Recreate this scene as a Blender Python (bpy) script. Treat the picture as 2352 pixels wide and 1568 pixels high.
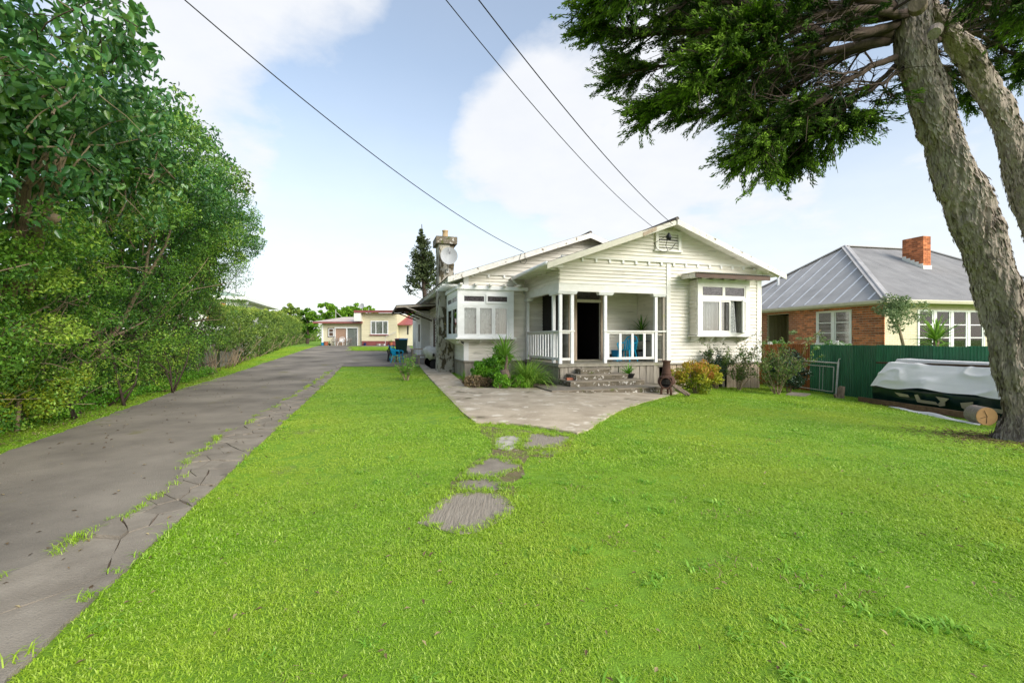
import bpy, math, random
import numpy as np
from mathutils import Vector, Matrix
random.seed(7); RNG = np.random.default_rng(7)
R = math.radians
sc = bpy.context.scene
C = sc.collection
for o in list(bpy.data.objects): bpy.data.objects.remove(o)

# ------------------------------------------------------------------ camera
CAMH, F, CX, HY = 1.5, 1045.0, 1176.0, 777.0        # eye height, focal length, image centre and horizon row (2352 px wide frame)
cd = bpy.data.cameras.new('camera'); cam = bpy.data.objects.new('camera', cd); C.objects.link(cam)
cam.location = (0, 0, CAMH); cam.rotation_euler = (R(90), 0, 0)
cd.lens = F / 2352 * 36; cd.sensor_width = 36; cd.shift_y = -7 / 2352; cd.clip_end = 2000; cd.clip_start = .05
sc.camera = cam

# ------------------------------------------------------------------ light and sky
SUN_EL, SUN_AZ = 29.0, 134.0       # azimuth the light comes from, degrees clockwise from +Y (behind the camera, to the right)
sd = bpy.data.lights.new('sun', 'SUN'); sd.energy = 2.8; sd.angle = R(42); sd.color = (1, .96, .9)
sun = bpy.data.objects.new('sun', sd); C.objects.link(sun)
_d = Vector((math.sin(R(SUN_AZ)) * math.cos(R(SUN_EL)), math.cos(R(SUN_AZ)) * math.cos(R(SUN_EL)), math.sin(R(SUN_EL))))
sun.rotation_euler = _d.to_track_quat('Z', 'Y').to_euler()
sun.location = (0, -10, 30)
w = bpy.data.worlds.new('World'); sc.world = w; w.use_nodes = True
nt = w.node_tree; nt.nodes.clear()
def WN(t, **k):
    n = nt.nodes.new(t)
    for a, b in k.items(): setattr(n, a, b)
    return n
def WL(a, b): nt.links.new(a, b)
def wmath(op, a, b=None, c=None, clamp=False):
    n = WN('ShaderNodeMath', operation=op, use_clamp=clamp)
    for i, s in enumerate((a, b, c)):
        if s is None: continue
        if isinstance(s, (int, float)): n.inputs[i].default_value = s
        else: WL(s, n.inputs[i])
    return n.outputs[0]
out = WN('ShaderNodeOutputWorld'); bg = WN('ShaderNodeBackground'); WL(bg.outputs[0], out.inputs[0])
sky = WN('ShaderNodeTexSky', sky_type='NISHITA'); sky.sun_disc = False
sky.sun_elevation = R(SUN_EL); sky.sun_rotation = R(SUN_AZ); sky.air_density = 1.0; sky.dust_density = .6; sky.ozone_density = 2.0
tc = WN('ShaderNodeTexCoord'); sep = WN('ShaderNodeSeparateXYZ'); WL(tc.outputs['Generated'], sep.inputs[0])
# flat cloud layer: the view direction meets a plane overhead
zz = wmath('ADD', wmath('MAXIMUM', sep.outputs[2], 0.0), .22)
cv = WN('ShaderNodeCombineXYZ'); WL(wmath('DIVIDE', sep.outputs[0], zz), cv.inputs[0]); WL(wmath('DIVIDE', sep.outputs[1], zz), cv.inputs[1])
def wnoise(scale, det, rough, off):
    m = WN('ShaderNodeMapping'); WL(cv.outputs[0], m.inputs[0]); m.inputs['Location'].default_value = off
    n = WN('ShaderNodeTexNoise'); n.inputs['Scale'].default_value = scale; n.inputs['Detail'].default_value = det; n.inputs['Roughness'].default_value = rough
    WL(m.outputs[0], n.inputs['Vector']); return n.outputs[0]
nz = wnoise(1.15, 8, .55, (3.1, 1.7, 0))
nz2 = wnoise(4.0, 6, .6, (1.1, .3, 0))
nz3 = wnoise(2.3, 7, .58, (5.3, 2.2, 0))
# where the heaped clouds stand (direction from the place, angular radius, weight)
CL = [((560, 10), 15, .34), ((800, 20), 8, .22), ((360, -20), 9, .25), ((1180, 210), 9, .30), ((1130, 360), 8, .24), ((1380, 330), 12, .30), ((1600, 430), 11, .25), ((1560, 40), 9, .2),
      ((480, 340), 7, .26), ((520, 430), 6, .16), ((2020, 450), 7, .25), ((2330, 380), 6, .2), ((760, 560), 12, .16), ((1420, 480), 12, .18),
      ((900, 190), 12, -.16), ((700, 250), 11, -.18), ((1300, 130), 6, -.14), ((1900, 300), 7, -.12), ((1020, 480), 7, -.06), ((1080, 20), 8, -.22), ((980, 110), 8, -.12), ((1330, 40), 6, -.10)]
acc = wmath('ADD', wmath('ADD', nz, wmath('MULTIPLY', wmath('SUBTRACT', nz3, .5), .75)), wmath('MULTIPLY', wmath('SUBTRACT', nz2, .5), .30))
for (px, py), rad, wt in CL:
    c = Vector(((px - CX) / F, 1, (HY - py) / F)).normalized()
    dp = WN('ShaderNodeVectorMath', operation='DOT_PRODUCT'); WL(tc.outputs['Generated'], dp.inputs[0]); dp.inputs[1].default_value = c
    mr = WN('ShaderNodeMapRange', interpolation_type='SMOOTHSTEP'); WL(dp.outputs['Value'], mr.inputs[0])
    mr.inputs[1].default_value = math.cos(R(rad * 1.25)); mr.inputs[2].default_value = math.cos(R(rad * .15)); mr.inputs[3].default_value = 0; mr.inputs[4].default_value = wt
    acc = wmath('ADD', acc, mr.outputs[0])
cl = WN('ShaderNodeMapRange', interpolation_type='SMOOTHSTEP'); WL(acc, cl.inputs[0])
cl.inputs[1].default_value = .46; cl.inputs[2].default_value = .90; cl.inputs[4].default_value = .95
# low cloud bank thickening to the horizon
hz = WN('ShaderNodeMapRange', interpolation_type='SMOOTHSTEP'); WL(wmath('ADD', sep.outputs[2], wmath('MULTIPLY', wmath('SUBTRACT', nz, .5), .12)), hz.inputs[0])
hz.inputs[1].default_value = -.02; hz.inputs[2].default_value = .55; hz.inputs[3].default_value = .90; hz.inputs[4].default_value = .20
cover = wmath('MAXIMUM', cl.outputs[0], hz.outputs[0])
skb = WN('ShaderNodeMix', data_type='RGBA', blend_type='MULTIPLY'); skb.inputs[0].default_value = 1; WL(sky.outputs[0], skb.inputs[6]); skb.inputs[7].default_value = (2.45, 2.2, 1.92, 1)
cb = WN('ShaderNodeMix', data_type='RGBA'); WL(nz2, cb.inputs[0]); cb.inputs[6].default_value = (6.5, 6.75, 7.2, 1); cb.inputs[7].default_value = (7.7, 7.75, 7.9, 1)
mx = WN('ShaderNodeMix', data_type='RGBA'); WL(cover, mx.inputs[0]); WL(skb.outputs[2], mx.inputs[6]); WL(cb.outputs[2], mx.inputs[7])
WL(mx.outputs[2], bg.inputs[0]); bg.inputs[1].default_value = .071
sc.view_settings.view_transform = 'Standard'; sc.view_settings.look = 'None'; sc.view_settings.exposure = .92; sc.view_settings.gamma = 1
sc.cycles.use_adaptive_sampling = True; sc.cycles.max_bounces = 6; sc.cycles.transparent_max_bounces = 12; sc.cycles.use_denoising = True

# ------------------------------------------------------------------ helpers
def sst(a, b, x):
    t = np.clip((x - a) / (b - a), 0, 1); return t * t * (3 - 2 * t)
def gz(x, y):
    """height of the ground: level by the drive, falling to the right, rising to the back"""
    x = np.asarray(x, float); y = np.asarray(y, float)
    q = np.clip(x, None, 16) - .5; q = .5 * (q + np.sqrt(q * q + .6))
    z = -.04 * (q - .19) * sst(2, 12, y) * (1 - sst(24, 40, y)) + .71 * sst(14, 50, y)
    return z
def gzf(x, y): return float(gz(x, y))
def at(px, py, Y): return Vector(((px - CX) / F * Y, Y, CAMH - (py - HY) / F * Y))
def G(px, py):
    """point of the ground seen at a pixel of the measured frame"""
    z = 0.
    for _ in range(40):
        Y = (CAMH - z) * F / (py - HY); X = (px - CX) / F * Y; z = .5 * z + .5 * gzf(X, Y)
    return Vector((X, Y, gzf(X, Y)))
def tag(o, label=None, cat=None, group=None, kind=None):
    if label: o['label'] = label
    if cat: o['category'] = cat
    if group: o['group'] = group
    if kind: o['kind'] = kind
    return o
def empty(name, loc=(0, 0, 0), rz=0, label=None, cat=None, group=None, kind=None):
    o = bpy.data.objects.new(name, None); C.objects.link(o); o.location = loc; o.rotation_euler = (0, 0, rz); o.empty_display_size = .1
    return tag(o, label, cat, group, kind)
def link(name, me, parent=None, loc=(0, 0, 0), rot=(0, 0, 0), scale=(1, 1, 1)):
    o = bpy.data.objects.new(name, me); C.objects.link(o); o.parent = parent; o.location = loc; o.rotation_euler = rot; o.scale = scale
    return o
def np_obj(name, V, Fc, mat, parent=None, tint=None, smooth=False):
    """big mesh out of arrays; all faces have the same corner count"""
    V = np.asarray(V, np.float32); Fc = np.asarray(Fc, np.int32); k = Fc.shape[1]
    me = bpy.data.meshes.new(name)
    me.vertices.add(len(V)); me.vertices.foreach_set('co', V.ravel())
    me.loops.add(Fc.size); me.loops.foreach_set('vertex_index', Fc.ravel())
    me.polygons.add(len(Fc)); me.polygons.foreach_set('loop_start', np.arange(0, Fc.size, k, dtype=np.int32))
    if smooth: me.polygons.foreach_set('use_smooth', np.ones(len(Fc), bool))
    me.update(calc_edges=True)
    if tint is not None:
        a = me.attributes.new('tint', 'FLOAT', 'POINT'); a.data.foreach_set('value', np.asarray(tint, np.float32))
    me.materials.append(mat)
    return link(name, me, parent)
class MB:
    def __init__(s): s.v = []; s.f = []
    def box(s, x0, y0, z0, x1, y1, z1):
        n = len(s.v); s.v += [(x0, y0, z0), (x1, y0, z0), (x1, y1, z0), (x0, y1, z0), (x0, y0, z1), (x1, y0, z1), (x1, y1, z1), (x0, y1, z1)]
        s.f += [tuple(n + i for i in q) for q in ((0, 3, 2, 1), (4, 5, 6, 7), (0, 1, 5, 4), (1, 2, 6, 5), (2, 3, 7, 6), (3, 0, 4, 7))]; return s
    def bar(s, p, q, wd, h, up=(0, 0, 1)):
        """square bar from p to q: wd across, h along up"""
        p = Vector(p); q = Vector(q); d = (q - p).normalized(); u = Vector(up); sd_ = d.cross(u)
        if sd_.length < 1e-4: sd_ = d.cross(Vector((1, 0, 0)))
        sd_.normalize(); u = sd_.cross(d).normalized(); n = len(s.v)
        for e in (p, q):
            for a, b in ((-1, -1), (1, -1), (1, 1), (-1, 1)): s.v.append(tuple(e + sd_ * a * wd / 2 + u * b * h / 2))
        s.f += [tuple(n + i for i in t) for t in ((3, 2, 1, 0), (4, 5, 6, 7), (0, 1, 5, 4), (1, 2, 6, 5), (2, 3, 7, 6), (3, 0, 4, 7))]; return s
    def tube(s, pts, rad, n=6, cap=True):
        pts = [Vector(p) for p in pts]; b = len(s.v)
        if isinstance(rad, (int, float)): rad = [rad] * len(pts)
        nrm = None
        for i, p in enumerate(pts):
            d = (pts[min(i + 1, len(pts) - 1)] - pts[max(i - 1, 0)]).normalized()
            if nrm is None: nrm = d.orthogonal().normalized()
            nrm = (nrm - d * nrm.dot(d)); nrm = nrm.normalized() if nrm.length > 1e-6 else d.orthogonal().normalized()
            bn = d.cross(nrm)
            for k in range(n):
                a = 2 * math.pi * k / n; s.v.append(tuple(p + (nrm * math.cos(a) + bn * math.sin(a)) * rad[i]))
        for i in range(len(pts) - 1):
            for k in range(n): s.f.append((b + i * n + k, b + i * n + (k + 1) % n, b + (i + 1) * n + (k + 1) % n, b + (i + 1) * n + k))
        if cap: s.f.append(tuple(b + k for k in range(n))[::-1]); s.f.append(tuple(b + (len(pts) - 1) * n + k for k in range(n)))
        return s
    def lathe(s, prof, n=20, c=(0, 0, 0), sx=1, sy=1):
        b = len(s.v)
        for r, z in prof:
            for k in range(n): a = 2 * math.pi * k / n; s.v.append((c[0] + r * sx * math.cos(a), c[1] + r * sy * math.sin(a), c[2] + z))
        for i in range(len(prof) - 1):
            for k in range(n): s.f.append((b + i * n + k, b + i * n + (k + 1) % n, b + (i + 1) * n + (k + 1) % n, b + (i + 1) * n + k))
        s.f.append(tuple(b + k for k in range(n))[::-1]); s.f.append(tuple(b + (len(prof) - 1) * n + k for k in range(n))); return s
    def slab(s, top, dz):
        """closed slab under a polygon of 3D points, dz thick (along -z, or a vector)"""
        dz = Vector((0, 0, -dz)) if isinstance(dz, (int, float)) else Vector(dz); n = len(top); b = len(s.v)
        s.v += [tuple(p) for p in top] + [tuple(Vector(p) + dz) for p in top]
        s.f.append(tuple(b + i for i in range(n))); s.f.append(tuple(b + n + i for i in range(n))[::-1])
        for i in range(n): j = (i + 1) % n; s.f.append((b + i, b + n + i, b + n + j, b + j))
        return s
    def quad(s, *p): b = len(s.v); s.v += [tuple(q) for q in p]; s.f.append(tuple(range(b, b + len(p)))); return s
    def mesh(s, name, mat, smooth=False):
        me = bpy.data.meshes.new(name); me.from_pydata(s.v, [], s.f)
        if mat: me.materials.append(mat)
        if smooth: me.polygons.foreach_set('use_smooth', [True] * len(me.polygons))
        me.update(); return me
    def build(s, name, mat, parent=None, smooth=False, loc=(0, 0, 0), rz=0, **tg):
        o = link(name, s.mesh(name, mat, smooth), parent, loc, (0, 0, rz)); return tag(o, **tg)
def ubox(mat, _c={}):
    """unit box mesh shared by all alike pieces of one material"""
    if mat.name not in _c: _c[mat.name] = MB().box(0, 0, 0, 1, 1, 1).mesh('piece', mat)
    return _c[mat.name]
def pbox(name, mat, parent, x0, y0, z0, x1, y1, z1): return link(name, ubox(mat), parent, (x0, y0, z0), (0, 0, 0), (x1 - x0, y1 - y0, z1 - z0))
def vnoise(P, seed=0):
    """smooth value noise at N x 3 points, -1..1"""
    P = np.asarray(P, float); i = np.floor(P).astype(np.int64); f = P - i; f = f * f * (3 - 2 * f)
    def h(a, b, c):
        n = (a * 374761393 + b * 668265263 + c * 2147483647 + seed * 974711) & 0xffffffff
        n = ((n ^ (n >> 13)) * 1274126177) & 0xffffffff; n = n ^ (n >> 16); return (n & 0xffff) / 32767.5 - 1
    r = 0
    for a in (0, 1):
        for b in (0, 1):
            for c in (0, 1):
                r = r + h(i[:, 0] + a, i[:, 1] + b, i[:, 2] + c) * (f[:, 0] if a else 1 - f[:, 0]) * (f[:, 1] if b else 1 - f[:, 1]) * (f[:, 2] if c else 1 - f[:, 2])
    return r
def fbm(P, oct=4, seed=0):
    P = np.asarray(P, float); s = 0; a = 1
    for k in range(oct): s = s + a * vnoise(P * 2 ** k, seed + k); a *= .5
    return s

# ------------------------------------------------------------------ materials
def pm(name, c1, c2, scale=4, stretch=(1, 1, 1), rough=.7, patch=None, bump=0, bscale=60, rnd=0, spec=.3, detail=6, lo=.3, hi=.7, metal=0, coord='world', patch2=None):
    """noise between two colours, optional patches (colour, scale, threshold[, stretch]), per-object brightness and fine relief"""
    m = bpy.data.materials.new(name); m.use_nodes = True; t = m.node_tree; N = t.nodes; L = t.links
    b = N['Principled BSDF']; b.inputs['Roughness'].default_value = rough; b.inputs['Specular IOR Level'].default_value = spec; b.inputs['Metallic'].default_value = metal
    if coord == 'world': co = N.new('ShaderNodeNewGeometry').outputs['Position']
    else: co = N.new('ShaderNodeTexCoord').outputs['Object']
    def nzn(sc_, st, det=detail):
        mp = N.new('ShaderNodeMapping'); mp.inputs['Scale'].default_value = st; L.new(co, mp.inputs[0])
        n = N.new('ShaderNodeTexNoise'); n.inputs['Scale'].default_value = sc_; n.inputs['Detail'].default_value = det; n.inputs['Roughness'].default_value = .6
        L.new(mp.outputs[0], n.inputs['Vector']); return n.outputs[0]
    def ramp(src, lo, hi):
        r = N.new('ShaderNodeMapRange'); L.new(src, r.inputs[0]); r.inputs[1].default_value = lo; r.inputs[2].default_value = hi; return r.outputs[0]
    mx = N.new('ShaderNodeMix'); mx.data_type = 'RGBA'; L.new(ramp(nzn(scale, stretch), lo, hi), mx.inputs[0])
    mx.inputs[6].default_value = (*c1, 1); mx.inputs[7].default_value = (*c2, 1); col = mx.outputs[2]
    for p in (patch, patch2):
        if not p: continue
        st = p[3] if len(p) > 3 else (1, 1, 1)
        q = N.new('ShaderNodeMix'); q.data_type = 'RGBA'; L.new(ramp(nzn(p[1], st), p[2], p[2] + .06), q.inputs[0]); L.new(col, q.inputs[6]); q.inputs[7].default_value = (*p[0], 1); col = q.outputs[2]
    if rnd:
        oi = N.new('ShaderNodeObjectInfo'); r = N.new('ShaderNodeMapRange'); L.new(oi.outputs['Random'], r.inputs[0]); r.inputs[3].default_value = 1 - rnd; r.inputs[4].default_value = 1 + rnd
        q = N.new('ShaderNodeMix'); q.data_type = 'RGBA'; q.blend_type = 'MULTIPLY'; q.inputs[0].default_value = 1; L.new(col, q.inputs[6]); L.new(r.outputs[0], q.inputs[7]); col = q.outputs[2]
    L.new(col, b.inputs['Base Color'])
    if bump:
        bp = N.new('ShaderNodeBump'); bp.inputs['Strength'].default_value = bump; bp.inputs['Distance'].default_value = .02
        L.new(nzn(bscale, stretch, 5), bp.inputs['Height']); L.new(bp.outputs[0], b.inputs['Normal'])
    return m
def leafmat(name, dark, light, rough=.45, trans=.3, spec=.4, third=None, big=None):
    """leaf colours picked by the leaf's own tint"""
    m = bpy.data.materials.new(name); m.use_nodes = True; t = m.node_tree; N = t.nodes; L = t.links
    b = N['Principled BSDF']; b.inputs['Roughness'].default_value = rough; b.inputs['Specular IOR Level'].default_value = spec
    a = N.new('ShaderNodeAttribute'); a.attribute_name = 'tint'; cr = N.new('ShaderNodeValToRGB'); L.new(a.outputs['Fac'], cr.inputs[0])
    cr.color_ramp.elements[0].color = (*dark, 1); cr.color_ramp.elements[1].color = (*light, 1)
    if third: e = cr.color_ramp.elements.new(.5); e.color = (*third, 1)
    col = cr.outputs[0]
    if big:   # slow drift of hue over the ground
        g = N.new('ShaderNodeNewGeometry'); n = N.new('ShaderNodeTexNoise'); n.inputs['Scale'].default_value = big[1]; n.inputs['Detail'].default_value = 5; L.new(g.outputs['Position'], n.inputs['Vector'])
        r = N.new('ShaderNodeMapRange'); L.new(n.outputs[0], r.inputs[0]); r.inputs[1].default_value = .38; r.inputs[2].default_value = .68; r.inputs[4].default_value = big[2]
        n2 = N.new('ShaderNodeTexNoise'); n2.inputs['Scale'].default_value = big[1] * 3.7; n2.inputs['Detail'].default_value = 6; n2.inputs['Roughness'].default_value = .65; L.new(g.outputs['Position'], n2.inputs['Vector']); r2 = N.new('ShaderNodeMapRange'); L.new(n2.outputs[0], r2.inputs[0]); r2.inputs[1].default_value = .48; r2.inputs[2].default_value = .70; r2.inputs[4].default_value = .5
        qd = N.new('ShaderNodeMix'); qd.data_type = 'RGBA'; L.new(r2.outputs[0], qd.inputs[0]); L.new(col, qd.inputs[6]); qd.inputs[7].default_value = (.15, .36, .011, 1); col = qd.outputs[2]
        q = N.new('ShaderNodeMix'); q.data_type = 'RGBA'; L.new(r.outputs[0], q.inputs[0]); L.new(col, q.inputs[6]); q.inputs[7].default_value = (*big[0], 1); col = q.outputs[2]
    L.new(col, b.inputs['Base Color'])
    if trans:
        tr = N.new('ShaderNodeBsdfTranslucent'); L.new(col, tr.inputs[0]); mxs = N.new('ShaderNodeMixShader'); mxs.inputs[0].default_value = trans
        L.new(b.outputs[0], mxs.inputs[1]); L.new(tr.outputs[0], mxs.inputs[2]); L.new(mxs.outputs[0], N['Material Output'].inputs[0])
    return m
def glassmat(name, tintc=(.93, .95, .95), refl=.13):
    m = bpy.data.materials.new(name); m.use_nodes = True; t = m.node_tree; N = t.nodes; L = t.links; N.remove(N['Principled BSDF'])
    tr = N.new('ShaderNodeBsdfTransparent'); tr.inputs[0].default_value = (*tintc, 1); gl = N.new('ShaderNodeBsdfGlossy'); gl.inputs['Roughness'].default_value = .03
    fr = N.new('ShaderNodeFresnel'); fr.inputs[0].default_value = 1.5; ad = N.new('ShaderNodeMath'); ad.operation = 'ADD'; ad.use_clamp = True; L.new(fr.outputs[0], ad.inputs[0]); ad.inputs[1].default_value = refl - .04
    mx = N.new('ShaderNodeMixShader'); L.new(ad.outputs[0], mx.inputs[0]); L.new(tr.outputs[0], mx.inputs[1]); L.new(gl.outputs[0], mx.inputs[2]); L.new(mx.outputs[0], N['Material Output'].inputs[0]); return m
def lacemat(name):
    """white net with open flower pattern woven in"""
    m = bpy.data.materials.new(name); m.use_nodes = True; t = m.node_tree; N = t.nodes; L = t.links
    b = N['Principled BSDF']; b.inputs['Base Color'].default_value = (.85, .85, .82, 1); b.inputs['Roughness'].default_value = .9
    co = N.new('ShaderNodeTexCoord'); v = N.new('ShaderNodeTexVoronoi'); v.inputs['Scale'].default_value = 7; L.new(co.outputs['Object'], v.inputs['Vector'])
    wv = N.new('ShaderNodeMath'); wv.operation = 'SINE'; ml = N.new('ShaderNodeMath'); ml.operation = 'MULTIPLY'; ml.inputs[1].default_value = 34; L.new(v.outputs['Distance'], ml.inputs[0]); L.new(ml.outputs[0], wv.inputs[0])
    r = N.new('ShaderNodeMapRange'); L.new(wv.outputs[0], r.inputs[0]); r.inputs[1].default_value = -.3; r.inputs[2].default_value = .4; r.inputs[3].default_value = .40; r.inputs[4].default_value = .97
    L.new(r.outputs[0], b.inputs['Alpha']); return m
DIRT = (.30, .27, .20)
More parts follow.
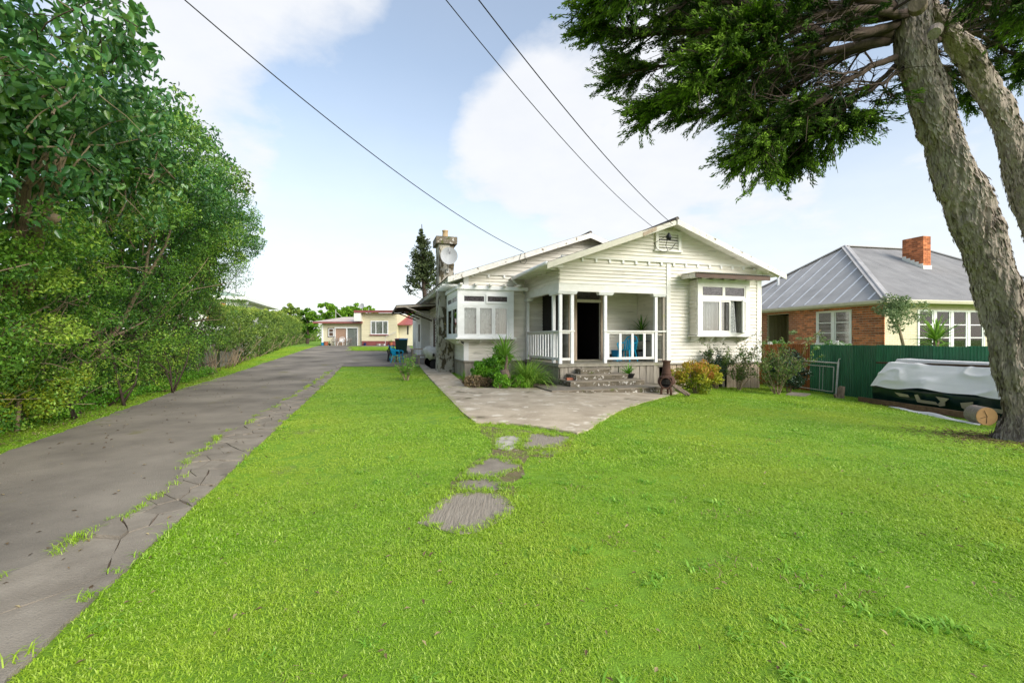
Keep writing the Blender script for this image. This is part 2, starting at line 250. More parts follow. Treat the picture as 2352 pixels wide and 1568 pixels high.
M = dict(
  paint=pm('weathered_white_paint', (.81, .775, .685), (.67, .63, .535), 2.2, (.5, .5, 5), .6, rnd=.07, patch=(DIRT, 2.6, .645, (.35, .35, 7)), bump=.12, bscale=40, patch2=((.46, .43, .36), 1.1, .64, (.5, .5, 3))),
  trim=pm('white_trim_paint', (.82, .81, .75), (.70, .68, .60), 3, (1, 1, 2), .5, rnd=.03, patch=((.40, .36, .28), 5, .73)),
  trim2=pm('bright_white_paint', (.86, .86, .84), (.76, .76, .73), 3, (1, 1, 2), .45, rnd=.02, patch=((.5, .46, .36), 6, .76)),
  flaky=pm('flaking_white_paint', (.80, .78, .72), (.66, .62, .54), 5, (1, 1, 2), .6, patch=((.20, .16, .11), 7, .60), patch2=((.36, .25, .16), 3, .66)),
  barge=pm('cream_barge_paint', (.72, .68, .55), (.62, .58, .46), 4, (1, 1, 1), .5, patch=((.42, .22, .08), 6, .72)),
  greywood=pm('bare_grey_timber', (.40, .36, .29), (.24, .21, .17), 3, (9, 9, .7), .85, rnd=.18, patch=((.26, .27, .10), 1.4, .66, (1, 1, .5)), bump=.25, bscale=30),
  tanwood=pm('bare_tan_timber', (.52, .42, .31), (.34, .26, .19), 3, (9, 9, .7), .85, rnd=.15, patch=((.2, .15, .1), 5, .72), bump=.25, bscale=30),
  deck=pm('deck_timber', (.36, .33, .26), (.24, .22, .17), 4, (1, 6, 1), .8, rnd=.1, patch=((.25, .27, .1), 2, .6)),
  brownwood=pm('old_brown_wood', (.11, .062, .035), (.055, .033, .02), 3, (6, 6, 6), .8, bump=.2),
  brownpaint=pm('brown_fascia_paint', (.13, .08, .055), (.08, .05, .036), 4, (1, 1, 1), .6),
  concrete=pm('stained_concrete', (.56, .47, .345), (.34, .275, .195), 1.6, (1, 1, 1), .9, patch=((.66, .59, .47), 2.6, .58), patch2=((.17, .145, .085), 1.1, .60), bump=.5, bscale=26),
  concrete2=pm('grey_concrete', (.30, .26, .205), (.18, .153, .118), 2.5, (1, 1, 1), .9, patch=((.11, .10, .075), 4, .66), bump=.5, bscale=70, rnd=.12, patch2=((.38, .34, .28), 40, .67)),
  stepc=pm('old_step_concrete', (.20, .17, .12), (.10, .085, .06), 6, (1, 1, 1), .9, patch=((.60, .57, .50), 10, .565, (1, 1, 1)), patch2=((.10, .105, .035), 3, .60), bump=.4, bscale=60),
  stept=pm('step_tread', (.30, .26, .20), (.19, .16, .12), 3, (1, 1, 1), .9, patch=((.16, .16, .07), 3, .6), bump=.3),
  chim=pm('lichen_concrete', (.52, .49, .41), (.33, .30, .24), 2, (1, 1, .6), .9, patch=((.085, .07, .042), 5, .485, (1, 1, .5)), patch2=((.34, .27, .10), 14, .60), bump=.5, bscale=40),
  asphalt=pm('old_asphalt', (.31, .27, .215), (.11, .095, .075), .50, (1, 1, 1), .88, patch=((.19, .17, .085), .9, .62), bump=.5, bscale=90, patch2=((.36, .32, .26), 45, .66)),
  iron=pm('grey_painted_iron', (.47, .45, .43), (.35, .335, .32), 1.5, (1, 1, 1), .6, rnd=.05, patch=((.5, .5, .5), 5, .70), spec=.25),
  iron_shaded=pm('shaded_grey_iron', (.36, .345, .332), (.27, .26, .25), 1.5, (1, 1, 1), .6, rnd=.04, spec=.2),  # darker copy of the roof iron, painting shade on the front face
  ironlap=pm('pale_iron_lap', (.86, .86, .85), (.62, .62, .62), 6, (1, 1, 1), .4),
  rustiron=pm('rusty_old_iron', (.16, .14, .12), (.07, .055, .045), 5, (1, 1, 1), .7, patch=((.22, .10, .04), 4, .6)),
  rust=pm('orange_rust_iron', (.42, .16, .045), (.20, .075, .028), 4, (3, 3, .6), .75, rnd=.12),
  greeniron=pm('green_painted_iron', (.030, .19, .085), (.015, .11, .05), 3, (3, 3, .5), .4, rnd=.18, patch=((.10, .15, .10), 9, .74), spec=.5),
  redbrick=pm('brick_red', (.58, .20, .075), (.33, .11, .05), 9, (1, 1, 1), .85, rnd=.45, bump=.3, bscale=60, coord='world', patch=((.08, .05, .04), 5, .7)),
  cbrick=pm('cream_brick', (.66, .60, .42), (.58, .52, .36), 4, (1, 1, 1), .6, rnd=.03, bump=.15),
  mortar=pm('mortar', (.62, .54, .42), (.5, .43, .33), 12, (1, 1, 1), .95, bump=.2),
  cmortar=pm('cream_mortar', (.58, .53, .37), (.5, .45, .31), 8, (1, 1, 1), .8),
  gutter=pm('cream_gutter', (.62, .58, .44), (.50, .46, .34), 5, (1, 1, 1), .45, patch=((.3, .25, .16), 6, .72)),
  purple=pm('purple_leadlight', (.030, .016, .024), (.012, .008, .012), 14, (1, 1, 2), .12, spec=.6, bump=.4, bscale=30),
  black=pm('black_plastic', (.012, .012, .013), (.008, .008, .009), 5, (1, 1, 1), .45),
  dark=pm('dark_interior', (.035, .03, .026), (.02, .018, .016), 2, (1, 1, 1), .9),  # near-black colour stands in for the shade inside rooms
  curtain=pm('white_curtain', (.72, .71, .66), (.62, .6, .55), 6, (6, 6, 1), .9),
  bluechair=pm('turquoise_plastic', (.0, .42, .68), (.0, .36, .60), 3, (1, 1, 1), .35, spec=.5),
  bluetub=pm('blue_plastic', (.01, .22, .42), (.01, .18, .36), 3, (1, 1, 1), .45),
  navy=pm('navy_cloth', (.012, .025, .10), (.008, .016, .07), 8, (1, 1, 1), .9),
  terracotta=pm('rusted_clay', (.13, .065, .042), (.065, .035, .025), 6, (1, 1, 1), .8, patch=((.22, .09, .035), 5, .64), bump=.4, bscale=50),
  pot=pm('green_pot', (.10, .26, .10), (.08, .2, .08), 4, (1, 1, 1), .5),
  clay=pm('clay_pot', (.40, .13, .06), (.3, .09, .04), 4, (1, 1, 1), .8),
  metal=pm('dull_steel', (.20, .20, .20), (.12, .12, .12), 8, (1, 1, 1), .4, metal=.7),
  galv=pm('galvanised_pipe', (.58, .57, .53), (.42, .40, .36), 8, (1, 1, 3), .5, metal=.2),
  dish=pm('dish_grey', (.42, .43, .43), (.37, .38, .38), 2, (1, 1, 1), .4),
  tarpw=pm('white_tarp', (.82, .80, .76), (.76, .74, .70), 2, (1, 1, 1), .7, patch=((.66, .63, .58), 6, .74), bump=.12, bscale=16),
  tarpg=pm('green_tarp', (.006, .032, .032), (.004, .020, .022), 4, (1, 1, 1), .32, spec=.6, bump=.35, bscale=14),
  tape=pm('beige_lettering', (.52, .45, .34), (.42, .36, .26), 6, (1, 1, 1), .7),
  bundle=pm('white_canvas', (.66, .63, .56), (.5, .47, .40), 3, (1, 1, 1), .8, bump=.3, bscale=12),
  bark=pm('macrocarpa_bark', (.41, .345, .285), (.24, .195, .158), 6, (5, 5, .4), .95, patch=((.075, .058, .046), 6, .61, (6, 6, .35)), bump=.9, bscale=12, patch2=((.40, .365, .32), 9, .66, (5, 5, .4)), spec=.1),
  limb=pm('dark_limb_bark', (.10, .074, .056), (.048, .035, .027), 7, (2, 2, 2), .95, spec=.1),
  twig=pm('twig_bark', (.085, .06, .042), (.045, .032, .024), 9, (1, 1, 1), .9),
  stem=pm('pale_stem_bark', (.38, .29, .19), (.20, .145, .09), 5, (1, 1, 1), .9, patch=((.12, .09, .06), 6, .6)),
  cutwood=pm('cut_timber', (.55, .32, .14), (.44, .25, .11), 8, (1, 1, 1), .8),
  stump=pm('weathered_stump', (.28, .21, .155), (.12, .09, .065), 7, (2, 2, .6), .95, bump=.6, bscale=30),
  cream=pm('cream_wall_paint', (.70, .63, .42), (.62, .56, .37), 2, (1, 1, 3), .6, rnd=.03, patch=((.5, .44, .28), 2, .7)),
  cream2=pm('pale_cream_sheet', (.66, .60, .44), (.58, .53, .38), 2, (1, 1, 1), .6),
  maroon=pm('maroon_paint', (.27, .085, .075), (.2, .06, .055), 3, (1, 1, 1), .55),
  pinkroof=pm('pale_pink_roof', (.62, .50, .42), (.52, .42, .35), 2, (1, 1, 1), .5),
  redroof=pm('worn_red_roof', (.40, .11, .10), (.3, .08, .07), 4, (1, 1, 1), .55, patch=((.60, .30, .27), 6, .62, (3, 3, .5))),
  greenroof=pm('pale_green_roof', (.30, .40, .30), (.24, .32, .24), 3, (1, 1, 1), .6),
  wallw=pm('off_white_wall', (.74, .73, .68), (.64, .63, .58), 2, (1, 1, 1), .6),
  ply=pm('plywood', (.42, .27, .19), (.30, .19, .13), 5, (1, 1, 3), .8),
  blind=pm('orange_blind', (.62, .34, .12), (.5, .26, .08), 9, (1, 1, 6), .8),
  bin=pm('bin_green', (.03, .075, .045), (.02, .055, .032), 3, (1, 1, 1), .45),
  white=pm('white_plastic', (.78, .78, .76), (.7, .7, .68), 3, (1, 1, 1), .4),
  taupe=pm('taupe_mesh', (.27, .24, .2), (.2, .18, .15), 3, (1, 1, 1), .8),
  yellowdoor=pm('yellow_door', (.55, .36, .06), (.46, .29, .05), 3, (1, 1, 1), .5),
  olive=pm('olive_cladding', (.26, .24, .14), (.2, .18, .1), 4, (6, 6, .6), .7),
  soil=pm('bare_soil', (.17, .12, .08), (.085, .06, .04), 3, (1, 1, 1), .95, patch=((.30, .22, .12), 6, .6), bump=.5, bscale=40),
  wire=pm('black_cable', (.012, .012, .012), (.01, .01, .01), 1, (1, 1, 1), .7),
  hand=pm('brick_single', (.42, .16, .09), (.34, .12, .07), 5, (1, 1, 1), .85),
  glass=glassmat('window_glass'), lace=lacemat('lace_curtain'),
  turf=pm('turf_base', (.20, .36, .022), (.13, .25, .017), 1.2, (1, 1, 1), .95, patch=((.20, .24, .05), .5, .6), patch2=((.14, .11, .05), 9, .70), bump=.8, bscale=70),
  l_grass=leafmat('grass_blade', (.145, .335, .010), (.58, .73, .18), .45, .42, .35, third=(.305, .535, .019), big=((.50, .61, .06), .45, .75)),
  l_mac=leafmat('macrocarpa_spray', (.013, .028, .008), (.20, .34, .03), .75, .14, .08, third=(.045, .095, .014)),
  l_big=leafmat('glossy_big_leaf', (.035, .12, .034), (.30, .44, .09), .26, .28, .6, third=(.09, .23, .048)),
  l_hedge=leafmat('hedge_leaf', (.04, .13, .024), (.48, .64, .08), .35, .34, .45, third=(.17, .37, .038)),
  l_olive=leafmat('olive_hedge_leaf', (.055, .11, .022), (.38, .47, .07), .42, .28, .35, third=(.16, .26, .04)),
  l_fresh=leafmat('fresh_leaf', (.05, .17, .014), (.30, .58, .04), .4, .35, .4, third=(.14, .37, .022)),
  l_strap=leafmat('strap_leaf', (.06, .16, .022), (.34, .52, .07), .4, .3, .4, third=(.16, .34, .035)),
  l_nandina=leafmat('nandina_leaf', (.12, .20, .015), (.60, .24, .07), .45, .3, .3, third=(.48, .48, .03)),
  l_rose=leafmat('rose_leaf', (.035, .085, .028), (.22, .34, .05), .5, .25, .3, third=(.07, .13, .03)),
  l_dark=leafmat('dark_shrub_leaf', (.008, .03, .014), (.075, .14, .05), .35, .15, .5, third=(.02, .06, .026)),
  l_tree=leafmat('far_tree_leaf', (.045, .13, .012), (.24, .42, .03), .6, .3, .2, third=(.12, .26, .018)),
  l_con=leafmat('conifer_spray', (.028, .045, .020), (.12, .14, .05), .7, .15, .2, third=(.06, .085, .03)),
  l_grey=leafmat('grey_green_leaf', (.07, .11, .045), (.36, .44, .20), .5, .3, .3, third=(.17, .25, .10)),
  l_flower=leafmat('flower_leaf', (.06, .17, .02), (.85, .80, .82), .5, .3, .3, third=(.14, .34, .04)),
  l_weed=leafmat('weed_leaf', (.14, .34, .03), (.42, .66, .10), .5, .4, .3, third=(.24, .48, .05)),
  l_flake=leafmat('bark_flake', (.13, .105, .085), (.46, .395, .335), .95, 0, .08, third=(.31, .255, .21)),
  l_dry=leafmat('dry_litter', (.10, .065, .035), (.42, .34, .18), .8, .2, .2, third=(.24, .17, .09)),
)
M['trim'].name = 'white_trim_paint'

# ------------------------------------------------------------------ foliage builders
def leaves(C0, D0, N0, ln, wd, fold=.25):
    """diamond leaves folded along the rib: centres, directions, normals (N x 3), length and width arrays"""
    n = len(C0); D0 = D0 / np.maximum(np.linalg.norm(D0, axis=1, keepdims=True), 1e-6)
    S = np.cross(D0, N0); S /= np.maximum(np.linalg.norm(S, axis=1, keepdims=True), 1e-6); Nn = np.cross(S, D0)
    ln = np.broadcast_to(ln, n)[:, None]; wd = np.broadcast_to(wd, n)[:, None]
    b = C0 - D0 * ln * .5; t = C0 + D0 * ln * .5 - Nn * ln * .12
    l = C0 - D0 * ln * .05 + S * wd * .5 + Nn * wd * fold; r = C0 - D0 * ln * .05 - S * wd * .5 + Nn * wd * fold
    V = np.stack([b, l, t, r], 1).reshape(-1, 3); i = np.arange(n)[:, None] * 4
    F3 = np.concatenate([i + [0, 3, 2], i + [0, 2, 1]], 1).reshape(-1, 3)
    return V, F3
def leaves6(C0, D0, N0, ln, wd, fold=.25):
    """the same with a rounder, six-cornered outline"""
    n = len(C0); D0 = D0 / np.maximum(np.linalg.norm(D0, axis=1, keepdims=True), 1e-6)
    S = np.cross(D0, N0); S /= np.maximum(np.linalg.norm(S, axis=1, keepdims=True), 1e-6); Nn = np.cross(S, D0)
    ln = np.broadcast_to(ln, n)[:, None]; wd = np.broadcast_to(wd, n)[:, None]
    f = lambda a, b, c: C0 + D0 * ln * a + S * wd * b + Nn * ln * c
    V = np.stack([f(-.5, 0, 0), f(-.22, .46, .10), f(.16, .42, .06), f(.5, 0, -.16), f(.16, -.42, .06), f(-.22, -.46, .10)], 1).reshape(-1, 3); i = np.arange(n)[:, None] * 6
    return V, np.concatenate([i + [0, 3, 2], i + [0, 2, 1], i + [0, 5, 4], i + [0, 4, 3]], 1).reshape(-1, 3)
def rnd_unit(n): v = RNG.normal(size=(n, 3)); return v / np.linalg.norm(v, axis=1, keepdims=True)
def clump_leaves(clumps, per, ln, out_bias=.8, droop=.3, shell=(.55, 1.0), lw=.5, tintsd=.16, upl=0, six=False):
    """leaves over ellipsoid clumps [(centre, (rx,ry,rz), tint)]; returns V, F, tint"""
    cs = np.array([c[0] for c in clumps]); rs = np.array([c[1] for c in clumps]); ts = np.array([c[2] for c in clumps])
    wgt = (rs[:, 0] * rs[:, 1] + rs[:, 1] * rs[:, 2] + rs[:, 0] * rs[:, 2]); k = RNG.choice(len(cs), per, p=wgt / wgt.sum())
    u = rnd_unit(per); rr = RNG.uniform(shell[0], shell[1], (per, 1)); P = cs[k] + u * rs[k] * rr
    Nn = u * out_bias + rnd_unit(per) * (1 - out_bias) * 1.4 + np.array([0, 0, .25]); D = rnd_unit(per) + np.array([0, 0, -droop]) + u * .4
    L = ln * RNG.uniform(.6, 1.35, per)
    V, Fc = (leaves6 if six else leaves)(P, D, Nn, L, L * lw)
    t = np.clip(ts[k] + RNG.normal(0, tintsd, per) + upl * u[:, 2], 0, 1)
    return V, Fc, np.repeat(t, 6 if six else 4)
def crown(name, mat, parent, clumps, per, ln, **k):
    V, Fc, t = clump_leaves(clumps, per, ln, **k); o = np_obj(name, V, Fc, mat, parent, t); return o
def curve_pts(p, d, ln, n=7, droop=0., wob=.12, up=0.):
    """wandering stem: start, direction, length"""
    p = Vector(p); d = Vector(d).normalized(); P = [p.copy()]; st = ln / n
    for i in range(n):
        d = (d + Vector((random.gauss(0, wob), random.gauss(0, wob), random.gauss(0, wob) - droop * st + up * st))).normalized(); p = p + d * st; P.append(p.copy())
    return P
def strap_mesh(name, mat, ln, wd, droop=.6, n=7, fold=.18, tint=.5, base_w=.6):
    """one strap leaf along +x from the origin, bending down"""
    V = []; Fc = []; x = z = 0; a = 0
    for i in range(n + 1):
        s = i / n; wdt = wd * (base_w + (1 - base_w) * math.sin(min(1, s * 2.2) * math.pi / 2)) * (1 - max(0, s - .35) / .65) ** .8 if s > .35 else wd * (base_w + (1 - base_w) * math.sin(min(1, s * 2.2) * math.pi / 2))
        wdt = max(wdt, .0008); V += [(x, -wdt / 2, z + wdt * fold), (x, 0, z), (x, wdt / 2, z + wdt * fold)]
        a += droop / n * (.3 + 1.6 * s); x += ln / n * math.cos(a); z -= ln / n * math.sin(a)
    for i in range(n):
        for k in (0, 1): j = i * 3 + k; Fc.append((j, j + 3, j + 4, j + 1))
    me = bpy.data.meshes.new(name); me.from_pydata(V, [], Fc); me.materials.append(mat)
    at_ = me.attributes.new('tint', 'FLOAT', 'POINT'); at_.data.foreach_set('value', np.clip(tint + np.linspace(-.1, .15, len(V)), 0, 1).astype(np.float32)); me.update()
    return me
def strap_plant(name, loc, n, ln, wd, label, cat, mat=None, elev=(10, 85), droop=(.3, 1.1), trunk=None, tints=(.2, .75), joined=False, part='leaf', parent=None, group=None):
    """rosette of strap leaves; each leaf is a piece of its own unless joined"""
    mat = mat or M['l_strap']; r = parent or empty(name, loc, 0, label, cat, group); top = Vector((0, 0, 0)) if not parent else Vector(loc)
    if trunk: MB().tube(trunk[0], trunk[1], 9).build('trunk', M['stump'], r, True); top = top + Vector(trunk[0][-1])
    var = [strap_mesh(part, mat, 1, wd / ln, random.uniform(*droop), tint=random.uniform(*tints)) for _ in range(10)]
    if not joined:
        for i in range(n):
            e = R(elev[0] + (elev[1] - elev[0]) * ((i + .5) / n) ** .85 + random.uniform(-7, 7)); l = ln * random.uniform(.75, 1.1)
            link(part, random.choice(var), r, top, (0, -e, random.uniform(0, 2 * math.pi)), (l, l, l))
    else:
        Vs = []; Fs = []; T = []; b = 0
        for i in range(n):
            me = random.choice(var); e = R(random.uniform(*elev)); l = ln * random.uniform(.6, 1.1); mtx = Matrix.Rotation(random.uniform(0, 2 * math.pi), 4, 'Z') @ Matrix.Rotation(-e, 4, 'Y') @ Matrix.Scale(l, 4)
            off = Vector((random.gauss(0, .05), random.gauss(0, .05), 0))
            Vs += [tuple(mtx @ v.co + off) for v in me.vertices]; Fs += [tuple(b + q for q in p.vertices) for p in me.polygons]; tt = random.uniform(*tints); T += [min(1, tt + .25 * (k // 3) / 7) for k in range(len(me.vertices))]; b = len(Vs)
        o = np_obj('foliage', Vs, Fs, mat, r, T); tag(o, kind='stuff')
    return r

# ------------------------------------------------------------------ the setting: ground, drive, paths
def pip(px, py, poly):
    """points in polygon, vectorised"""
    ins = np.zeros(len(px), bool); n = len(poly)
    for i in range(n):
        x0, y0 = poly[i][0], poly[i][1]; x1, y1 = poly[(i + 1) % n][0], poly[(i + 1) % n][1]
        c = ((y0 > py) != (y1 > py)) & (px < (x1 - x0) * (py - y0) / (y1 - y0 + 1e-12) + x0); ins ^= c
    return ins
gx = np.unique(np.concatenate([np.linspace(-30, 30, 121), np.linspace(-100, 100, 41), np.linspace(-700, 700, 29)]))
gy = np.unique(np.concatenate([np.linspace(-4, 60, 129), np.linspace(-60, 120, 37), np.linspace(-200, 1100, 27)]))
XX, YY = np.meshgrid(gx, gy); nx, ny = len(gx), len(gy)
V = np.stack([XX.ravel(), YY.ravel(), gz(XX, YY).ravel()], 1)
ii = (np.arange(ny - 1)[:, None] * nx + np.arange(nx - 1)[None]).ravel()
ground = np_obj('ground', V, np.stack([ii, ii + 1, ii + nx + 1, ii + nx], 1), M['turf'], smooth=True); tag(ground, 'bright green turf ground of the whole yard', kind='structure')
def plerp(pl, y):
    xs = [p[1] for p in pl]; return float(np.interp(y, xs, [p[0] for p in pl]))
DL = [(-3.4, -4), (-5.0, 2), (-6.58, 5.85), (-9.9, 13.87), (-13.2, 24), (-20.6, 48.8)]                 # left edge of the drive
DR = [(-.4, -4), (-2.19, 1.98), (-3.56, 6.45), (-8.35, 22.3), (-10.7, 30), (-16.6, 50)]                # edge between drive and lawn
def strip(name, left, right, ys, n, dz, mat, wob=0, parent=None):
    Vv = []; Fc = []
    for j, y in enumerate(ys):
        a, b = left(y), right(y)
        for i in range(n + 1):
            x = a + (b - a) * i / n + (random.gauss(0, wob) if i in (0, n) else 0); Vv.append((x, y, gzf(x, y) + dz))
    for j in range(len(ys) - 1):
        for i in range(n): k = j * (n + 1) + i; Fc.append((k, k + 1, k + n + 2, k + n + 1))
    return np_obj(name, Vv, Fc, mat, parent, smooth=True)
SW = lambda y: float(np.interp(y, [0, 2, 2.8, 3.9, 5, 6.5, 9, 14, 22], [1.5, 1.1, .78, .42, .55, .75, .6, .42, .25])) + .05 * math.sin(y * 3.7)            # width of the broken concrete margin
drive = strip('driveway', lambda y: plerp(DL, y), lambda y: plerp(DR, y) - SW(y) + .03, np.linspace(-4, 22.6, 160), 8, .018, M['asphalt'], .02)
tag(drive, 'long dark asphalt driveway beside the hedge', kind='structure')
# broken concrete plates along the right margin of the drive, each a piece
def clip_half(poly, p, n):
    """part of a convex polygon on the side of p that n points away from"""
    o = []
    for k in range(len(poly)):
        a, b = poly[k], poly[(k + 1) % len(poly)]; da, db = (a - p).dot(n), (b - p).dot(n)
        if da <= 0: o.append(a)
        if (da < 0 < db) or (db < 0 < da): o.append(a.lerp(b, da / (da - db)))
    return o
seeds = []
for y0, y1, st, rows in ((-.6, 3.6, .62, 1), (3.6, 10.5, .30, 3), (10.5, 22.3, .6, 2)):
    y = y0
    while y < y1:
        for r_ in range(rows): seeds.append(Vector((random.uniform(.02, .98) if rows == 1 else (r_ + random.uniform(.05, .95)) / rows, y + random.uniform(-.5, .5) * st)))
        y += st
for k, sd0 in enumerate(seeds):
    cell = [Vector((0, sd0.y - 2)), Vector((1, sd0.y - 2)), Vector((1, sd0.y + 2)), Vector((0, sd0.y + 2))]
    met = lambda v: Vector((v.x * .62, v.y)); cell = [met(v) for v in cell]; c0 = met(sd0)
    for q, s2 in enumerate(seeds):
        if q == k or abs(s2.y - sd0.y) > 2.6: continue
        c1 = met(s2); n_ = c1 - c0; cell = clip_half(cell, (c0 + c1) / 2, n_)
        if len(cell) < 3: break
    if len(cell) < 3: continue
    ctr = sum(cell, Vector((0, 0))) / len(cell); top = []; dzp = random.gauss(0, .006)
    for m_ in range(len(cell)):
        a, b = cell[m_], cell[(m_ + 1) % len(cell)]; nseg_ = max(1, int((b - a).length / .12))
        for f in range(nseg_):
            v = a.lerp(b, f / nseg_); g_ = min(.007, (ctr - v).length * .3); v = v + (ctr - v).normalized() * g_ * random.uniform(.5, 1.3)
            if f: v = v + Vector((random.gauss(0, .008), random.gauss(0, .008)))
            x = plerp(DR, v.y) - SW(v.y) + SW(v.y) * max(-.04, min(1.03, v.x / .62)); top.append(Vector((x, v.y, gzf(x, v.y) + .026 + dzp)))
    MB().slab(top, .05).build('concrete_plate', M['concrete2'], drive)
# dark joint filler under the plates
tag(strip('joint_soil', lambda y: plerp(DR, y) - SW(y) - .02, lambda y: plerp(DR, y) - .02, np.linspace(-2, 22.4, 90), 2, .008, M['soil'], 0, drive))
cy = strip('rear_courtyard', lambda y: plerp(DL, y), lambda y: -3.4 - .30 * (y - 22.3) if y < 46 else -10.4, np.linspace(22.4, 49.6, 60), 10, .02, M['asphalt'])
tag(cy, 'asphalt turning area behind the bungalow', kind='structure')
isl = [G(806, 806), G(917, 807), G(917, 797.2), G(812, 797.2)]
np_obj('grass_island', [(p.x, p.y, p.z + .05) for p in isl], [[0, 1, 2, 3]], M['turf']); tag(bpy.data.objects['grass_island'], 'small grass patch before the cream house', kind='structure')
# path beside the bungalow and the front paving
pth = [G(962, 837), G(1012, 838), G(1046, 866), G(1078, 893), G(1098, 905), G(1036, 913), G(1006, 890), G(975, 856)]
po = MB().slab([p + Vector((0, 0, .03)) for p in pth], .06).build('path', M['concrete'], label='concrete path running beside the bungalow wall', kind='structure')
pat = [G(1006, 891), G(1080, 893), G(1150, 893), G(1255, 893), G(1530, 889)] + [G(*p) for p in ((1560, 905), (1526, 913), (1480, 926), (1440, 939), (1405, 955), (1375, 974), (1350, 992), (1326, 998), (1280, 991), (1230, 982), (1170, 975), (1092, 973), (1062, 950), (1036, 922))]
PATIO = [(p.x, p.y) for p in pat]
pa = MB().slab([p + Vector((0, 0, .036)) for p in pat], .09).build('patio', M['concrete'], label='weathered concrete paving before the front steps', kind='structure')
# worn stepping slabs in the lawn
SLABS = [[(958, 1203), (985, 1168), (1030, 1138), (1085, 1128), (1150, 1137), (1186, 1160), (1170, 1186), (1128, 1208), (1088, 1226), (1040, 1226)],
         [(1040, 1118), (1062, 1104), (1110, 1098), (1150, 1108), (1165, 1124), (1120, 1130), (1064, 1128)],
         [(1062, 1086), (1092, 1064), (1130, 1052), (1172, 1058), (1196, 1070), (1160, 1092), (1110, 1098), (1076, 1098)],
         [(1138, 1030), (1140, 1008), (1168, 1000), (1200, 1006), (1196, 1022), (1170, 1036)],
         [(1198, 1024), (1204, 1000), (1226, 996), (1308, 1003), (1296, 1022), (1262, 1030), (1210, 1032)],
         [(1236, 1044), (1256, 1034), (1284, 1036), (1272, 1048)]]
brush = pm('brushed_concrete', (.33, .285, .225), (.23, .195, .15), 3, (16, 1.6, 1), .9, patch=((.10, .095, .05), 1.5, .64), bump=.8, bscale=3)
whitec = pm('pale_worn_concrete', (.60, .56, .48), (.26, .23, .18), 7, (1, 1, 1), .9, patch=((.12, .11, .08), 3, .6), bump=.5)
trail = [G(*p) for p in ((1100, 978), (1200, 988), (1290, 999), (1322, 1004), (1306, 1034), (1262, 1052), (1216, 1048), (1200, 1070), (1206, 1092), (1176, 1110), (1192, 1140), (1178, 1150), (1120, 1128), (1060, 1140), (1030, 1134), (1036, 1108), (1060, 1082), (1092, 1058), (1130, 1040), (1128, 1010), (1106, 996))]
TRAIL = [(p.x, p.y) for p in trail]
tag(np_obj('worn_trail', [p + Vector((0, 0, .006)) for p in trail], [list(range(len(trail)))], pm('worn_turf', (.20, .155, .085), (.13, .12, .045), 5, (1, 1, 1), .95, patch=((.46, .42, .35), 4, .64), bump=.6)), 'worn bare trail between paving and stepping slabs', kind='structure')
sl = []
sp = empty('stepping_path', G(1090, 1100), kind='structure', label='row of worn concrete slabs sunk in the lawn')
for i, s in enumerate(SLABS):
    pts = []
    for k in range(len(s)):
        a = Vector((*s[k], 0)); b = Vector((*s[(k + 1) % len(s)], 0)); pts += [G(a.x, a.y), G(*(a.lerp(b, .5) + Vector((random.uniform(-3, 3), random.uniform(-2, 2), 0))).xy)]
    sl.append([(p.x, p.y) for p in pts])
    o = MB().slab([p + Vector((0, 0, .012)) - sp.location for p in pts], .06).build('slab', [brush, M['concrete2'], M['concrete2'], whitec, brush, M['concrete2']][i], sp)
# soil beds: under the hedge and against the house
bed = [(-9.4, 4.6), (-8.4, 5.4), (-8.1, 7.0), (-9.6, 9.5), (-11.1, 14), (-12.0, 17), (-13.2, 20), (-16, 21), (-13, 4)]
tag(np_obj('hedge_bed', [(x, y, gzf(x, y) + .012) for x, y in bed], [list(range(len(bed)))], M['soil']), 'bare soil under the tall hedge', kind='structure')
bed2 = [G(1050, 872), G(1082, 892), G(1160, 892), G(1258, 892), G(1280, 880), G(1200, 862), G(1100, 858)]
tag(np_obj('garden_bed', [p + Vector((0, 0, .02)) for p in bed2], [list(range(len(bed2)))], M['soil']), 'soil bed with plants before the bay window', kind='structure')

# ------------------------------------------------------------------ grass
def blade_patch(name, size, n, hgt, wd, mat):
    V = []; Fc = []; T = []
    for i in range(n):
        x, y = random.uniform(-size / 2, size / 2), random.uniform(-size / 2, size / 2); a = random.uniform(0, 6.283); h = hgt * random.uniform(.5, 1.3); lean = random.uniform(.5, 2.1) * h
        dx, dy = math.cos(a), math.sin(a); wx, wy = -dy * wd / 2 * random.uniform(.7, 1.3), dx * wd / 2; b = len(V)
        V += [(x - wx, y - wy, 0), (x + wx, y + wy, 0), (x + dx * lean * .35 + wx * .9, y + dy * lean * .35 + wy * .9, h * .62), (x + dx * lean * .35 - wx * .9, y + dy * lean * .35 - wy * .9, h * .62), (x + dx * lean, y + dy * lean, h * random.uniform(.55, .95))]
        Fc += [(b, b + 1, b + 2), (b, b + 2, b + 3), (b + 3, b + 2, b + 4)]; t = min(1, max(0, random.gauss(.42, .22))) if random.random() > .06 else random.uniform(.85, 1); T += [t, t, min(1, t + .1), min(1, t + .1), min(1, t + .2)]
    me = bpy.data.meshes.new(name); me.from_pydata(V, [], Fc); me.materials.append(mat)
    a = me.attributes.new('tint', 'FLOAT', 'POINT'); a.data.foreach_set('value', np.array(T, np.float32)); me.update()
    return me
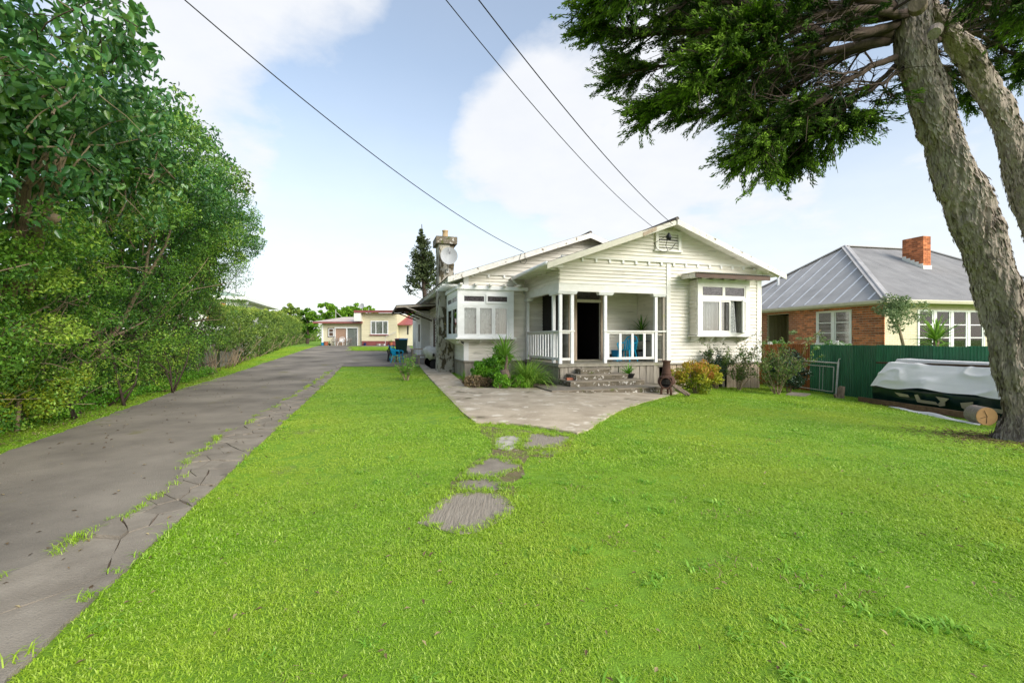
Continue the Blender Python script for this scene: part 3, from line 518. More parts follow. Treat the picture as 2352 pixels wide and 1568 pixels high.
def scatter(name, pts, scl, patches, label, kind='stuff'):
    """lawn: patches of blades stood on points by geometry nodes"""
    col = bpy.data.collections.new(name + '_patches')
    for p in patches: col.objects.link(bpy.data.objects.new('blade_patch', p))
    me = bpy.data.meshes.new(name); me.vertices.add(len(pts)); me.vertices.foreach_set('co', np.asarray(pts, np.float32).ravel())
    a = me.attributes.new('rz', 'FLOAT', 'POINT'); a.data.foreach_set('value', RNG.uniform(0, 6.283, len(pts)).astype(np.float32))
    s = me.attributes.new('sc', 'FLOAT', 'POINT'); s.data.foreach_set('value', np.asarray(scl, np.float32)); me.update()
    o = link(name, me); tag(o, label, kind=kind)
    g = bpy.data.node_groups.new(name, 'GeometryNodeTree'); g.interface.new_socket('Geometry', in_out='INPUT', socket_type='NodeSocketGeometry'); g.interface.new_socket('Geometry', in_out='OUTPUT', socket_type='NodeSocketGeometry')
    N = g.nodes; L = g.links; gi = N.new('NodeGroupInput'); go = N.new('NodeGroupOutput'); ip = N.new('GeometryNodeInstanceOnPoints'); ci = N.new('GeometryNodeCollectionInfo')
    ci.inputs['Collection'].default_value = col; ci.inputs['Separate Children'].default_value = True; ci.inputs['Reset Children'].default_value = True; ip.inputs['Pick Instance'].default_value = True
    ra = N.new('GeometryNodeInputNamedAttribute'); ra.data_type = 'FLOAT'; ra.inputs[0].default_value = 'rz'; sa = N.new('GeometryNodeInputNamedAttribute'); sa.data_type = 'FLOAT'; sa.inputs[0].default_value = 'sc'
    cx = N.new('ShaderNodeCombineXYZ'); L.new(ra.outputs[0], cx.inputs[2])
    L.new(gi.outputs[0], ip.inputs['Points']); L.new(ci.outputs[0], ip.inputs['Instance']); L.new(cx.outputs[0], ip.inputs['Rotation']); L.new(sa.outputs[0], ip.inputs['Scale']); L.new(ip.outputs[0], go.inputs[0])
    o.modifiers.new('scatter', 'NODES').node_group = g
    return o
def house_ab(x, y):
    dx, dy = x - HO[0], y - HO[1]; return dx * HC + dy * HS, -dx * HS + dy * HC
HANG = 16.6; HC, HS = math.cos(R(HANG)), math.sin(R(HANG)); HO = (1.52, 14.55)
def keep(x, y):
    """where grass grows"""
    n = len(x); dr = np.interp(y, [p[1] for p in DR], [p[0] for p in DR]); dl = np.interp(y, [p[1] for p in DL], [p[0] for p in DL])
    k = ((x > dr + .02) | (x < dl - .03)); k &= ~((y > 22.2) & (x > dl - .03) & (x < 3))
    for s in sl: k &= ~pip(x, y, s)
    k &= ~pip(x, y, PATIO); k &= ~pip(x, y, [(p.x, p.y) for p in pth])
    a, b = house_ab(x, y); k &= ~((a > -2.5) & (a < 8.0) & (b > 3.4)); k &= ~((a > -.1) & (a < 8) & (b > -.02))
    inb = pip(x, y, bed); k &= ~(inb & (RNG.random(n) < .93)); inb = pip(x, y, [(p.x, p.y) for p in bed2]); k &= ~(inb & (RNG.random(n) < .55))
    inb = pip(x, y, TRAIL); k &= ~(inb & (RNG.random(n) < .62))
    k &= x < 15.64 - .298 * y - .1
    return k
def lawn_pts(y0, y1, step, xr):
    ys = np.arange(y0, y1, step); P = []
    for y in ys:
        a, b = xr(y); xs = np.arange(a, b, step); P.append(np.stack([xs + RNG.uniform(-.5, .5, len(xs)) * step, y + RNG.uniform(-.5, .5, len(xs)) * step], 1))
    P = np.concatenate(P); k = keep(P[:, 0], P[:, 1]); P = P[k]
    return np.column_stack([P, gz(P[:, 0], P[:, 1]) - .004])
near = [blade_patch('blades', .24, 190, .026, .0064, M['l_grass']) for _ in range(6)]
mid = [blade_patch('blades', .42, 240, .028, .010, M['l_grass']) for _ in range(4)]
far = [blade_patch('blades', .9, 420, .032, .018, M['l_grass']) for _ in range(4)]
xr = lambda y: (-1.25 * y - 1.6, 1.2 * y + 1.6)
P1 = lawn_pts(1.1, 5.2, .12, xr); P2 = lawn_pts(5.2, 11, .21, lambda y: (-1.2 * y - 1, 1.15 * y + 1)); P3 = lawn_pts(11, 46, .45, lambda y: (-.9 * y - 2, min(14, .9 * y)))
def scl(P): return np.clip(.85 + .35 * fbm(np.column_stack([P[:, :2] * .8, np.zeros(len(P))]), 3, 5), .45, 1.5)
scatter('lawn_grass', P1, scl(P1), near, 'mown bright green grass nearest to the camera')
scatter('lawn_grass', P2, scl(P2), mid, 'mown bright green lawn in the middle of the yard')
scatter('lawn_grass', P3, scl(P3), far, 'mown green lawn by the house and along the verge')
Pi = np.stack([RNG.uniform(min(p.x for p in isl), max(p.x for p in isl), 260), RNG.uniform(min(p.y for p in isl), max(p.y for p in isl), 260)], 1)
Pi = Pi[pip(Pi[:, 0], Pi[:, 1], [(p.x, p.y) for p in isl])]; scatter('island_grass', np.column_stack([Pi, gz(Pi[:, 0], Pi[:, 1]) + .05]), np.ones(len(Pi)), far, 'mown grass on the patch before the cream house')
# weeds in the drive margin, on the patio edge and against the slabs
tw = []
for i in range(210):
    y = random.uniform(1.6, 20); x = plerp(DR, y) - (random.choice([0, 1, 1, 1]) * SW(y) + abs(random.gauss(0, .06))) + .06; tw.append((x, y, gzf(x, y) + .02))
for s in (sl + [PATIO]):
    for k in range(len(s)):
        a = Vector((*s[k], 0)); b = Vector((*s[(k + 1) % len(s)], 0))
        for f in np.arange(0, 1, .05 / max(.05, (b - a).length)):
            p = a.lerp(b, f); tw.append((p.x + random.gauss(0, .045), p.y + random.gauss(0, .045), gzf(p.x, p.y) + .004))
tw = [p for p in tw if not (house_ab(p[0], p[1])[1] > -1.9 and -.7 < house_ab(p[0], p[1])[0] < 3.2)]
yl = RNG.uniform(1.9, 9, 520); xl = RNG.uniform(-1, 1, 520) * (yl * 1.1 + .3); g_ = fbm(np.column_stack([xl * .7, yl * .7, 0 * xl]), 3, 21) + RNG.normal(0, .25, 520); ok = keep(xl, yl) & (g_ > .1)
broad = [blade_patch('blades', .14, 22, .036, .012, M['l_weed']) for _ in range(4)] + [blade_patch('blades', .2, 14, .03, .006, M['l_dry'])]
scatter('lawn_weeds', np.column_stack([xl, yl, gz(xl, yl)])[ok], RNG.uniform(.5, 1.2, int(ok.sum())), broad, 'broader-leaved weeds and dry tufts in the lawn')
weed = [blade_patch('blades', .10, 26, .045, .005, M['l_grass']) for _ in range(4)]
scatter('weeds', tw, RNG.uniform(.5, 1.25, len(tw)), weed, 'tufts of grass growing in the cracks and slab edges')
# fallen leaves and clippings
n = 420; y = RNG.uniform(2, 18, n) ; x = np.array([random.uniform(plerp(DL, v) - .2, plerp(DR, v)) for v in y]); n2 = 2600
y2 = RNG.uniform(4.8, 19, n2); x2 = np.array([plerp(DL, v) - abs(random.gauss(.2, .9)) - .1 for v in y2]); x = np.concatenate([x, x2]); y = np.concatenate([y, y2])
Pn = np.column_stack([x, y, gz(x, y) + .03]); Nn = rnd_unit(len(x)) * .35 + [0, 0, 1]; Dn = rnd_unit(len(x)) * [1, 1, .15]
ln = RNG.uniform(.02, .06, len(x))
yl = RNG.uniform(1.8, 13, 900); xl = RNG.uniform(-1, 1, 900) * yl * 1.1; ok = keep(xl, yl); xl, yl = xl[ok], yl[ok]
Pn = np.concatenate([Pn, np.column_stack([xl, yl, gz(xl, yl) + .026])]); Dn = np.concatenate([Dn, rnd_unit(len(xl)) * [1, 1, .15]]); Nn = np.concatenate([Nn, rnd_unit(len(xl)) * .4 + [0, 0, 1]]); ln = np.concatenate([ln, RNG.uniform(.015, .05, len(xl))]); x = np.concatenate([x, xl]); Vv, Fc = leaves(Pn, Dn, Nn, ln, ln * .4)
tag(np_obj('leaf_litter', Vv, Fc, M['l_dry'], None, np.repeat(RNG.random(len(x)), 4)), 'dry fallen leaves scattered over drive, verge and lawn', kind='stuff')

# ------------------------------------------------------------------ the weatherboard bungalow (local x along the front, y to the back)
def HA(px, b):
    k = (px - CX) / F; return (k * (HO[1] + b * HC) - HO[0] + b * HS) / (HC - k * HS)
def HW(a, b, z=0): return Vector((HO[0] + a * HC - b * HS, HO[1] + a * HS + b * HC, z))
def HZ(py, a, b): return CAMH - (py - HY) / F * HW(a, b).y
def HG(a, b): p = HW(a, b); return gzf(p.x, p.y)
H = empty('bungalow', (HO[0], HO[1], 0), R(HANG), 'weathered white weatherboard bungalow with verandah and bay windows', 'house')
FL = .69; BB = 3.5; BD = 1.8; AW = 3.97; AR = 7.95; AL = -2.4; AN = 1.13; BK = 17.0
def board_mesh(pitch, _c={}):
    k = round(pitch, 4)
    if k not in _c:
        m = MB(); T = pitch + .006
        m.v = [(0, .002, 0), (0, -.038, 0), (0, -.036, .016), (0, -.004, T), (0, .002, T), (1, .002, 0), (1, -.038, 0), (1, -.036, .016), (1, -.004, T), (1, .002, T)]
        m.f = [(0, 1, 6, 5), (1, 2, 7, 6), (2, 3, 8, 7), (3, 4, 9, 8), (4, 3, 2, 1, 0), (5, 6, 7, 8, 9)]; _c[k] = m.mesh('weatherboard', M['paint'])
    return _c[k]
def cut(s0, s1, ops):
    segs = [(s0, s1)]
    for a, b in ops: segs = [t for s in segs for t in ((s[0], min(s[1], a)), (max(s[0], b), s[1])) if t[1] - t[0] > .03]
    return segs
def wall(name, p0, p1, z0, z1, ops=(), pitch=.122, boards=True, mat=None, thick=.1, bz0=None, root=H, label=None):
    """wall core with openings (s0, s1, z0, z1) and its boards, outward side to the right of p0 -> p1"""
    p0 = Vector((*p0, 0)); p1 = Vector((*p1, 0)); L = (p1 - p0).length; rz = math.atan2(p1.y - p0.y, p1.x - p0.x); m = MB(); s = 0
    for a, b, c, d in sorted(ops):
        m.box(s, 0, z0, a, thick, z1)
        if c > z0: m.box(a, 0, z0, b, thick, c)
        if d < z1: m.box(a, 0, d, b, thick, z1)
        s = b
    m.box(s, 0, z0, L, thick, z1)
    o = m.build(name, mat or M['trim'], root, loc=p0, rz=rz); tag(o, label)
    if boards:
        z = bz0 if bz0 is not None else z0; n = max(1, round((z1 - z) / pitch)); ph = (z1 - z) / n
        for i in range(n):
            zz_ = z + i * ph
            for a, b in cut(0, L, [(q[0], q[1]) for q in ops if q[2] < zz_ + ph * .5 < q[3]]):
                link('weatherboard', board_mesh(ph), o, (a, random.uniform(-.003, .002), zz_ + random.uniform(-.003, .003)), (random.gauss(0, .01), random.gauss(0, .0010), 0), (b - a, 1, 1))
    return o
def gable_boards(parent, b, zb, apex, slope, z0, x0lim=-99, x1lim=99, pitch=.122):
    """boards of a gable triangle: apex (a, z), slope"""
    z = z0
    while z < apex[1] - .1:
        zt = min(z + pitch, apex[1]); wb = (apex[1] - z) / slope; wt = (apex[1] - zt) / slope
        xa, xb, xc, xd = [max(x0lim, min(x1lim, q)) for q in (apex[0] - wb, apex[0] + wb, apex[0] + wt, apex[0] - wt)]
        if xb - xa < .1: z += pitch; continue
        m = MB(); n = [(xa, b - .042, z), (xb, b - .042, z), (xc, b - .008, zt + .004), (xd, b - .008, zt + .004), (xa, b, z), (xb, b, z), (xc, b, zt + .004), (xd, b, zt + .004)]
        m.v = n; m.f = [(0, 1, 2, 3), (4, 5, 1, 0), (7, 6, 5, 4)[::-1], (1, 5, 6, 2), (0, 3, 7, 4), (3, 2, 6, 7)]
        m.build('weatherboard', M['paint'], parent); z += pitch
# front room window bay and side bay openings
WB = -.45; WA0 = HA(1603, WB); WA1 = HA(1722, WB)
zs, zh = HZ(768, WA0 + 1, WB), HZ(656, WA0 + 1, WB)
BF = 2.95; BA0 = -2.78; BA1 = HA(1180, BF); BS = 5.62
zbs, zbh = 1.53, 3.30
wall('front_wall', (AW, 0), (AR, 0), FL - .04, 4.10, [(WA0 + .08 - AW, WA1 - .08 - AW, zs, zh)])
wall('porch_side_wall', (AW, BD), (AW, 0), FL - .04, 3.5)
dA0, dA1 = HA(1324, BD), HA(1379, BD)
wall('entry_wall', (AN, BD), (AW, BD), FL - .04, 3.5, [(dA0 - AN, dA1 - AN, FL - .04, 3.28)])
wall('nook_wall', (AN, BB), (AN, BD), FL - .04, 3.5)
wall('left_room_front_wall', (AL, BB), (AN, BB), FL - .04, 3.92, [(.06, BA1 - AL - .06, zbs, zbh)])
wall('left_side_wall', (AL, BK), (AL, BB), FL - .04, 3.9, [(BK - BS, BK - BB - .1, zbs, zbh), (BK - 8.1, BK - 7.3, 1.6, 3.0)], pitch=.16)
wall('right_side_wall', (AR, 0), (AR, BK), FL - .04, 4.05, pitch=.244)
wall('rear_wall', (AR, BK), (AL, BK), 0, 4.05, boards=False)
# plain lining that closes the rooms, near-black to paint their shade
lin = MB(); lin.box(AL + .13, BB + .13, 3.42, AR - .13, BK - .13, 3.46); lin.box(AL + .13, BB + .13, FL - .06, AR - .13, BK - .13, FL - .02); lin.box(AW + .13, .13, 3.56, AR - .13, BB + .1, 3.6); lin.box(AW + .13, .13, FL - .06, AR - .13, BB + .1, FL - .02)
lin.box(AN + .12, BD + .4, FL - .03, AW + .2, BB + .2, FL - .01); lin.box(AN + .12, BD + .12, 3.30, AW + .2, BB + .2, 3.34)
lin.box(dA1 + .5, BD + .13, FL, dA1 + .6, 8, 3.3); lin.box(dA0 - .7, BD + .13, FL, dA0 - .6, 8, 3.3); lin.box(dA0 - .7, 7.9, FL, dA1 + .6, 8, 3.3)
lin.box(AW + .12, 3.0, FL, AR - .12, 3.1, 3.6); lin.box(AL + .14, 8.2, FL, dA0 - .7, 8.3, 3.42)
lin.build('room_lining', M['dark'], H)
# verandah: upper wall, beam, ceiling
ua = wall('verandah_gable_wall', (0, 0), (AW, 0), 3.27, 4.10)
us = wall('verandah_side_wall', (0, BB), (0, 0), 3.27, 4.0, pitch=.15)
bm_ = MB(); bm_.box(-.035, -.035, 3.02, AW - .03, .10, 3.262); bm_.box(-.035, .10, 3.02, .10, BB - .002, 3.262); bm_.box(-.05, -.05, 3.262, AW - .03, .12, 3.285); bm_.box(-.05, .12, 3.262, .12, BB - .002, 3.285); bm_.build('verandah_beam', M['trim'], H)
MB().box(.08, .08, 3.32, AW, BD, 3.35).box(.08, BD, 3.32, AN, BB, 3.35).build('verandah_ceiling', M['paint'], H)
for nm, a0, a1, b0 in (('corner_board', AW - .02, AW + .13, -.055), ('corner_board', AR - .14, AR + .03, -.055)):
    MB().box(a0, b0, FL - .05, a1, .0, 4.06).build(nm, M['trim'], H)
MB().box(AR - .001, -.055, FL - .05, AR + .055, .16, 4.04).build('corner_board', M['trim'], H)
MB().box(AL - .055, BB - .055, FL - .03, AL + .13, BB - .001, 3.88).box(AL - .055, BB - .001, FL - .03, AL - .001, BB + .14, 3.88).build('corner_board', M['trim2'], H)
MB().box(-.06, BB - .05, 3.1, .02, BB + .0, 3.9).build('corner_board', M['paint'], H)
# gable ends
SL = (5.44 - 3.83) / 4.5; GA = 3.95; gz0 = 4.16
g1 = MB(); g1.slab([(GA - (5.40 - gz0) / SL, 0, gz0), (GA + (5.40 - gz0) / SL, 0, gz0), (GA, 0, 5.40)], (0, .08, 0)); g1 = g1.build('front_gable', M['trim'], H)
gable_boards(g1, -.05, 0, (GA, 5.40), SL, gz0)
MB().box(.05, -.085, 4.095, AR - .02, -.002, 4.16).build('gable_ledge', M['trim'], H)
for i in range(16):
    a = .25 + i * (AR - .55) / 15; MB().slab([(a, -.075, 4.095), (a + .07, -.075, 4.095), (a + .07, -.001, 4.095), (a, -.001, 4.095)], (0, 0, -.11)).build('bracket', M['trim2'], H)
MA, MZ, MSL = 2.57, 5.69, .345; mb = 3.4
g2 = MB(); g2.slab([(MA - (MZ - .04 - 3.95) / MSL, BB, 3.95), (MA + (MZ - .04 - 3.95) / MSL, BB, 3.95), (MA, BB, MZ - .04)], (0, .1, 0)); g2 = g2.build('main_gable', M['trim'], H)
gable_boards(g2, BB - .03, 0, (MA, MZ - .05), MSL, 3.98, x1lim=4.2, pitch=.15)
for i in range(6): a = AL + .25 + i * .62; MB().box(a, BB - .09, 3.84, a + .07, BB - .036, 3.95).build('bracket', M['trim2'], H)
MB().box(AL + .1, BB - .075, 3.925, 1.5, BB - .034, 3.978).build('gable_ledge', M['flaky'], H)
# roofs of corrugated iron
def corr(m, o, ux, uy, n, x0, x1, y0, y1, pitch=.076, amp=.009, ss=4):
    """corrugated sheet: origin, unit across, unit along, normal; y0(x), y1(x) limits"""
    o, ux, uy, n = Vector(o), Vector(ux), Vector(uy), Vector(n); k = max(2, int((x1 - x0) / pitch * ss)); b = len(m.v); f0 = y0 if callable(y0) else (lambda x: y0); f1 = y1 if callable(y1) else (lambda x: y1)
    for i in range(k + 1):
        x = x0 + (x1 - x0) * i / k; h = amp * math.sin(2 * math.pi * x / pitch)
        m.v += [tuple(o + ux * x + uy * f0(x) + n * h), tuple(o + ux * x + uy * f1(x) + n * h)]
    for i in range(k): j = b + 2 * i; m.f.append((j, j + 2, j + 3, j + 1))
    return m
def gable_roof(name, apex_a, apex_z, la, ra, slope, b0, b1, mat):
    r = MB(); t = .05
    for sgn, ea in ((-1, la), (1, ra)):
        ez = apex_z - abs(ea - apex_a) * slope
        q = [(apex_a, b0, apex_z), (apex_a, b1, apex_z), (ea, b1, ez), (ea, b0, ez)]
        if sgn > 0: q = q[::-1]
        r.slab(q, t)
    ro = r.build(name, M['paint'], H)
    for sgn, ea in ((-1, la), (1, ra)):
        ln_ = math.hypot(ea - apex_a, (ea - apex_a) * slope); d = Vector((ea - apex_a, 0, -abs(ea - apex_a) * slope)).normalized(); nn = Vector((-d.z * sgn, 0, abs(d.x))).normalized()
        y = b0 - .03
        while y < b1:
            m = MB(); corr(m, Vector((apex_a, 0, apex_z + .016)), (0, 1, 0), d, nn, y, min(y + .78, b1), 0, ln_ + .05); m.build('roof_sheet', mat, ro); y += .76
    MB().tube([(apex_a, b0 - .03, apex_z + .03), (apex_a, b1, apex_z + .03)], .07, 8).build('ridge_cap', mat, ro)
    return ro
RF = -.6
r1 = gable_roof('front_roof', GA, 5.44, -.62, 8.5, SL, RF, 6.0, M['rustiron'])
r2 = gable_roof('main_roof', MA, MZ, -3.11, 8.25, MSL, 3.0, BK + .4, M['rustiron'])
def barge(nm, a0, z0, a1, z1, b, mat, h=.19, th=.035, parent=H): return MB().slab([(a0, b, z0), (a1, b, z1), (a1, b, z1 - h), (a0, b, z0 - h)], (0, th, 0)).build(nm, mat, parent)
zl = lambda a: 5.45 - abs(a - GA) * SL
ab = GA - 1.32                                      # upper part of this barge board has fallen away
barge('barge_board', -.66, zl(-.66), ab, zl(ab), RF - .04, M['barge'])
barge('barge_board', ab + .02, zl(ab) - .06, ab + .52, zl(ab + .52) - .02, RF - .035, M['tanwood'], .12, .025)
barge('barge_board', ab + .1, zl(ab + .1) - .07, GA, zl(GA) - .04, RF - .002, M['paint'], .13, .02)
barge('barge_board', GA, zl(GA), 8.54, zl(8.54), RF - .04, M['flaky'], .18)
zm = lambda a: MZ + .01 - abs(a - MA) * MSL
barge('barge_board', -3.13, zm(-3.13), MA, zm(MA), 2.955, M['flaky'], .20); barge('barge_board', MA, zm(MA), 4.4, zm(4.4), 2.955, M['flaky'], .20)
# gutter along the verandah side and its downpipe
gt = MB(); gt.tube([(-.68, RF - .02, 3.78), (-.68, 3.0, 3.76)], .062, 10); gt = gt.build('gutter', M['trim2'], H, True)
MB().tube([(-.68, 2.95, 3.74), (-.62, 2.98, 3.66), (-.1, 3.34, 3.36), (-.06, 3.38, 3.25)], .04, 8).build('downpipe', M['trim2'], H, True)
for i in range(7): b = -.35 + i * .5; MB().box(-.66, b, 3.71, -.02, b + .05, 3.80).build('rafter_tail', M['trim'], H)
for i in range(26): b = 3.2 + i * .53; MB().slab([(-3.1, b, 3.655), (-2.45, b, 3.655 + .65 * MSL), (-2.45, b, 3.58 + .65 * MSL), (-3.1, b, 3.575)], (0, .06, 0)).build('rafter_tail', M['trim2'], H)
for i in range(12): b = -.4 + i * .6; MB().slab([(8.45, b, 3.775), (7.98, b, 3.775 + .47 * SL), (7.98, b, 3.70 + .47 * SL), (8.45, b, 3.71)][::-1], (0, .05, 0)).build('rafter_tail', M['trim'], H)
# louvre vent in the gable
va0, va1 = HA(1505, -.1), HA(1563, -.1); vz0, vz1 = HZ(575, 3.9, -.1), HZ(531, 3.9, -.1)
vt = MB(); f = .11; vt.box(va0, -.15, vz0, va0 + f, -.06, vz1).box(va1 - f, -.15, vz0, va1, -.06, vz1).box(va0 + f, -.145, vz1 - f, va1 - f, -.06, vz1).box(va0 - .05, -.17, vz0 - .05, va1 + .05, -.06, vz0)
vt = vt.build('louvre_vent', M['trim'], H)
MB().box(va0 + f, -.07, vz0, va1 - f, -.058, vz1 - f).build('vent_back', M['dark'], vt)
for i in range(6): z = vz0 + .02 + i * (vz1 - f - vz0) / 6; MB().slab([(va0 + f, -.135, z), (va1 - f, -.135, z), (va1 - f, -.075, z + .055), (va0 + f, -.075, z + .055)], .014).build('louvre', M['trim'], vt)
# floor and verandah deck
MB().box(AW, -.06, FL - .09, AR + .07, .0, FL - .045).box(AL - .07, BB - .08, FL - .09, AN, BB, FL - .04).box(AL - .08, BB, FL - .09, AL, BK, FL - .04).build('base_trim', M['greywood'], H)
dk = MB().box(-.07, -.07, FL - .10, AW, -.02, FL - .025).box(-.07, -.02, FL - .10, -.02, BB - .09, FL - .025).box(0, 0, FL - .16, AW, BD, FL - .06).box(0, BD, FL - .16, AN, BB, FL - .06).build('deck_frame', M['deck'], H)
for i in range(28):
    a = -.06 + i * .1435; b1 = BB if a + .14 < AN else BD
    link('deck_plank', ubox(M['deck']), dk, (a, -.09, FL - .022), (0, 0, 0), (.138, b1 + .08, .022))
# vertical skirting boards below the floor
def skirt(p0, p1, mat, gaps=(), wd=.15, off=0., zt=FL - .10, out=.0):
    p0 = Vector((*p0, 0)); p1 = Vector((*p1, 0)); L = (p1 - p0).length; d = (p1 - p0) / L; s = 0; rz = math.atan2(d.y, d.x)
    while s < L - .03:
        w_ = min(wd * random.uniform(.85, 1.15), L - s)
        if not any(a < s + w_ / 2 < b for a, b in gaps):
            p = p0 + d * s; zb = HG(p.x, p.y) + random.uniform(-.04, .02)
            link('skirt_board', ubox(mat), H, (p.x, p.y, zb), (-out + random.gauss(0, .012), random.gauss(0, .006), rz), (w_ - .012, .022, zt - zb))
        s += w_
skirt((.02, -.015), (AW - .1, -.015), M['greywood'], [(3.62, 3.84)])
skirt((-.015, BB - .1), (-.015, 0), M['greywood'], out=.0, wd=.12)
skirt((AW + .1, -.01), (AR, -.01), M['tanwood'], [(1.0, 2.45)])
skirt((AL - .02, BB - .02), (-.03, BB - .02), M['greywood']); skirt((AL - .02, BK), (AL - .02, BB), M['greywood'], wd=.2); skirt((AR + .02, 0), (AR + .02, BK), M['tanwood'], wd=.3)
MB().box(AW + .2, .35, -.8, AR - .05, .4, FL - .1).box(.2, 1.2, -.5, AW, 1.25, FL - .16).build('underfloor_shade', M['dark'], H)  # near-black sheets behind the skirting, standing in for shade under the floor
for a in (3.6, 5.2, 6.35): MB().box(a, .06, -.7, a + .12, .18, FL - .05).build('pile', M['greywood'], H)
# verandah posts, caps, rails
def post(a, b, z0=FL, z1=2.93, wd=.10, mat=None): return pbox('post', mat or M['trim2'], H, a - wd / 2, b - wd / 2, z0, a + wd / 2, b + wd / 2, z1)
pa1, pa2, pa3 = HA(1314, .03), HA(1390, .03), HA(1506, .03)
for a, b in ((.04, .04), (pa1, .04), (pa2, .04), (pa3, .04), (.04, .60), (.04, 3.30)): post(a, b)
post(AW - .09, .05, mat=M['greywood'], wd=.09)
def cap(a0, a1, b0, b1):
    m = MB(); e = .035; m.v = [(a0 + e, b0 + e, 2.925), (a1 - e, b0 + e, 2.925), (a1 - e, b1 - e, 2.925), (a0 + e, b1 - e, 2.925), (a0, b0, 3.015), (a1, b0, 3.015), (a1, b1, 3.015), (a0, b1, 3.015)]
    m.f = [(3, 2, 1, 0), (4, 5, 6, 7), (0, 1, 5, 4), (1, 2, 6, 5), (2, 3, 7, 6), (3, 0, 4, 7)]; m.build('post_cap', M['trim2'], H)
cap(-.08, pa1 + .16, -.075, .16); cap(-.08, .16, .165, .80); cap(pa2 - .28, pa2 + .28, -.075, .16); cap(pa3 - .16, AW - .03, -.075, .16); cap(-.1, .18, 3.0, 3.42)
def rail(p, q, z, w_=.13, h=.045, nm='handrail'): MB().bar((*p, z), (*q, z), w_, h).build(nm, M['trim'], H)
rail((-.03, .04), (pa1 + .08, .04), 1.74); rail((.04, .11), (.04, 3.4), 1.735); rail((pa2 - .07, .03), (AW - .02, .03), 1.74)
for p, q in (((.09, .04), (pa1 - .05, .04)), ((.04, .09), (.04, 3.26)), ((pa2 + .05, .04), (pa3 - .05, .04))): rail(p, q, .835, .05, .08, 'bottom_rail'); rail(p, q, 1.685, .04, .06, 'sub_rail')
for i in range(12):
    b = .30 + i * .262
    if abs(b - .60) > .12: pbox('baluster', M['trim2'], H, .025, b, .876, .065, b + .075, 1.654)
for a in np.linspace(pa2 + .075, pa3 - .105, 6)[[0, 1, 2, 3, 4]] if False else [pa2 + .10, pa2 + .56, pa2 + 1.02, pa2 + 1.48, pa3 - .11]:
    if a < pa3 - .08: pbox('baluster', M['trim2'], H, a - .04, .02, .876, a + .045, .06, 1.654)
MB().box(pa3 + .1, .03, .74, AW - .14, .06, .80).box(pa3 + .1, .03, 1.6, AW - .14, .06, 1.66).build('sub_rail', M['greywood'], H)
# doorway: casing, fanlight, open door
dr = MB(); dr.box(dA0 - .13, BD - .05, FL - .02, dA0, BD + .02, 3.42).box(dA1, BD - .05, FL - .02, dA1 + .16, BD + .02, 3.42).box(dA0, BD - .05, 3.30, dA1, BD + .02, 3.42); dr = dr.build('door_frame', M['tanwood'], H)
MB().box(dA0, BD - .04, 2.83, dA1, BD + .08, 2.93).build('transom_bar', M['barge'], dr)
MB().box(dA0, BD + .03, 2.93, dA1, BD + .035, 3.28).build('fanlight', M['glass'], dr)
MB().box(dA0, BD - .06, FL - .02, dA1, BD + .12, FL + .03).build('door_sill', M['deck'], dr)
MB().box(dA0 + .02, BD + .15, FL + .03, dA0 + .06, BD + .95, 2.8).build('door_leaf', M['brownwood'], dr)
MB().box(AN - .04, BD - .06, FL, AN + .06, BD - .001, 3.4).build('corner_board', M['tanwood'], H)
# windows
def sash(parent, o, u, w_, z0, z1, fr=.055, pane='glass', dpt=.04, mat=None, swing=0.):
    """glazed sash: o = lower left corner (local xy), u = unit along it (outward side on the right), width, height range"""
    ang = math.atan2(u[1], u[0]); m = MB(); m.box(0, 0, z0, fr, dpt, z1).box(w_ - fr, 0, z0, w_, dpt, z1).box(fr, .001, z1 - fr, w_ - fr, dpt - .001, z1).box(fr, .001, z0, w_ - fr, dpt - .001, z0 + fr * 1.3)
    s = m.build('sash', mat or M['trim2'], parent, loc=(o[0], o[1], 0), rz=ang + swing)
    g = MB().box(fr, dpt * .45, z0 + fr * 1.3, w_ - fr, dpt * .55, z1 - fr).build('pane', M[pane], parent, loc=(o[0], o[1], 0), rz=ang + swing); return s
def drape(parent, p, q, z0, z1, mat, waves=7, amp=.025, nm='curtain', gather=0.):
    """hanging cloth between two plan points"""
    p = Vector((*p, 0)); q = Vector((*q, 0)); d = q - p; nrm = Vector((-d.y, d.x, 0)).normalized(); n = waves * 6; V = []; Fc = []; rows = 6; ph = random.uniform(0, 6)
    for j in range(rows + 1):
        t = j / rows
        for i in range(n + 1):
            s = i / n; s2 = s * (1 - gather * t) + gather * t * .0; c = p + d * s2 + nrm * amp * math.sin(s * waves * 6.283 + ph + .5 * math.sin(t * 3)) * (.6 + .4 * t); V.append((c.x, c.y, z1 + (z0 - z1) * t))
    for j in range(rows):
        for i in range(n): k = j * (n + 1) + i; Fc.append((k, k + 1, k + n + 2, k + n + 1))
    return np_obj(nm, V, Fc, mat, parent, smooth=True)
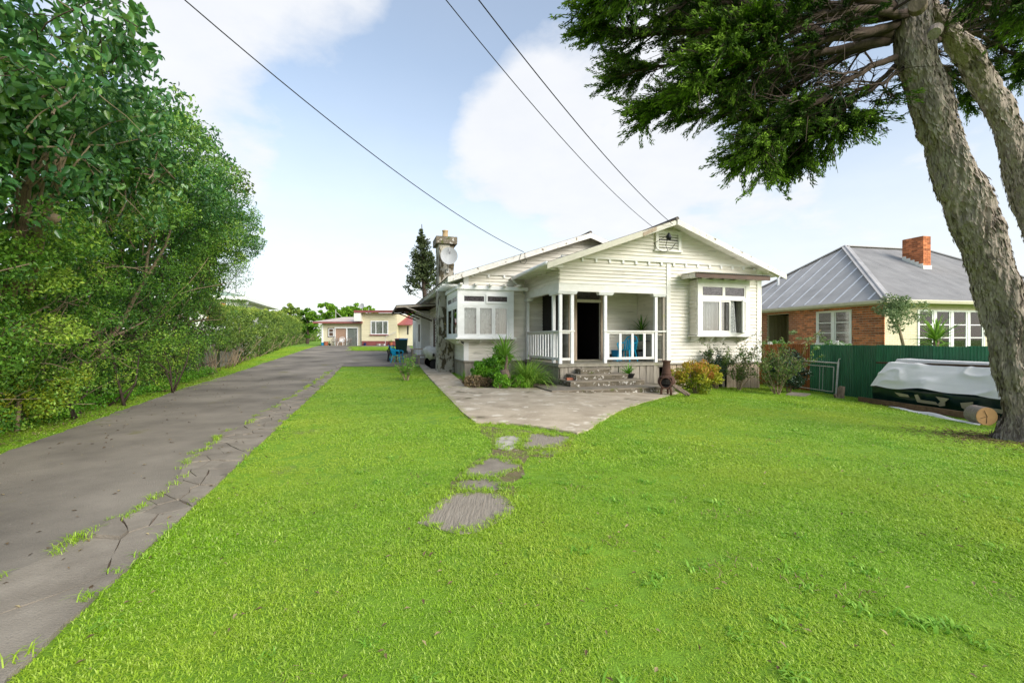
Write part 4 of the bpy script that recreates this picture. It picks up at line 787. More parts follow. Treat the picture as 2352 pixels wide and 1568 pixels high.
# box bay of the front room
bw = MB(); bw.box(WA0, WB, zs - .02, WA0 + .16, WB + .10, zh + .20).box(WA1 - .16, WB, zs - .02, WA1, WB + .10, zh + .20).box(WA0 + .16, WB, zh, WA1 - .16, WB + .10, zh + .20).box(WA0 + .16, WB + .001, zs - .02, WA1 - .16, WB + .10, zs + .06)
zt = HZ(687, WA0 + 1, WB); bw.box(WA0 + .16, WB + .002, zt - .04, WA1 - .16, WB + .10, zt + .05)
wn = bw.build('front_bay_window', M['trim'], H)
for side, p0, p1 in ((0, (WA0, -.001), (WA0, WB + .05)), (1, (WA1, WB + .05), (WA1, -.001))):
    n = 14; ph = (zh + .18 - zs) / n; L = abs(p1[1] - p0[1])
    MB().box(*( (WA0 + .001, WB + .1, zs, WA0 + .06, -.001, zh + .18) if side == 0 else (WA1 - .06, WB + .1, zs, WA1 - .001, -.001, zh + .18))).build('bay_cheek', M['trim'], wn)
    for i in range(n): link('weatherboard', board_mesh(ph), wn, (*p0, zs + i * ph), (0, 0, math.atan2(p1[1] - p0[1], p1[0] - p0[0])), (L, 1, 1))
MB().box(WA0 - .09, WB - .09, zs - .075, WA1 + .09, -.033, zs - .02).build('window_sill', M['trim'], wn)
for a in (WA0 + .02, WA0 + .62, WA0 + 1.1, WA1 - .12): MB().slab([(a, WB - .02, zs - .08), (a, -.034, zs - .08), (a, -.034, zs - .25), (a, WB + .18, zs - .22)], (.09, 0, 0)).build('bracket', M['trim'], wn)
W3 = WA1 - WA0 - .32; x = WA0 + .16
sash(wn, (x, WB + .02), (1, 0), W3 * .5, zt + .05, zh, pane='purple', mat=M['trim']); sash(wn, (x + W3 * .5, WB + .02), (1, 0), W3 * .5, zt + .05, zh, pane='purple', mat=M['trim'])
sash(wn, (x, WB + .01), (1, 0), W3 * .42, zs + .06, zt - .04, mat=M['trim']); sash(wn, (x + W3 * .42, WB + .03), (1, 0), W3 * .24, zs + .06, zt - .04, mat=M['trim'])
s_ = sash(wn, (x + W3, WB + .0), (-math.cos(R(38)), -math.sin(R(38))), W3 * .34, zs + .06, zt - .04, mat=M['trim'], dpt=-.04)
drape(wn, (x + .03, WB + .22), (x + W3 * .30, WB + .22), zs + .02, zt - .02, M['lace'], 5); drape(wn, (x + W3 * .30, WB + .2), (x + W3 * .44, WB + .2), zs + .02, zt - .02, M['curtain'], 4); drape(wn, (x + W3 * .44, WB + .25), (x + W3 * .60, WB + .25), zs + .02, zt - .02, M['curtain'], 5); drape(wn, (x + W3 * .68, WB + .16), (x + W3 * .80, WB + .16), zs + .02, zt - .02, M['lace'], 4, gather=-.5)
hd = MB(); a0, a1 = WA0 - .42, WA1 + .42; zhd = zh + .32
hr = MB().slab([(a0, WB - .42, zhd), (a1, WB - .42, zhd), (a1 - .1, -.04, zhd + .05), (a0 + .1, -.04, zhd + .05)], .04).build('window_hood', M['trim'], wn)
MB().box(a0 - .02, WB - .46, zhd - .14, a1 + .02, WB - .425, zhd + .01).build('fascia', M['brownpaint'], wn); MB().slab([(a0 - .022, WB - .425, zhd + .01), (a0 - .022, WB - .425, zhd - .14), (a0 + .06, -.045, zhd - .10), (a0 + .06, -.045, zhd + .05)], (.03, 0, 0)).build('fascia', M['flaky'], wn)
m = MB(); corr(m, (a0, WB - .44, zhd + .03), (1, 0, 0), Vector((0, .82, .04)).normalized(), Vector((0, -.05, 1)), -.05, a1 - a0 + .05, -.08, .82, .09, .014); m.build('hood_sheet', M['ironlap'], wn)
for i in range(7): a = a0 + .1 + i * (a1 - a0 - .25) / 6; MB().box(a, WB - .40, zhd - .13, a + .06, WB + .0, zhd - .05).build('rafter_tail', M['trim'], wn)
# corner bay of the left room: front and side lights, trellis head
cb_ = MB(); ztl = 2.74
def jamb(a0, b0, a1, b1): cb_.box(a0, b0, zbs, a1, b1, zbh + .06)
jamb(BA0, BF, BA0 + .19, BF + .18); jamb(BA1 - .20, BF, BA1, BF + .12); jamb(BA0, BS - .14, BA0 + .12, BS)
for z0_, z1_ in ((zbs, zbs + .05), (ztl - .05, ztl + .05), (3.12, zbh)): cb_.box(BA0 + .19, BF + .001, z0_, BA1 - .20, BF + .10, z1_); cb_.box(BA0 + .001, BF + .18, z0_, BA0 + .10, BS - .14, z1_)
cb_.box(BA0 + .1, BF + .1, zbh + .06, BA1, BB, zbh + .10).box(BA0 + .1, BB, zbh + .06, AL + .1, BS, zbh + .10).box(BA0 + .1, BF + .1, zbs - .1, BA1 - .02, BB - .1, zbs - .02).box(BA0 + .1, BB - .1, zbs - .1, AL + .1, BS, zbs - .02)
cb_.box(BA1 - .10, BF + .12, zbs, BA1 - .001, BB - .034, zbh)
cbw = cb_.build('corner_bay_window', M['trim2'], H)
MB().box(BA0 - .08, BF - .09, zbs - .055, BA1 + .08, BF + .1, zbs - .001).box(BA0 - .08, BF + .1, zbs - .055, BA0 + .1, BS + .04, zbs - .001).build('window_sill', M['trim2'], cbw)
MB().slab([(BA0 + .0, BF + .02, zbs - .06), (BA1, BF + .02, zbs - .06), (BA1, BB - .04, zbs - .16), (AL, BB - .04, zbs - .16)], .02).slab([(BA0, BF + .02, zbs - .06), (AL - .04, BB - .04, zbs - .28), (AL - .04, BS, zbs - .28), (BA0, BS, zbs - .06)][::-1], .02).build('bay_soffit', M['trim'], cbw)
for a in (BA0 + .05, BA0 + .85, BA0 + 1.4, BA1 - .2): MB().slab([(a, BF - .05, zbs - .057), (a, BB - .04, zbs - .057), (a, BB - .04, zbs - .23), (a, BF + .16, zbs - .2)], (.08, 0, 0)).build('bracket', M['trim'], cbw)
MB().box(BA0 - .03, BF - .06, zbh + .0, BA1 + .55, BF - .001, zbh + .13).box(BA0 - .06, BF - .001, zbh + .0, BA0 - .001, BS, zbh + .13).build('bay_head', M['trim2'], cbw)
for i in range(5): a = BA0 + .05 + i * .55; MB().box(a, BF - .30, zbh + .131, a + .10, BF + .45, zbh + .20).build('trellis_bar', M['flaky'], cbw)
for i in range(4): b = BF + .25 + i * .62; MB().box(BA0 - .52, b, zbh + .131, BA0 + .3, b + .10, zbh + .20).build('trellis_bar', M['trim2'], cbw)
fw = BA1 - BA0 - .39; x = BA0 + .19
for i in range(3): sash(cbw, (x + fw * i / 3, BF + .01 - (.006 if i == 1 else 0)), (1, 0), fw / 3 - .005, zbs + .05, ztl - .05, .065)
for i in range(2): sash(cbw, (x + fw * i / 2, BF + (.015 if i == 0 else -.03)), (1, 0), fw / 2 - .006, ztl + .05, 3.12, .06, 'purple')
sw_ = BS - .14 - BF - .18
for i in range(2):
    y_ = BF + .18 + sw_ * (i + 1) / 2; sash(cbw, (BA0 + .012, y_), (0, -1), sw_ / 2 - .006, zbs + .05, ztl - .05, .08); sash(cbw, (BA0 + .012, y_), (0, -1), sw_ / 2 - .006, ztl + .05, 3.12, .07, 'purple')
for i in range(3): drape(cbw, (x + fw * i / 3 + .05, BF + .17), (x + fw * (i + 1) / 3 - (.06 if i < 2 else .3), BF + .17), zbs + .04, ztl - .02, M['lace'], 3, .02)
drape(cbw, (x + fw * .80, BF + .14), (x + fw - .03, BF + .14), zbs + .04, ztl, M['curtain'], 4); drape(cbw, (x + fw * .42, BF + .22), (x + fw * .56, BF + .22), zbs + .1, ztl, M['curtain'], 3)
drape(cbw, (BA0 + .2, BF + 1.3), (BA0 + .2, BF + .7), zbs + .04, ztl, M['curtain'], 4)
# below and beside the bay; small side window and dark awning sash
MB().box(AL - .03, 7.24, 1.5, AL - .001, 7.3, 3.1).box(AL - .03, 8.1, 1.5, AL - .001, 8.16, 3.1).box(AL - .04, 7.24, 1.44, AL, 8.16, 1.5).build('side_window_frame', M['trim2'], H)
MB().box(AL + .02, 7.3, 1.5, AL + .03, 8.1, 3.0).build('pane', M['glass'], H)
MB().slab([(AL - .06, 7.5, 2.95), (AL - .06, 8.5, 2.95), (AL - .55, 8.5, 2.35), (AL - .55, 7.5, 2.35)], (.03, 0, .03)).build('window_shade', M['black'], H)
# chimney
ca0, ca1, cb0, cb1 = -3.08, -2.44, 5.78, 6.75
Pz = np.linspace(-.1, 5.50, 46); ch = []
def ring(a0, a1, b0, b1, n=7):
    q = []; c = [(a0, b0), (a1, b0), (a1, b1), (a0, b1)]
    for k in range(4):
        for i in range(n): t = i / n; q.append((c[k][0] + (c[(k + 1) % 4][0] - c[k][0]) * t, c[k][1] + (c[(k + 1) % 4][1] - c[k][1]) * t))
    return q
Vc = []
for z in Pz:
    s = .03 * (1 - float(sst(.8, 4.2, z))); Vc += [(a, b, z) for a, b in ring(ca0 - s * .6, ca1, cb0 - s, cb1)]
Vc = np.array(Vc); nr = 28; dsp = .028 * fbm(Vc * 3.2, 4, 3); ctr = np.array([(ca0 + ca1) / 2, (cb0 + cb1) / 2]); dd = Vc[:, :2] - ctr; dd /= np.linalg.norm(dd, axis=1, keepdims=True); Vc[:, :2] += dd * dsp[:, None]
Fc = [(j * nr + i, j * nr + (i + 1) % nr, (j + 1) * nr + (i + 1) % nr, (j + 1) * nr + i) for j in range(len(Pz) - 1) for i in range(nr)]
chm = np_obj('chimney', Vc, Fc, M['chim'], H); tag(chm, 'lichen-stained grey concrete chimney')
MB().box(ca0 - .13, cb0 - .13, 5.50, ca1 + .12, cb1 + .12, 5.80).build('chimney_cap', M['stepc'], chm)
MB().lathe([(.17, 0), (.165, .06), (.125, .10), (.115, .30), (.135, .32), (.135, .36), (.10, .36)], 18, ((ca0 + ca1) / 2, cb0 + .4, 5.80)).build('chimney_pot', pm('buff_clay', (.48, .34, .18), (.36, .25, .13), 5), chm, True)
# awning over the back door, on the left side
A0 = 11.6; A1 = 19.0
aw = MB(); corr(aw, (AL, A0, 3.42), (0, 1, 0), Vector((-1, 0, -.07)).normalized(), (-.07, 0, 1), 0, A1 - A0, 0, 2.2, .1, .016); aw = aw.build('awning', M['rustiron'], H)
for z_, a in ((3.36, AL - .05), (3.30, AL - 1.1), (3.22, AL - 2.15)): MB().box(a - .05, A0, z_ - .1, a + .03, A1, z_).build('purlin', M['brownwood'], aw)
for b in (A0 + .02, A0 + 2.4, A0 + 4.8, A1 - .1): MB().bar((AL - .02, b, 3.40 - .06), (AL - 2.2, b, 3.24 - .05), .05, .09).bar((AL - .02, b, 2.55), (AL - 1.7, b, 3.2), .06, .07).build('awning_bracket', M['greywood'] if b < A0 + 1 else M['brownwood'], aw)
# rear lean-to with door and window
lt = MB().box(AL - .55, 15.2, -.2 + HG(-3, 16), AL - .002, 22, 3.1).box(AL - .75, 15.0, 3.1, AL + 1, 22.2, 3.2).build('lean_to', M['wallw'], H)
MB().box(AL - .58, 17.4, HG(-3, 17) + .1, AL - .552, 18.3, 2.2).build('lean_to_door', M['trim2'], lt); MB().box(AL - .6, 16.0, 1.3, AL - .552, 16.7, 2.4).build('lean_to_window', M['taupe'], lt)
MB().box(AL - .04, 12.3, .5, AL - .002, 13.2, 2.7).build('back_door', M['brownwood'], H); MB().box(AL - .06, 9.2, 1.2, AL - .034, 9.5, 3.0).build('bare_boards', M['greywood'], H)
# insulators and slack cable below the gable vent
MB().lathe([(.02, 0), (.075, .03), (.085, .12), (.05, .2), (.03, .24)], 12, (3.62, -.62, HZ(552, 3.6, -.6))).build('junction_box', M['black'], H, True)
MB().tube([(3.62, -.62, 4.92), (3.35, -.2, 4.7), (3.5, -.17, 4.5), (3.75, -.17, 4.42), (4.05, -.17, 4.55), (4.2, -.17, 4.75)], .010, 5).tube([(3.62, -.62, 4.92), (3.8, -.2, 4.65), (3.9, -.17, 4.5)], .010, 5).build('slack_cable', M['wire'], H)
MB().tube([(-.35, 2.93, 4.72), (-.42, 2.92, 4.5), (-.36, 2.92, 4.35), (-.22, 2.92, 4.32), (-.13, 2.92, 4.45), (-.22, 2.93, 4.66)], .008, 5).build('slack_cable', M['wire'], H)
tag(bpy.data.objects['bungalow'], group=None)

# front steps
st = empty('front_steps', HW(1.2, -.8, 0), R(HANG), 'four mossy concrete steps up to the verandah', 'steps')
def stp(a0, a1, b0, b1, z0, z1):
    """rough-edged block with its own tread"""
    for nm, mat, lo, hi, e in (('riser_block', M['stepc'], z0, z1 - .035, .0), ('tread', M['stept'], z1 - .035, z1, .012)):
        q = []; c = [(a0 - e, b0 - e), (a1 + e, b0 - e), (a1 + e, b1), (a0 - e, b1)]
        for k in range(4):
            for i in range(8): t = i / 8; q.append(Vector((c[k][0] + (c[(k + 1) % 4][0] - c[k][0]) * t - 1.2 + random.gauss(0, .008), c[k][1] + (c[(k + 1) % 4][1] - c[k][1]) * t + .8 + random.gauss(0, .008), hi + random.gauss(0, .003))))
        MB().slab(q, hi - lo).build(nm, mat, st)
stp(-.95, 3.0, -1.75, -.42, -.25, .055); stp(-.06, 2.45, -1.02, -.05, -.25, .215); stp(.24, 2.04, -.72, -.05, .0, .375); stp(.54, 1.62, -.42, -.05, .0, .535)

# ------------------------------------------------------------------ brick house next door (local x to the right, y to the back)
NA = 12.0; NO = Vector((14.4, 17.5, 0)); nr_, nf = Vector((math.cos(R(NA)), math.sin(R(NA)), 0)), Vector((-math.sin(R(NA)), math.cos(R(NA)), 0))
NB = empty('brick_house', NO, R(NA), 'red brick house with grey hipped iron roof and brick chimney', 'house')
def NP(px, q=None, p=None):
    """where a pixel column meets the left wall (q given) or the front wall (p given)"""
    k = (px - CX) / F
    if q is not None: return (k * (NO.y + q * nr_.y) - NO.x - q * nr_.x) / (nf.x - k * nf.y)
    return (k * (NO.y + p * nf.y) - NO.x - p * nf.x) / (nr_.x - k * nr_.y)
EV = .45; WZ1 = 2.93; ND = 10.0; NWD = 12.0
wy0, wy1 = NP(1957, q=EV), NP(1876, q=EV); dy0, dy1 = NP(1812, q=EV), NP(1762, q=EV)
nw = MB(); nw.box(EV, EV, -.6, EV + .1, wy0, WZ1).box(EV, wy1, -.6, EV + .1, dy0, WZ1).box(EV, dy1, -.6, EV + .1, ND, WZ1).box(EV, wy0, -.6, EV + .1, wy1, 1.25).box(EV, wy0, 2.72, EV + .1, wy1, WZ1).box(EV, dy0, 2.72, EV + .1, dy1, WZ1)
nw = nw.build('side_wall', M['mortar'], NB)
bl, bp_ = .262, .0985; bs = [(0, 0)]
bricks = []
for r_ in range(36):
    z = -.5 + r_ * bp_
    if z + .09 > WZ1 or z < .55: continue
    y = EV - .02 - (bl / 2 if r_ % 2 else 0)
    while y < ND:
        a, b = max(y, EV - .02), y + bl - .022; y += bl
        for s0, s1 in cut(a, b, ([(wy0 - .01, wy1 + .01)] if 1.2 < z + .05 < 2.72 else []) + ([(dy0, dy1)] if z < 2.70 else [])): bricks.append((s0, s1, z))
bricks.sort(key=lambda t: t[0]); rest = MB()
for i, (a, b, z) in enumerate(bricks):
    if i < 300: pbox('brick', M['redbrick'], nw, EV - .014, a, z, EV + .02, b, z + bp_ - .020)
    else: rest.box(EV - .014, a, z, EV + .02, b, z + bp_ - .020)
tag(rest.build('brickwork', M['redbrick'], nw), kind='stuff')
fx0, fx1 = NP(2106, p=EV), NP(2260, p=EV)
fw_ = MB(); fw_.box(EV, EV - .001, -.6, fx0, EV + .1, WZ1 - .001).box(fx1, EV - .001, -.6, NWD, EV + .1, WZ1 - .001).box(fx0, EV - .001, -.6, fx1, EV + .1, .95).box(fx0, EV - .001, 2.66, fx1, EV + .1, WZ1 - .001); fw_ = fw_.build('front_wall', M['cmortar'], NB)
for r_ in range(12, 36):
    z = -.5 + r_ * bp_
    if z + .09 > WZ1: continue
    x = EV - (bl / 2 if r_ % 2 else 0)
    while x < 5.5:
        a, b = max(x, EV), x + bl - .008; x += bl
        for s0, s1 in cut(a, b, [(fx0 - .01, fx1 + .01)] if .92 < z + .05 < 2.66 else []): pbox('painted_brick', M['cbrick'], fw_, s0, EV - .012, z, s1, EV + .02, z + bp_ - .007)
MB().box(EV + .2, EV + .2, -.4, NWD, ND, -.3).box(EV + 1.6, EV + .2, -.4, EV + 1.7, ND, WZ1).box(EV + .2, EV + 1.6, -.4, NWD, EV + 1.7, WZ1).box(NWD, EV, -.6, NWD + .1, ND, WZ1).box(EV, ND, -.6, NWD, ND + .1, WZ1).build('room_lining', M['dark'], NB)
def nwin(nm, o, u, w_, z0, z1, lights, rows):
    f = MB(); ang = math.atan2(u[1], u[0]); f.box(0, -.04, z0, .07, .06, z1).box(w_ - .07, -.04, z0, w_, .06, z1).box(.07, -.04, z1 - .07, w_ - .07, .06, z1).box(-.03, -.08, z0 - .06, w_ + .03, .06, z0 + .05)
    for i in range(1, lights): f.box(w_ * i / lights - .05, -.035, z0 + .05, w_ * i / lights + .05, .06, z1 - .07)
    o_ = f.build(nm, M['trim2'], NB, loc=(*o, 0), rz=ang); lw_ = w_ / lights
    for i in range(lights):
        a, b = lw_ * i + .07, lw_ * (i + 1) - .07; m = MB().box(a, -.02, z0 + .05, a + .05, .03, z1 - .07).box(b - .05, -.02, z0 + .05, b, .03, z1 - .07)
        for j in range(1, rows): z = z0 + .05 + (z1 - z0 - .12) * j / rows; m.box(a + .05, -.018, z - .018, b - .05, .028, z + .018)
        m.build('glazing_bar', M['trim2'], o_)
        for j in range(rows): za, zb = z0 + .05 + (z1 - z0 - .12) * j / rows, z0 + .05 + (z1 - z0 - .12) * (j + 1) / rows; MB().box(a + .05, .0, za, b - .05, .006, zb).build('pane', M['glass'], o_)
        drape(o_, (a, .14), (b, .14), z0 + .05, z1 - .05, M['lace'], 4, .02)
    return o_
nwin('casement_window', (EV, wy1), (0, -1), wy1 - wy0, 1.25, 2.72, 2, 3)
nwin('wide_window', (fx0, EV), (1, 0), fx1 - fx0, .95, 2.66, 4, 3)
# recessed porch with the yellow door
rp = MB().box(EV + .1, dy0 - .1, -.5, EV + 1.3, dy0, 2.72).box(EV + 1.2, dy0, -.5, EV + 1.3, dy1, 2.72).build('porch_lining', M['olive'], NB)
MB().box(EV + .1, dy1, -.5, EV + 1.3, dy1 + .1, 2.72).build('porch_cladding', M['olive'], NB)
for i in range(5): MB().box(EV + .15 + i * .22, dy1 - .02, -.4, EV + .18 + i * .22, dy1 - .001, 2.7).build('batten', M['olive'], NB)
MB().box(EV + 1.15, dy0 + .05, -.3, EV + 1.19, dy0 + .95, 2.35).build('entry_door', M['yellowdoor'], NB); MB().box(EV + 1.13, dy0 + .3, .6, EV + 1.149, dy0 + .6, 2.2).build('door_glass', M['black'], NB)
MB().box(EV + 1.12, dy0 + .95, -.3, EV + 1.19, dy0 + 1.05, 2.45).box(EV + 1.12, dy0, 2.35, EV + 1.19, dy0 + .95, 2.45).build('door_frame', M['trim2'], NB)
# roof: four hips of corrugated sheets, gutter, hip caps
EZ = 3.03; Q, Pp = 4.0, 5.3; AZ = 6.22; RL = NWD - 2.6 - Q
ap1, ap2 = Vector((Q, Pp, AZ)), Vector((Q + RL, Pp, AZ)); c00, c10, c01, c11 = Vector((0, 0, EZ)), Vector((NWD + EV, 0, EZ)), Vector((0, ND + .6, EZ)), Vector((NWD + EV, ND + .6, EZ))
nro = MB().slab([c00, c10, c11, c01], .05).build('roof', M['gutter'], NB)
def roof_face(e0, e1, top, mat, lap=True):
    """sheets from eave e0->e1 up to a ridge polyline (list of points), origin e0"""
    e0, e1 = Vector(e0), Vector(e1); ux = (e1 - e0).normalized(); t0 = Vector(top[0]); n = ux.cross(t0 - e0).normalized(); n = n if n.z > 0 else -n; uy = n.cross(ux).normalized(); uy = uy if uy.z > 0 else -uy
    L = (e1 - e0).length; tp = [((Vector(t) - e0).dot(ux), (Vector(t) - e0).dot(uy)) for t in top]; pts = sorted([(0, 0), (L, 0)] + tp)
    lim = lambda x: float(np.interp(x, [p[0] for p in pts], [p[1] for p in pts])); x = 0
    while x < L - .02:
        x1 = min(L, x + .76); m = MB(); corr(m, e0 + n * .02, ux, uy, n, x, x1, -.05, lim, .076, .009, 4); m.build('roof_sheet', mat, nro)
        if lap and lim(x) > .2: MB().bar(e0 + ux * (x + .02) + n * .032, e0 + ux * (x + .02) + uy * lim(x + .02) + n * .034, .09, .008, n).build('lap_glint', M['ironlap'], nro)  # pale strip on each sheet join paints the lap's reflected light
        x = x1
roof_face(c01, c00, [ap1], M['iron']); roof_face(c00, c10, [ap1, ap2], M['iron_shaded'], False); roof_face(c10, c11, [ap2], M['iron']); roof_face(c11, c01, [ap2, ap1], M['iron'])
for a, b in ((c00, ap1), (c01, ap1), (c10, ap2), (c11, ap2), (ap1, ap2)):
    MB().bar(a + Vector((0, 0, .04)), b + Vector((0, 0, .04)), .34, .03).tube([a + Vector((0, 0, .06)), b + Vector((0, 0, .06))], .05, 8).build('hip_cap', M['iron'], nro)
gm = MB(); prof = [(0, -.02), (-.11, -.02), (-.13, -.06), (-.10, -.16), (0, -.16)]
for a, b, od in ((c01, c00, Vector((-1, 0, 0))), (c00, c10, Vector((0, -1, 0)))):
    e = (b - a).normalized() * .12; a2, b2 = (a, b + e) if od.x else (a - e, b); k = len(gm.v)
    for p in (a2, b2): gm.v += [tuple(p + od * -q[0] + Vector((0, 0, q[1]))) for q in prof]
    gm.f += [(k + i, k + i + 1, k + 6 + i, k + 5 + i) for i in range(4)]
gm.build('gutter', M['gutter'], NB); MB().box(.02, .02, EZ - .12, EV, ND, EZ - .06).box(EV, .02, EZ - .12, NWD, EV, EZ - .06).build('soffit', M['gutter'], NB)
# brick chimney
kx = NP(2090, p=3.0)
cq0, cp0, cwq, cwp = 5.8, 2.9, .45, .95
nc = MB().box(cq0 + .015, cp0 + .015, 3.6, cq0 + cwq - .015, cp0 + cwp - .015, 6.36).build('chimney', M['mortar'], NB)
for r_ in range(17):
    z = 4.68 + r_ * .0985
    for face in range(2):
        L = cwp if face == 0 else cwq; s = -(.13 if (r_ + face) % 2 else 0)
        while s < L - .01:
            a, b = max(s, 0), min(s + .252, L); s += .262
            if b - a < .02: continue
            if face == 0: pbox('brick', M['redbrick'], nc, cq0, cp0 + a, z, cq0 + .03, cp0 + b, z + .088)
            else: pbox('brick', M['redbrick'], nc, cq0 + a + .002, cp0 - .004, z, cq0 + b, cp0 + .03, z + .088)
for i in range(5): p = cp0 + i * .19; zr = EZ + (p + .1) * (AZ - EZ) / Pp; MB().box(cq0 - .02, p, zr - .12, cq0 - .004, p + .185, zr + .22).build('flashing', M['trim'], nc)
MB().box(cq0 - .03, cp0 - .03, EZ + cp0 * (AZ - EZ) / Pp - .15, cq0 + cwq + .03, cp0 - .006, EZ + cp0 * (AZ - EZ) / Pp + .18).build('flashing', M['trim'], nc)
MB().tube([(1.7, 7.2, 4.2), (1.7, 7.2, 4.9)], .06, 8).build('vent_pipe', M['trim2'], NB)

# ------------------------------------------------------------------ corrugated boundary fence
fd = Vector((-.2856, .9584, 0)); fo = Vector((15.64 - .298 * 4, 4, 0)); fn = Vector((-.9584, -.2856, 0))
FN = empty('corrugated_fence', (fo.x, fo.y, gzf(fo.x, fo.y)), 0, 'corrugated iron boundary fence, green near the tree and rust orange beyond', 'fence')
s = 0
while s < 20:
    p = fo + fd * (s + .4); zg = gzf(p.x, p.y); top = 1.28 + random.gauss(0, .012); Yp = p.y
    rusty = (p.x / p.y * F + CX) < 1872
    m = MB(); dz_ = Vector((0, 0, 1)); corr(m, fo + fd * s - FN.location + fn * random.uniform(0, .012), fd, dz_, fn, 0, .80, zg - .05, top, .076 if not rusty else .09, .012 if not rusty else .016, 5)
    m.build('fence_sheet', M['rust'] if rusty else M['greeniron'], FN); s += .76
for z in (.3, 1.1): MB().bar(fo - fn * .06 - FN.location + Vector((0, 0, z - .35)), fo + fd * 20 - fn * .06 - FN.location + Vector((0, 0, z - .35)), .05, .09).build('fence_rail', M['greywood'], FN)
# steel gate frame leaning on the fence
gp0, gp1 = at(1862, HY, 16.05), at(1920, HY, 15.15); gp0.z = gzf(gp0.x, gp0.y); gp1.z = gzf(gp1.x, gp1.y); GT = empty('gate_frame', gp1, 0, 'thin rusty steel pipe gate leaning against the corrugated fence', 'gate')
A = gp0 - gp1; A.z = 0; A = A.normalized(); gw = 1.45; gh = 1.12; ln_ = Vector((.10, .03, 0))
def gpnt(u, v): return A * u + ln_ * v + Vector((0, 0, v * gh))
MB().tube([gpnt(0, -.02), gpnt(0, 1.0)], .03, 8).tube([gpnt(0, 1), gpnt(-.02, 1.08), gpnt(-.06, 1.1)], .018, 6).build('gate_post', M['galv'], GT); MB().tube([gpnt(0, .96), gpnt(gw, .98)], .026, 8).build('top_rail', M['galv'], GT)
MB().tube([gpnt(.14, .84), gpnt(.12, .10), gpnt(gw, .13), gpnt(gw, .86), gpnt(.14, .84)], .018, 6).build('inner_frame', M['galv'], GT)
for u in (.5, .62): MB().tube([gpnt(u, .12), gpnt(u + .03, .85)], .008, 5).build('bar', M['galv'], GT)

# ------------------------------------------------------------------ covered pile beside the fence
pf, pn = Vector((10.45, 13.3, 0)), Vector((11.25, 8.6, 0)); ax = (pn - pf); PL = ax.length; ax.normalize(); ip = Vector((-ax.y, ax.x, 0)); ip = ip if ip.x > 0 else -ip
def loft(prof, n, noise, seed, s0=0., s1=PL, taper=True):
    Vv = []; k = len(prof)
    for j in range(n + 1):
        t = j / n; s = s0 + (s1 - s0) * t; tp = .42 * (1 - float(sst(0, .13, t))) if taper else 0
        for i, (o_, z) in enumerate(prof):
            z = z + (.03 * math.sin(s * 2.1 + seed) + .018 * math.sin(s * 5.3)) * max(0, 1 - i / 9) * (seed == 23); p = pf + ax * (s + tp * (z + .35) * .55) + ip * (o_ + (.25 - o_) * tp * .25); Vv.append((p.x, p.y, gzf(p.x, p.y) + z + .35))
    Vv = np.array(Vv); cr_ = np.clip(1 - 2.2 * np.abs(fbm(Vv * [1.3, 1.1, 2.6] + 7, 2, seed + 2)), 0, 1) ** 2; d = noise * (.5 * fbm(Vv * [1.2, 1.2, 1.8], 2, seed) + .55 * cr_); Vv += np.outer(d, [-.8, -.2, .4]); Fc = [(j * k + i, j * k + i + 1, (j + 1) * k + i + 1, (j + 1) * k + i) for j in range(n) for i in range(k - 1)]
    return Vv, Fc
def dens(p, m=5): return [tuple(Vector((*p[i], 0)).lerp(Vector((*p[i + 1], 0)), t / m).xy) for i in range(len(p) - 1) for t in range(m)] + [p[-1]]
Vv, Fc = loft(dens([(.14, -.34), (.04, -.1), (-.03, .14), (.3, .6), (1.2, .65), (1.25, -.3)], 8), 120, .085, 11)
gtp = np_obj('green_tarpaulin', Vv, Fc, M['tarpg'], smooth=True); tag(gtp, 'shiny dark green tarpaulin around the base of the covered pile', 'tarpaulin')
Vv, Fc = loft(dens([(-.15, .20), (.0, .42), (.20, .68), (.36, .86), (.50, .88)], 10), 150, .09, 23)
wt = np_obj('white_tarpaulin', Vv, Fc, M['tarpw'], smooth=True); tag(wt, 'creased white tarpaulin draped over the side of the covered pile', 'tarpaulin')
Vv, Fc = loft(dens([(.55, .80), (.62, .98), (1.15, 1.0), (1.22, .7)]), 40, .03, 31)
tag(np_obj('white_tarpaulin', Vv, Fc, M['tarpw'], smooth=True), 'white tarpaulin over the flat top of the covered pile', 'tarpaulin')
def along(s, o_, z): p = pf + ax * s + ip * o_; return Vector((p.x, p.y, gzf(p.x, p.y) + z))
MB().bar(along(-.15, .44, 1.19), along(PL, .46, 1.21), .10, .05).build('timber_plank', M['brownwood'], label='long dark plank weighing down the top of the white tarpaulin', cat='plank')
MB().bar(along(2.2, .38, 1.15), along(PL, .40, 1.14), .06, .04).build('timber_plank', M['greywood'], label='shorter grey plank just below the dark one on the pile', cat='plank')
b0, b1 = G(1973, 922), G(2250, 968)
MB().bar(b0 + Vector((0, 0, .08)), b1 + Vector((0, 0, .10)), .06, .14).build('timber_beam', pm('weathered_beam', (.20, .12, .07), (.10, .06, .035), 4, (3, 3, 3), .85), label='brown timber beam lying on the grass before the covered pile', cat='beam')
b2, b3 = G(2040, 935), G(2250, 978); Vv = []
for i in range(25): t = i / 24; p = b2.lerp(b3, t); h = .05 * math.sin(t * 3.14) * (1 + .4 * math.sin(t * 14)); Vv += [(p.x, p.y, gzf(p.x, p.y) + .01), (p.x + .05, p.y + .03, gzf(p.x, p.y) + .03 + h), (p.x + .14, p.y + .1, gzf(p.x, p.y) + .02)]
tag(np_obj('cloth_strip', Vv, [(3 * i + k, 3 * i + k + 1, 3 * i + k + 4, 3 * i + k + 3) for i in range(24) for k in (0, 1)], M['tarpw'], smooth=True), 'strip of white cloth poking out under the timber beam', 'cloth')
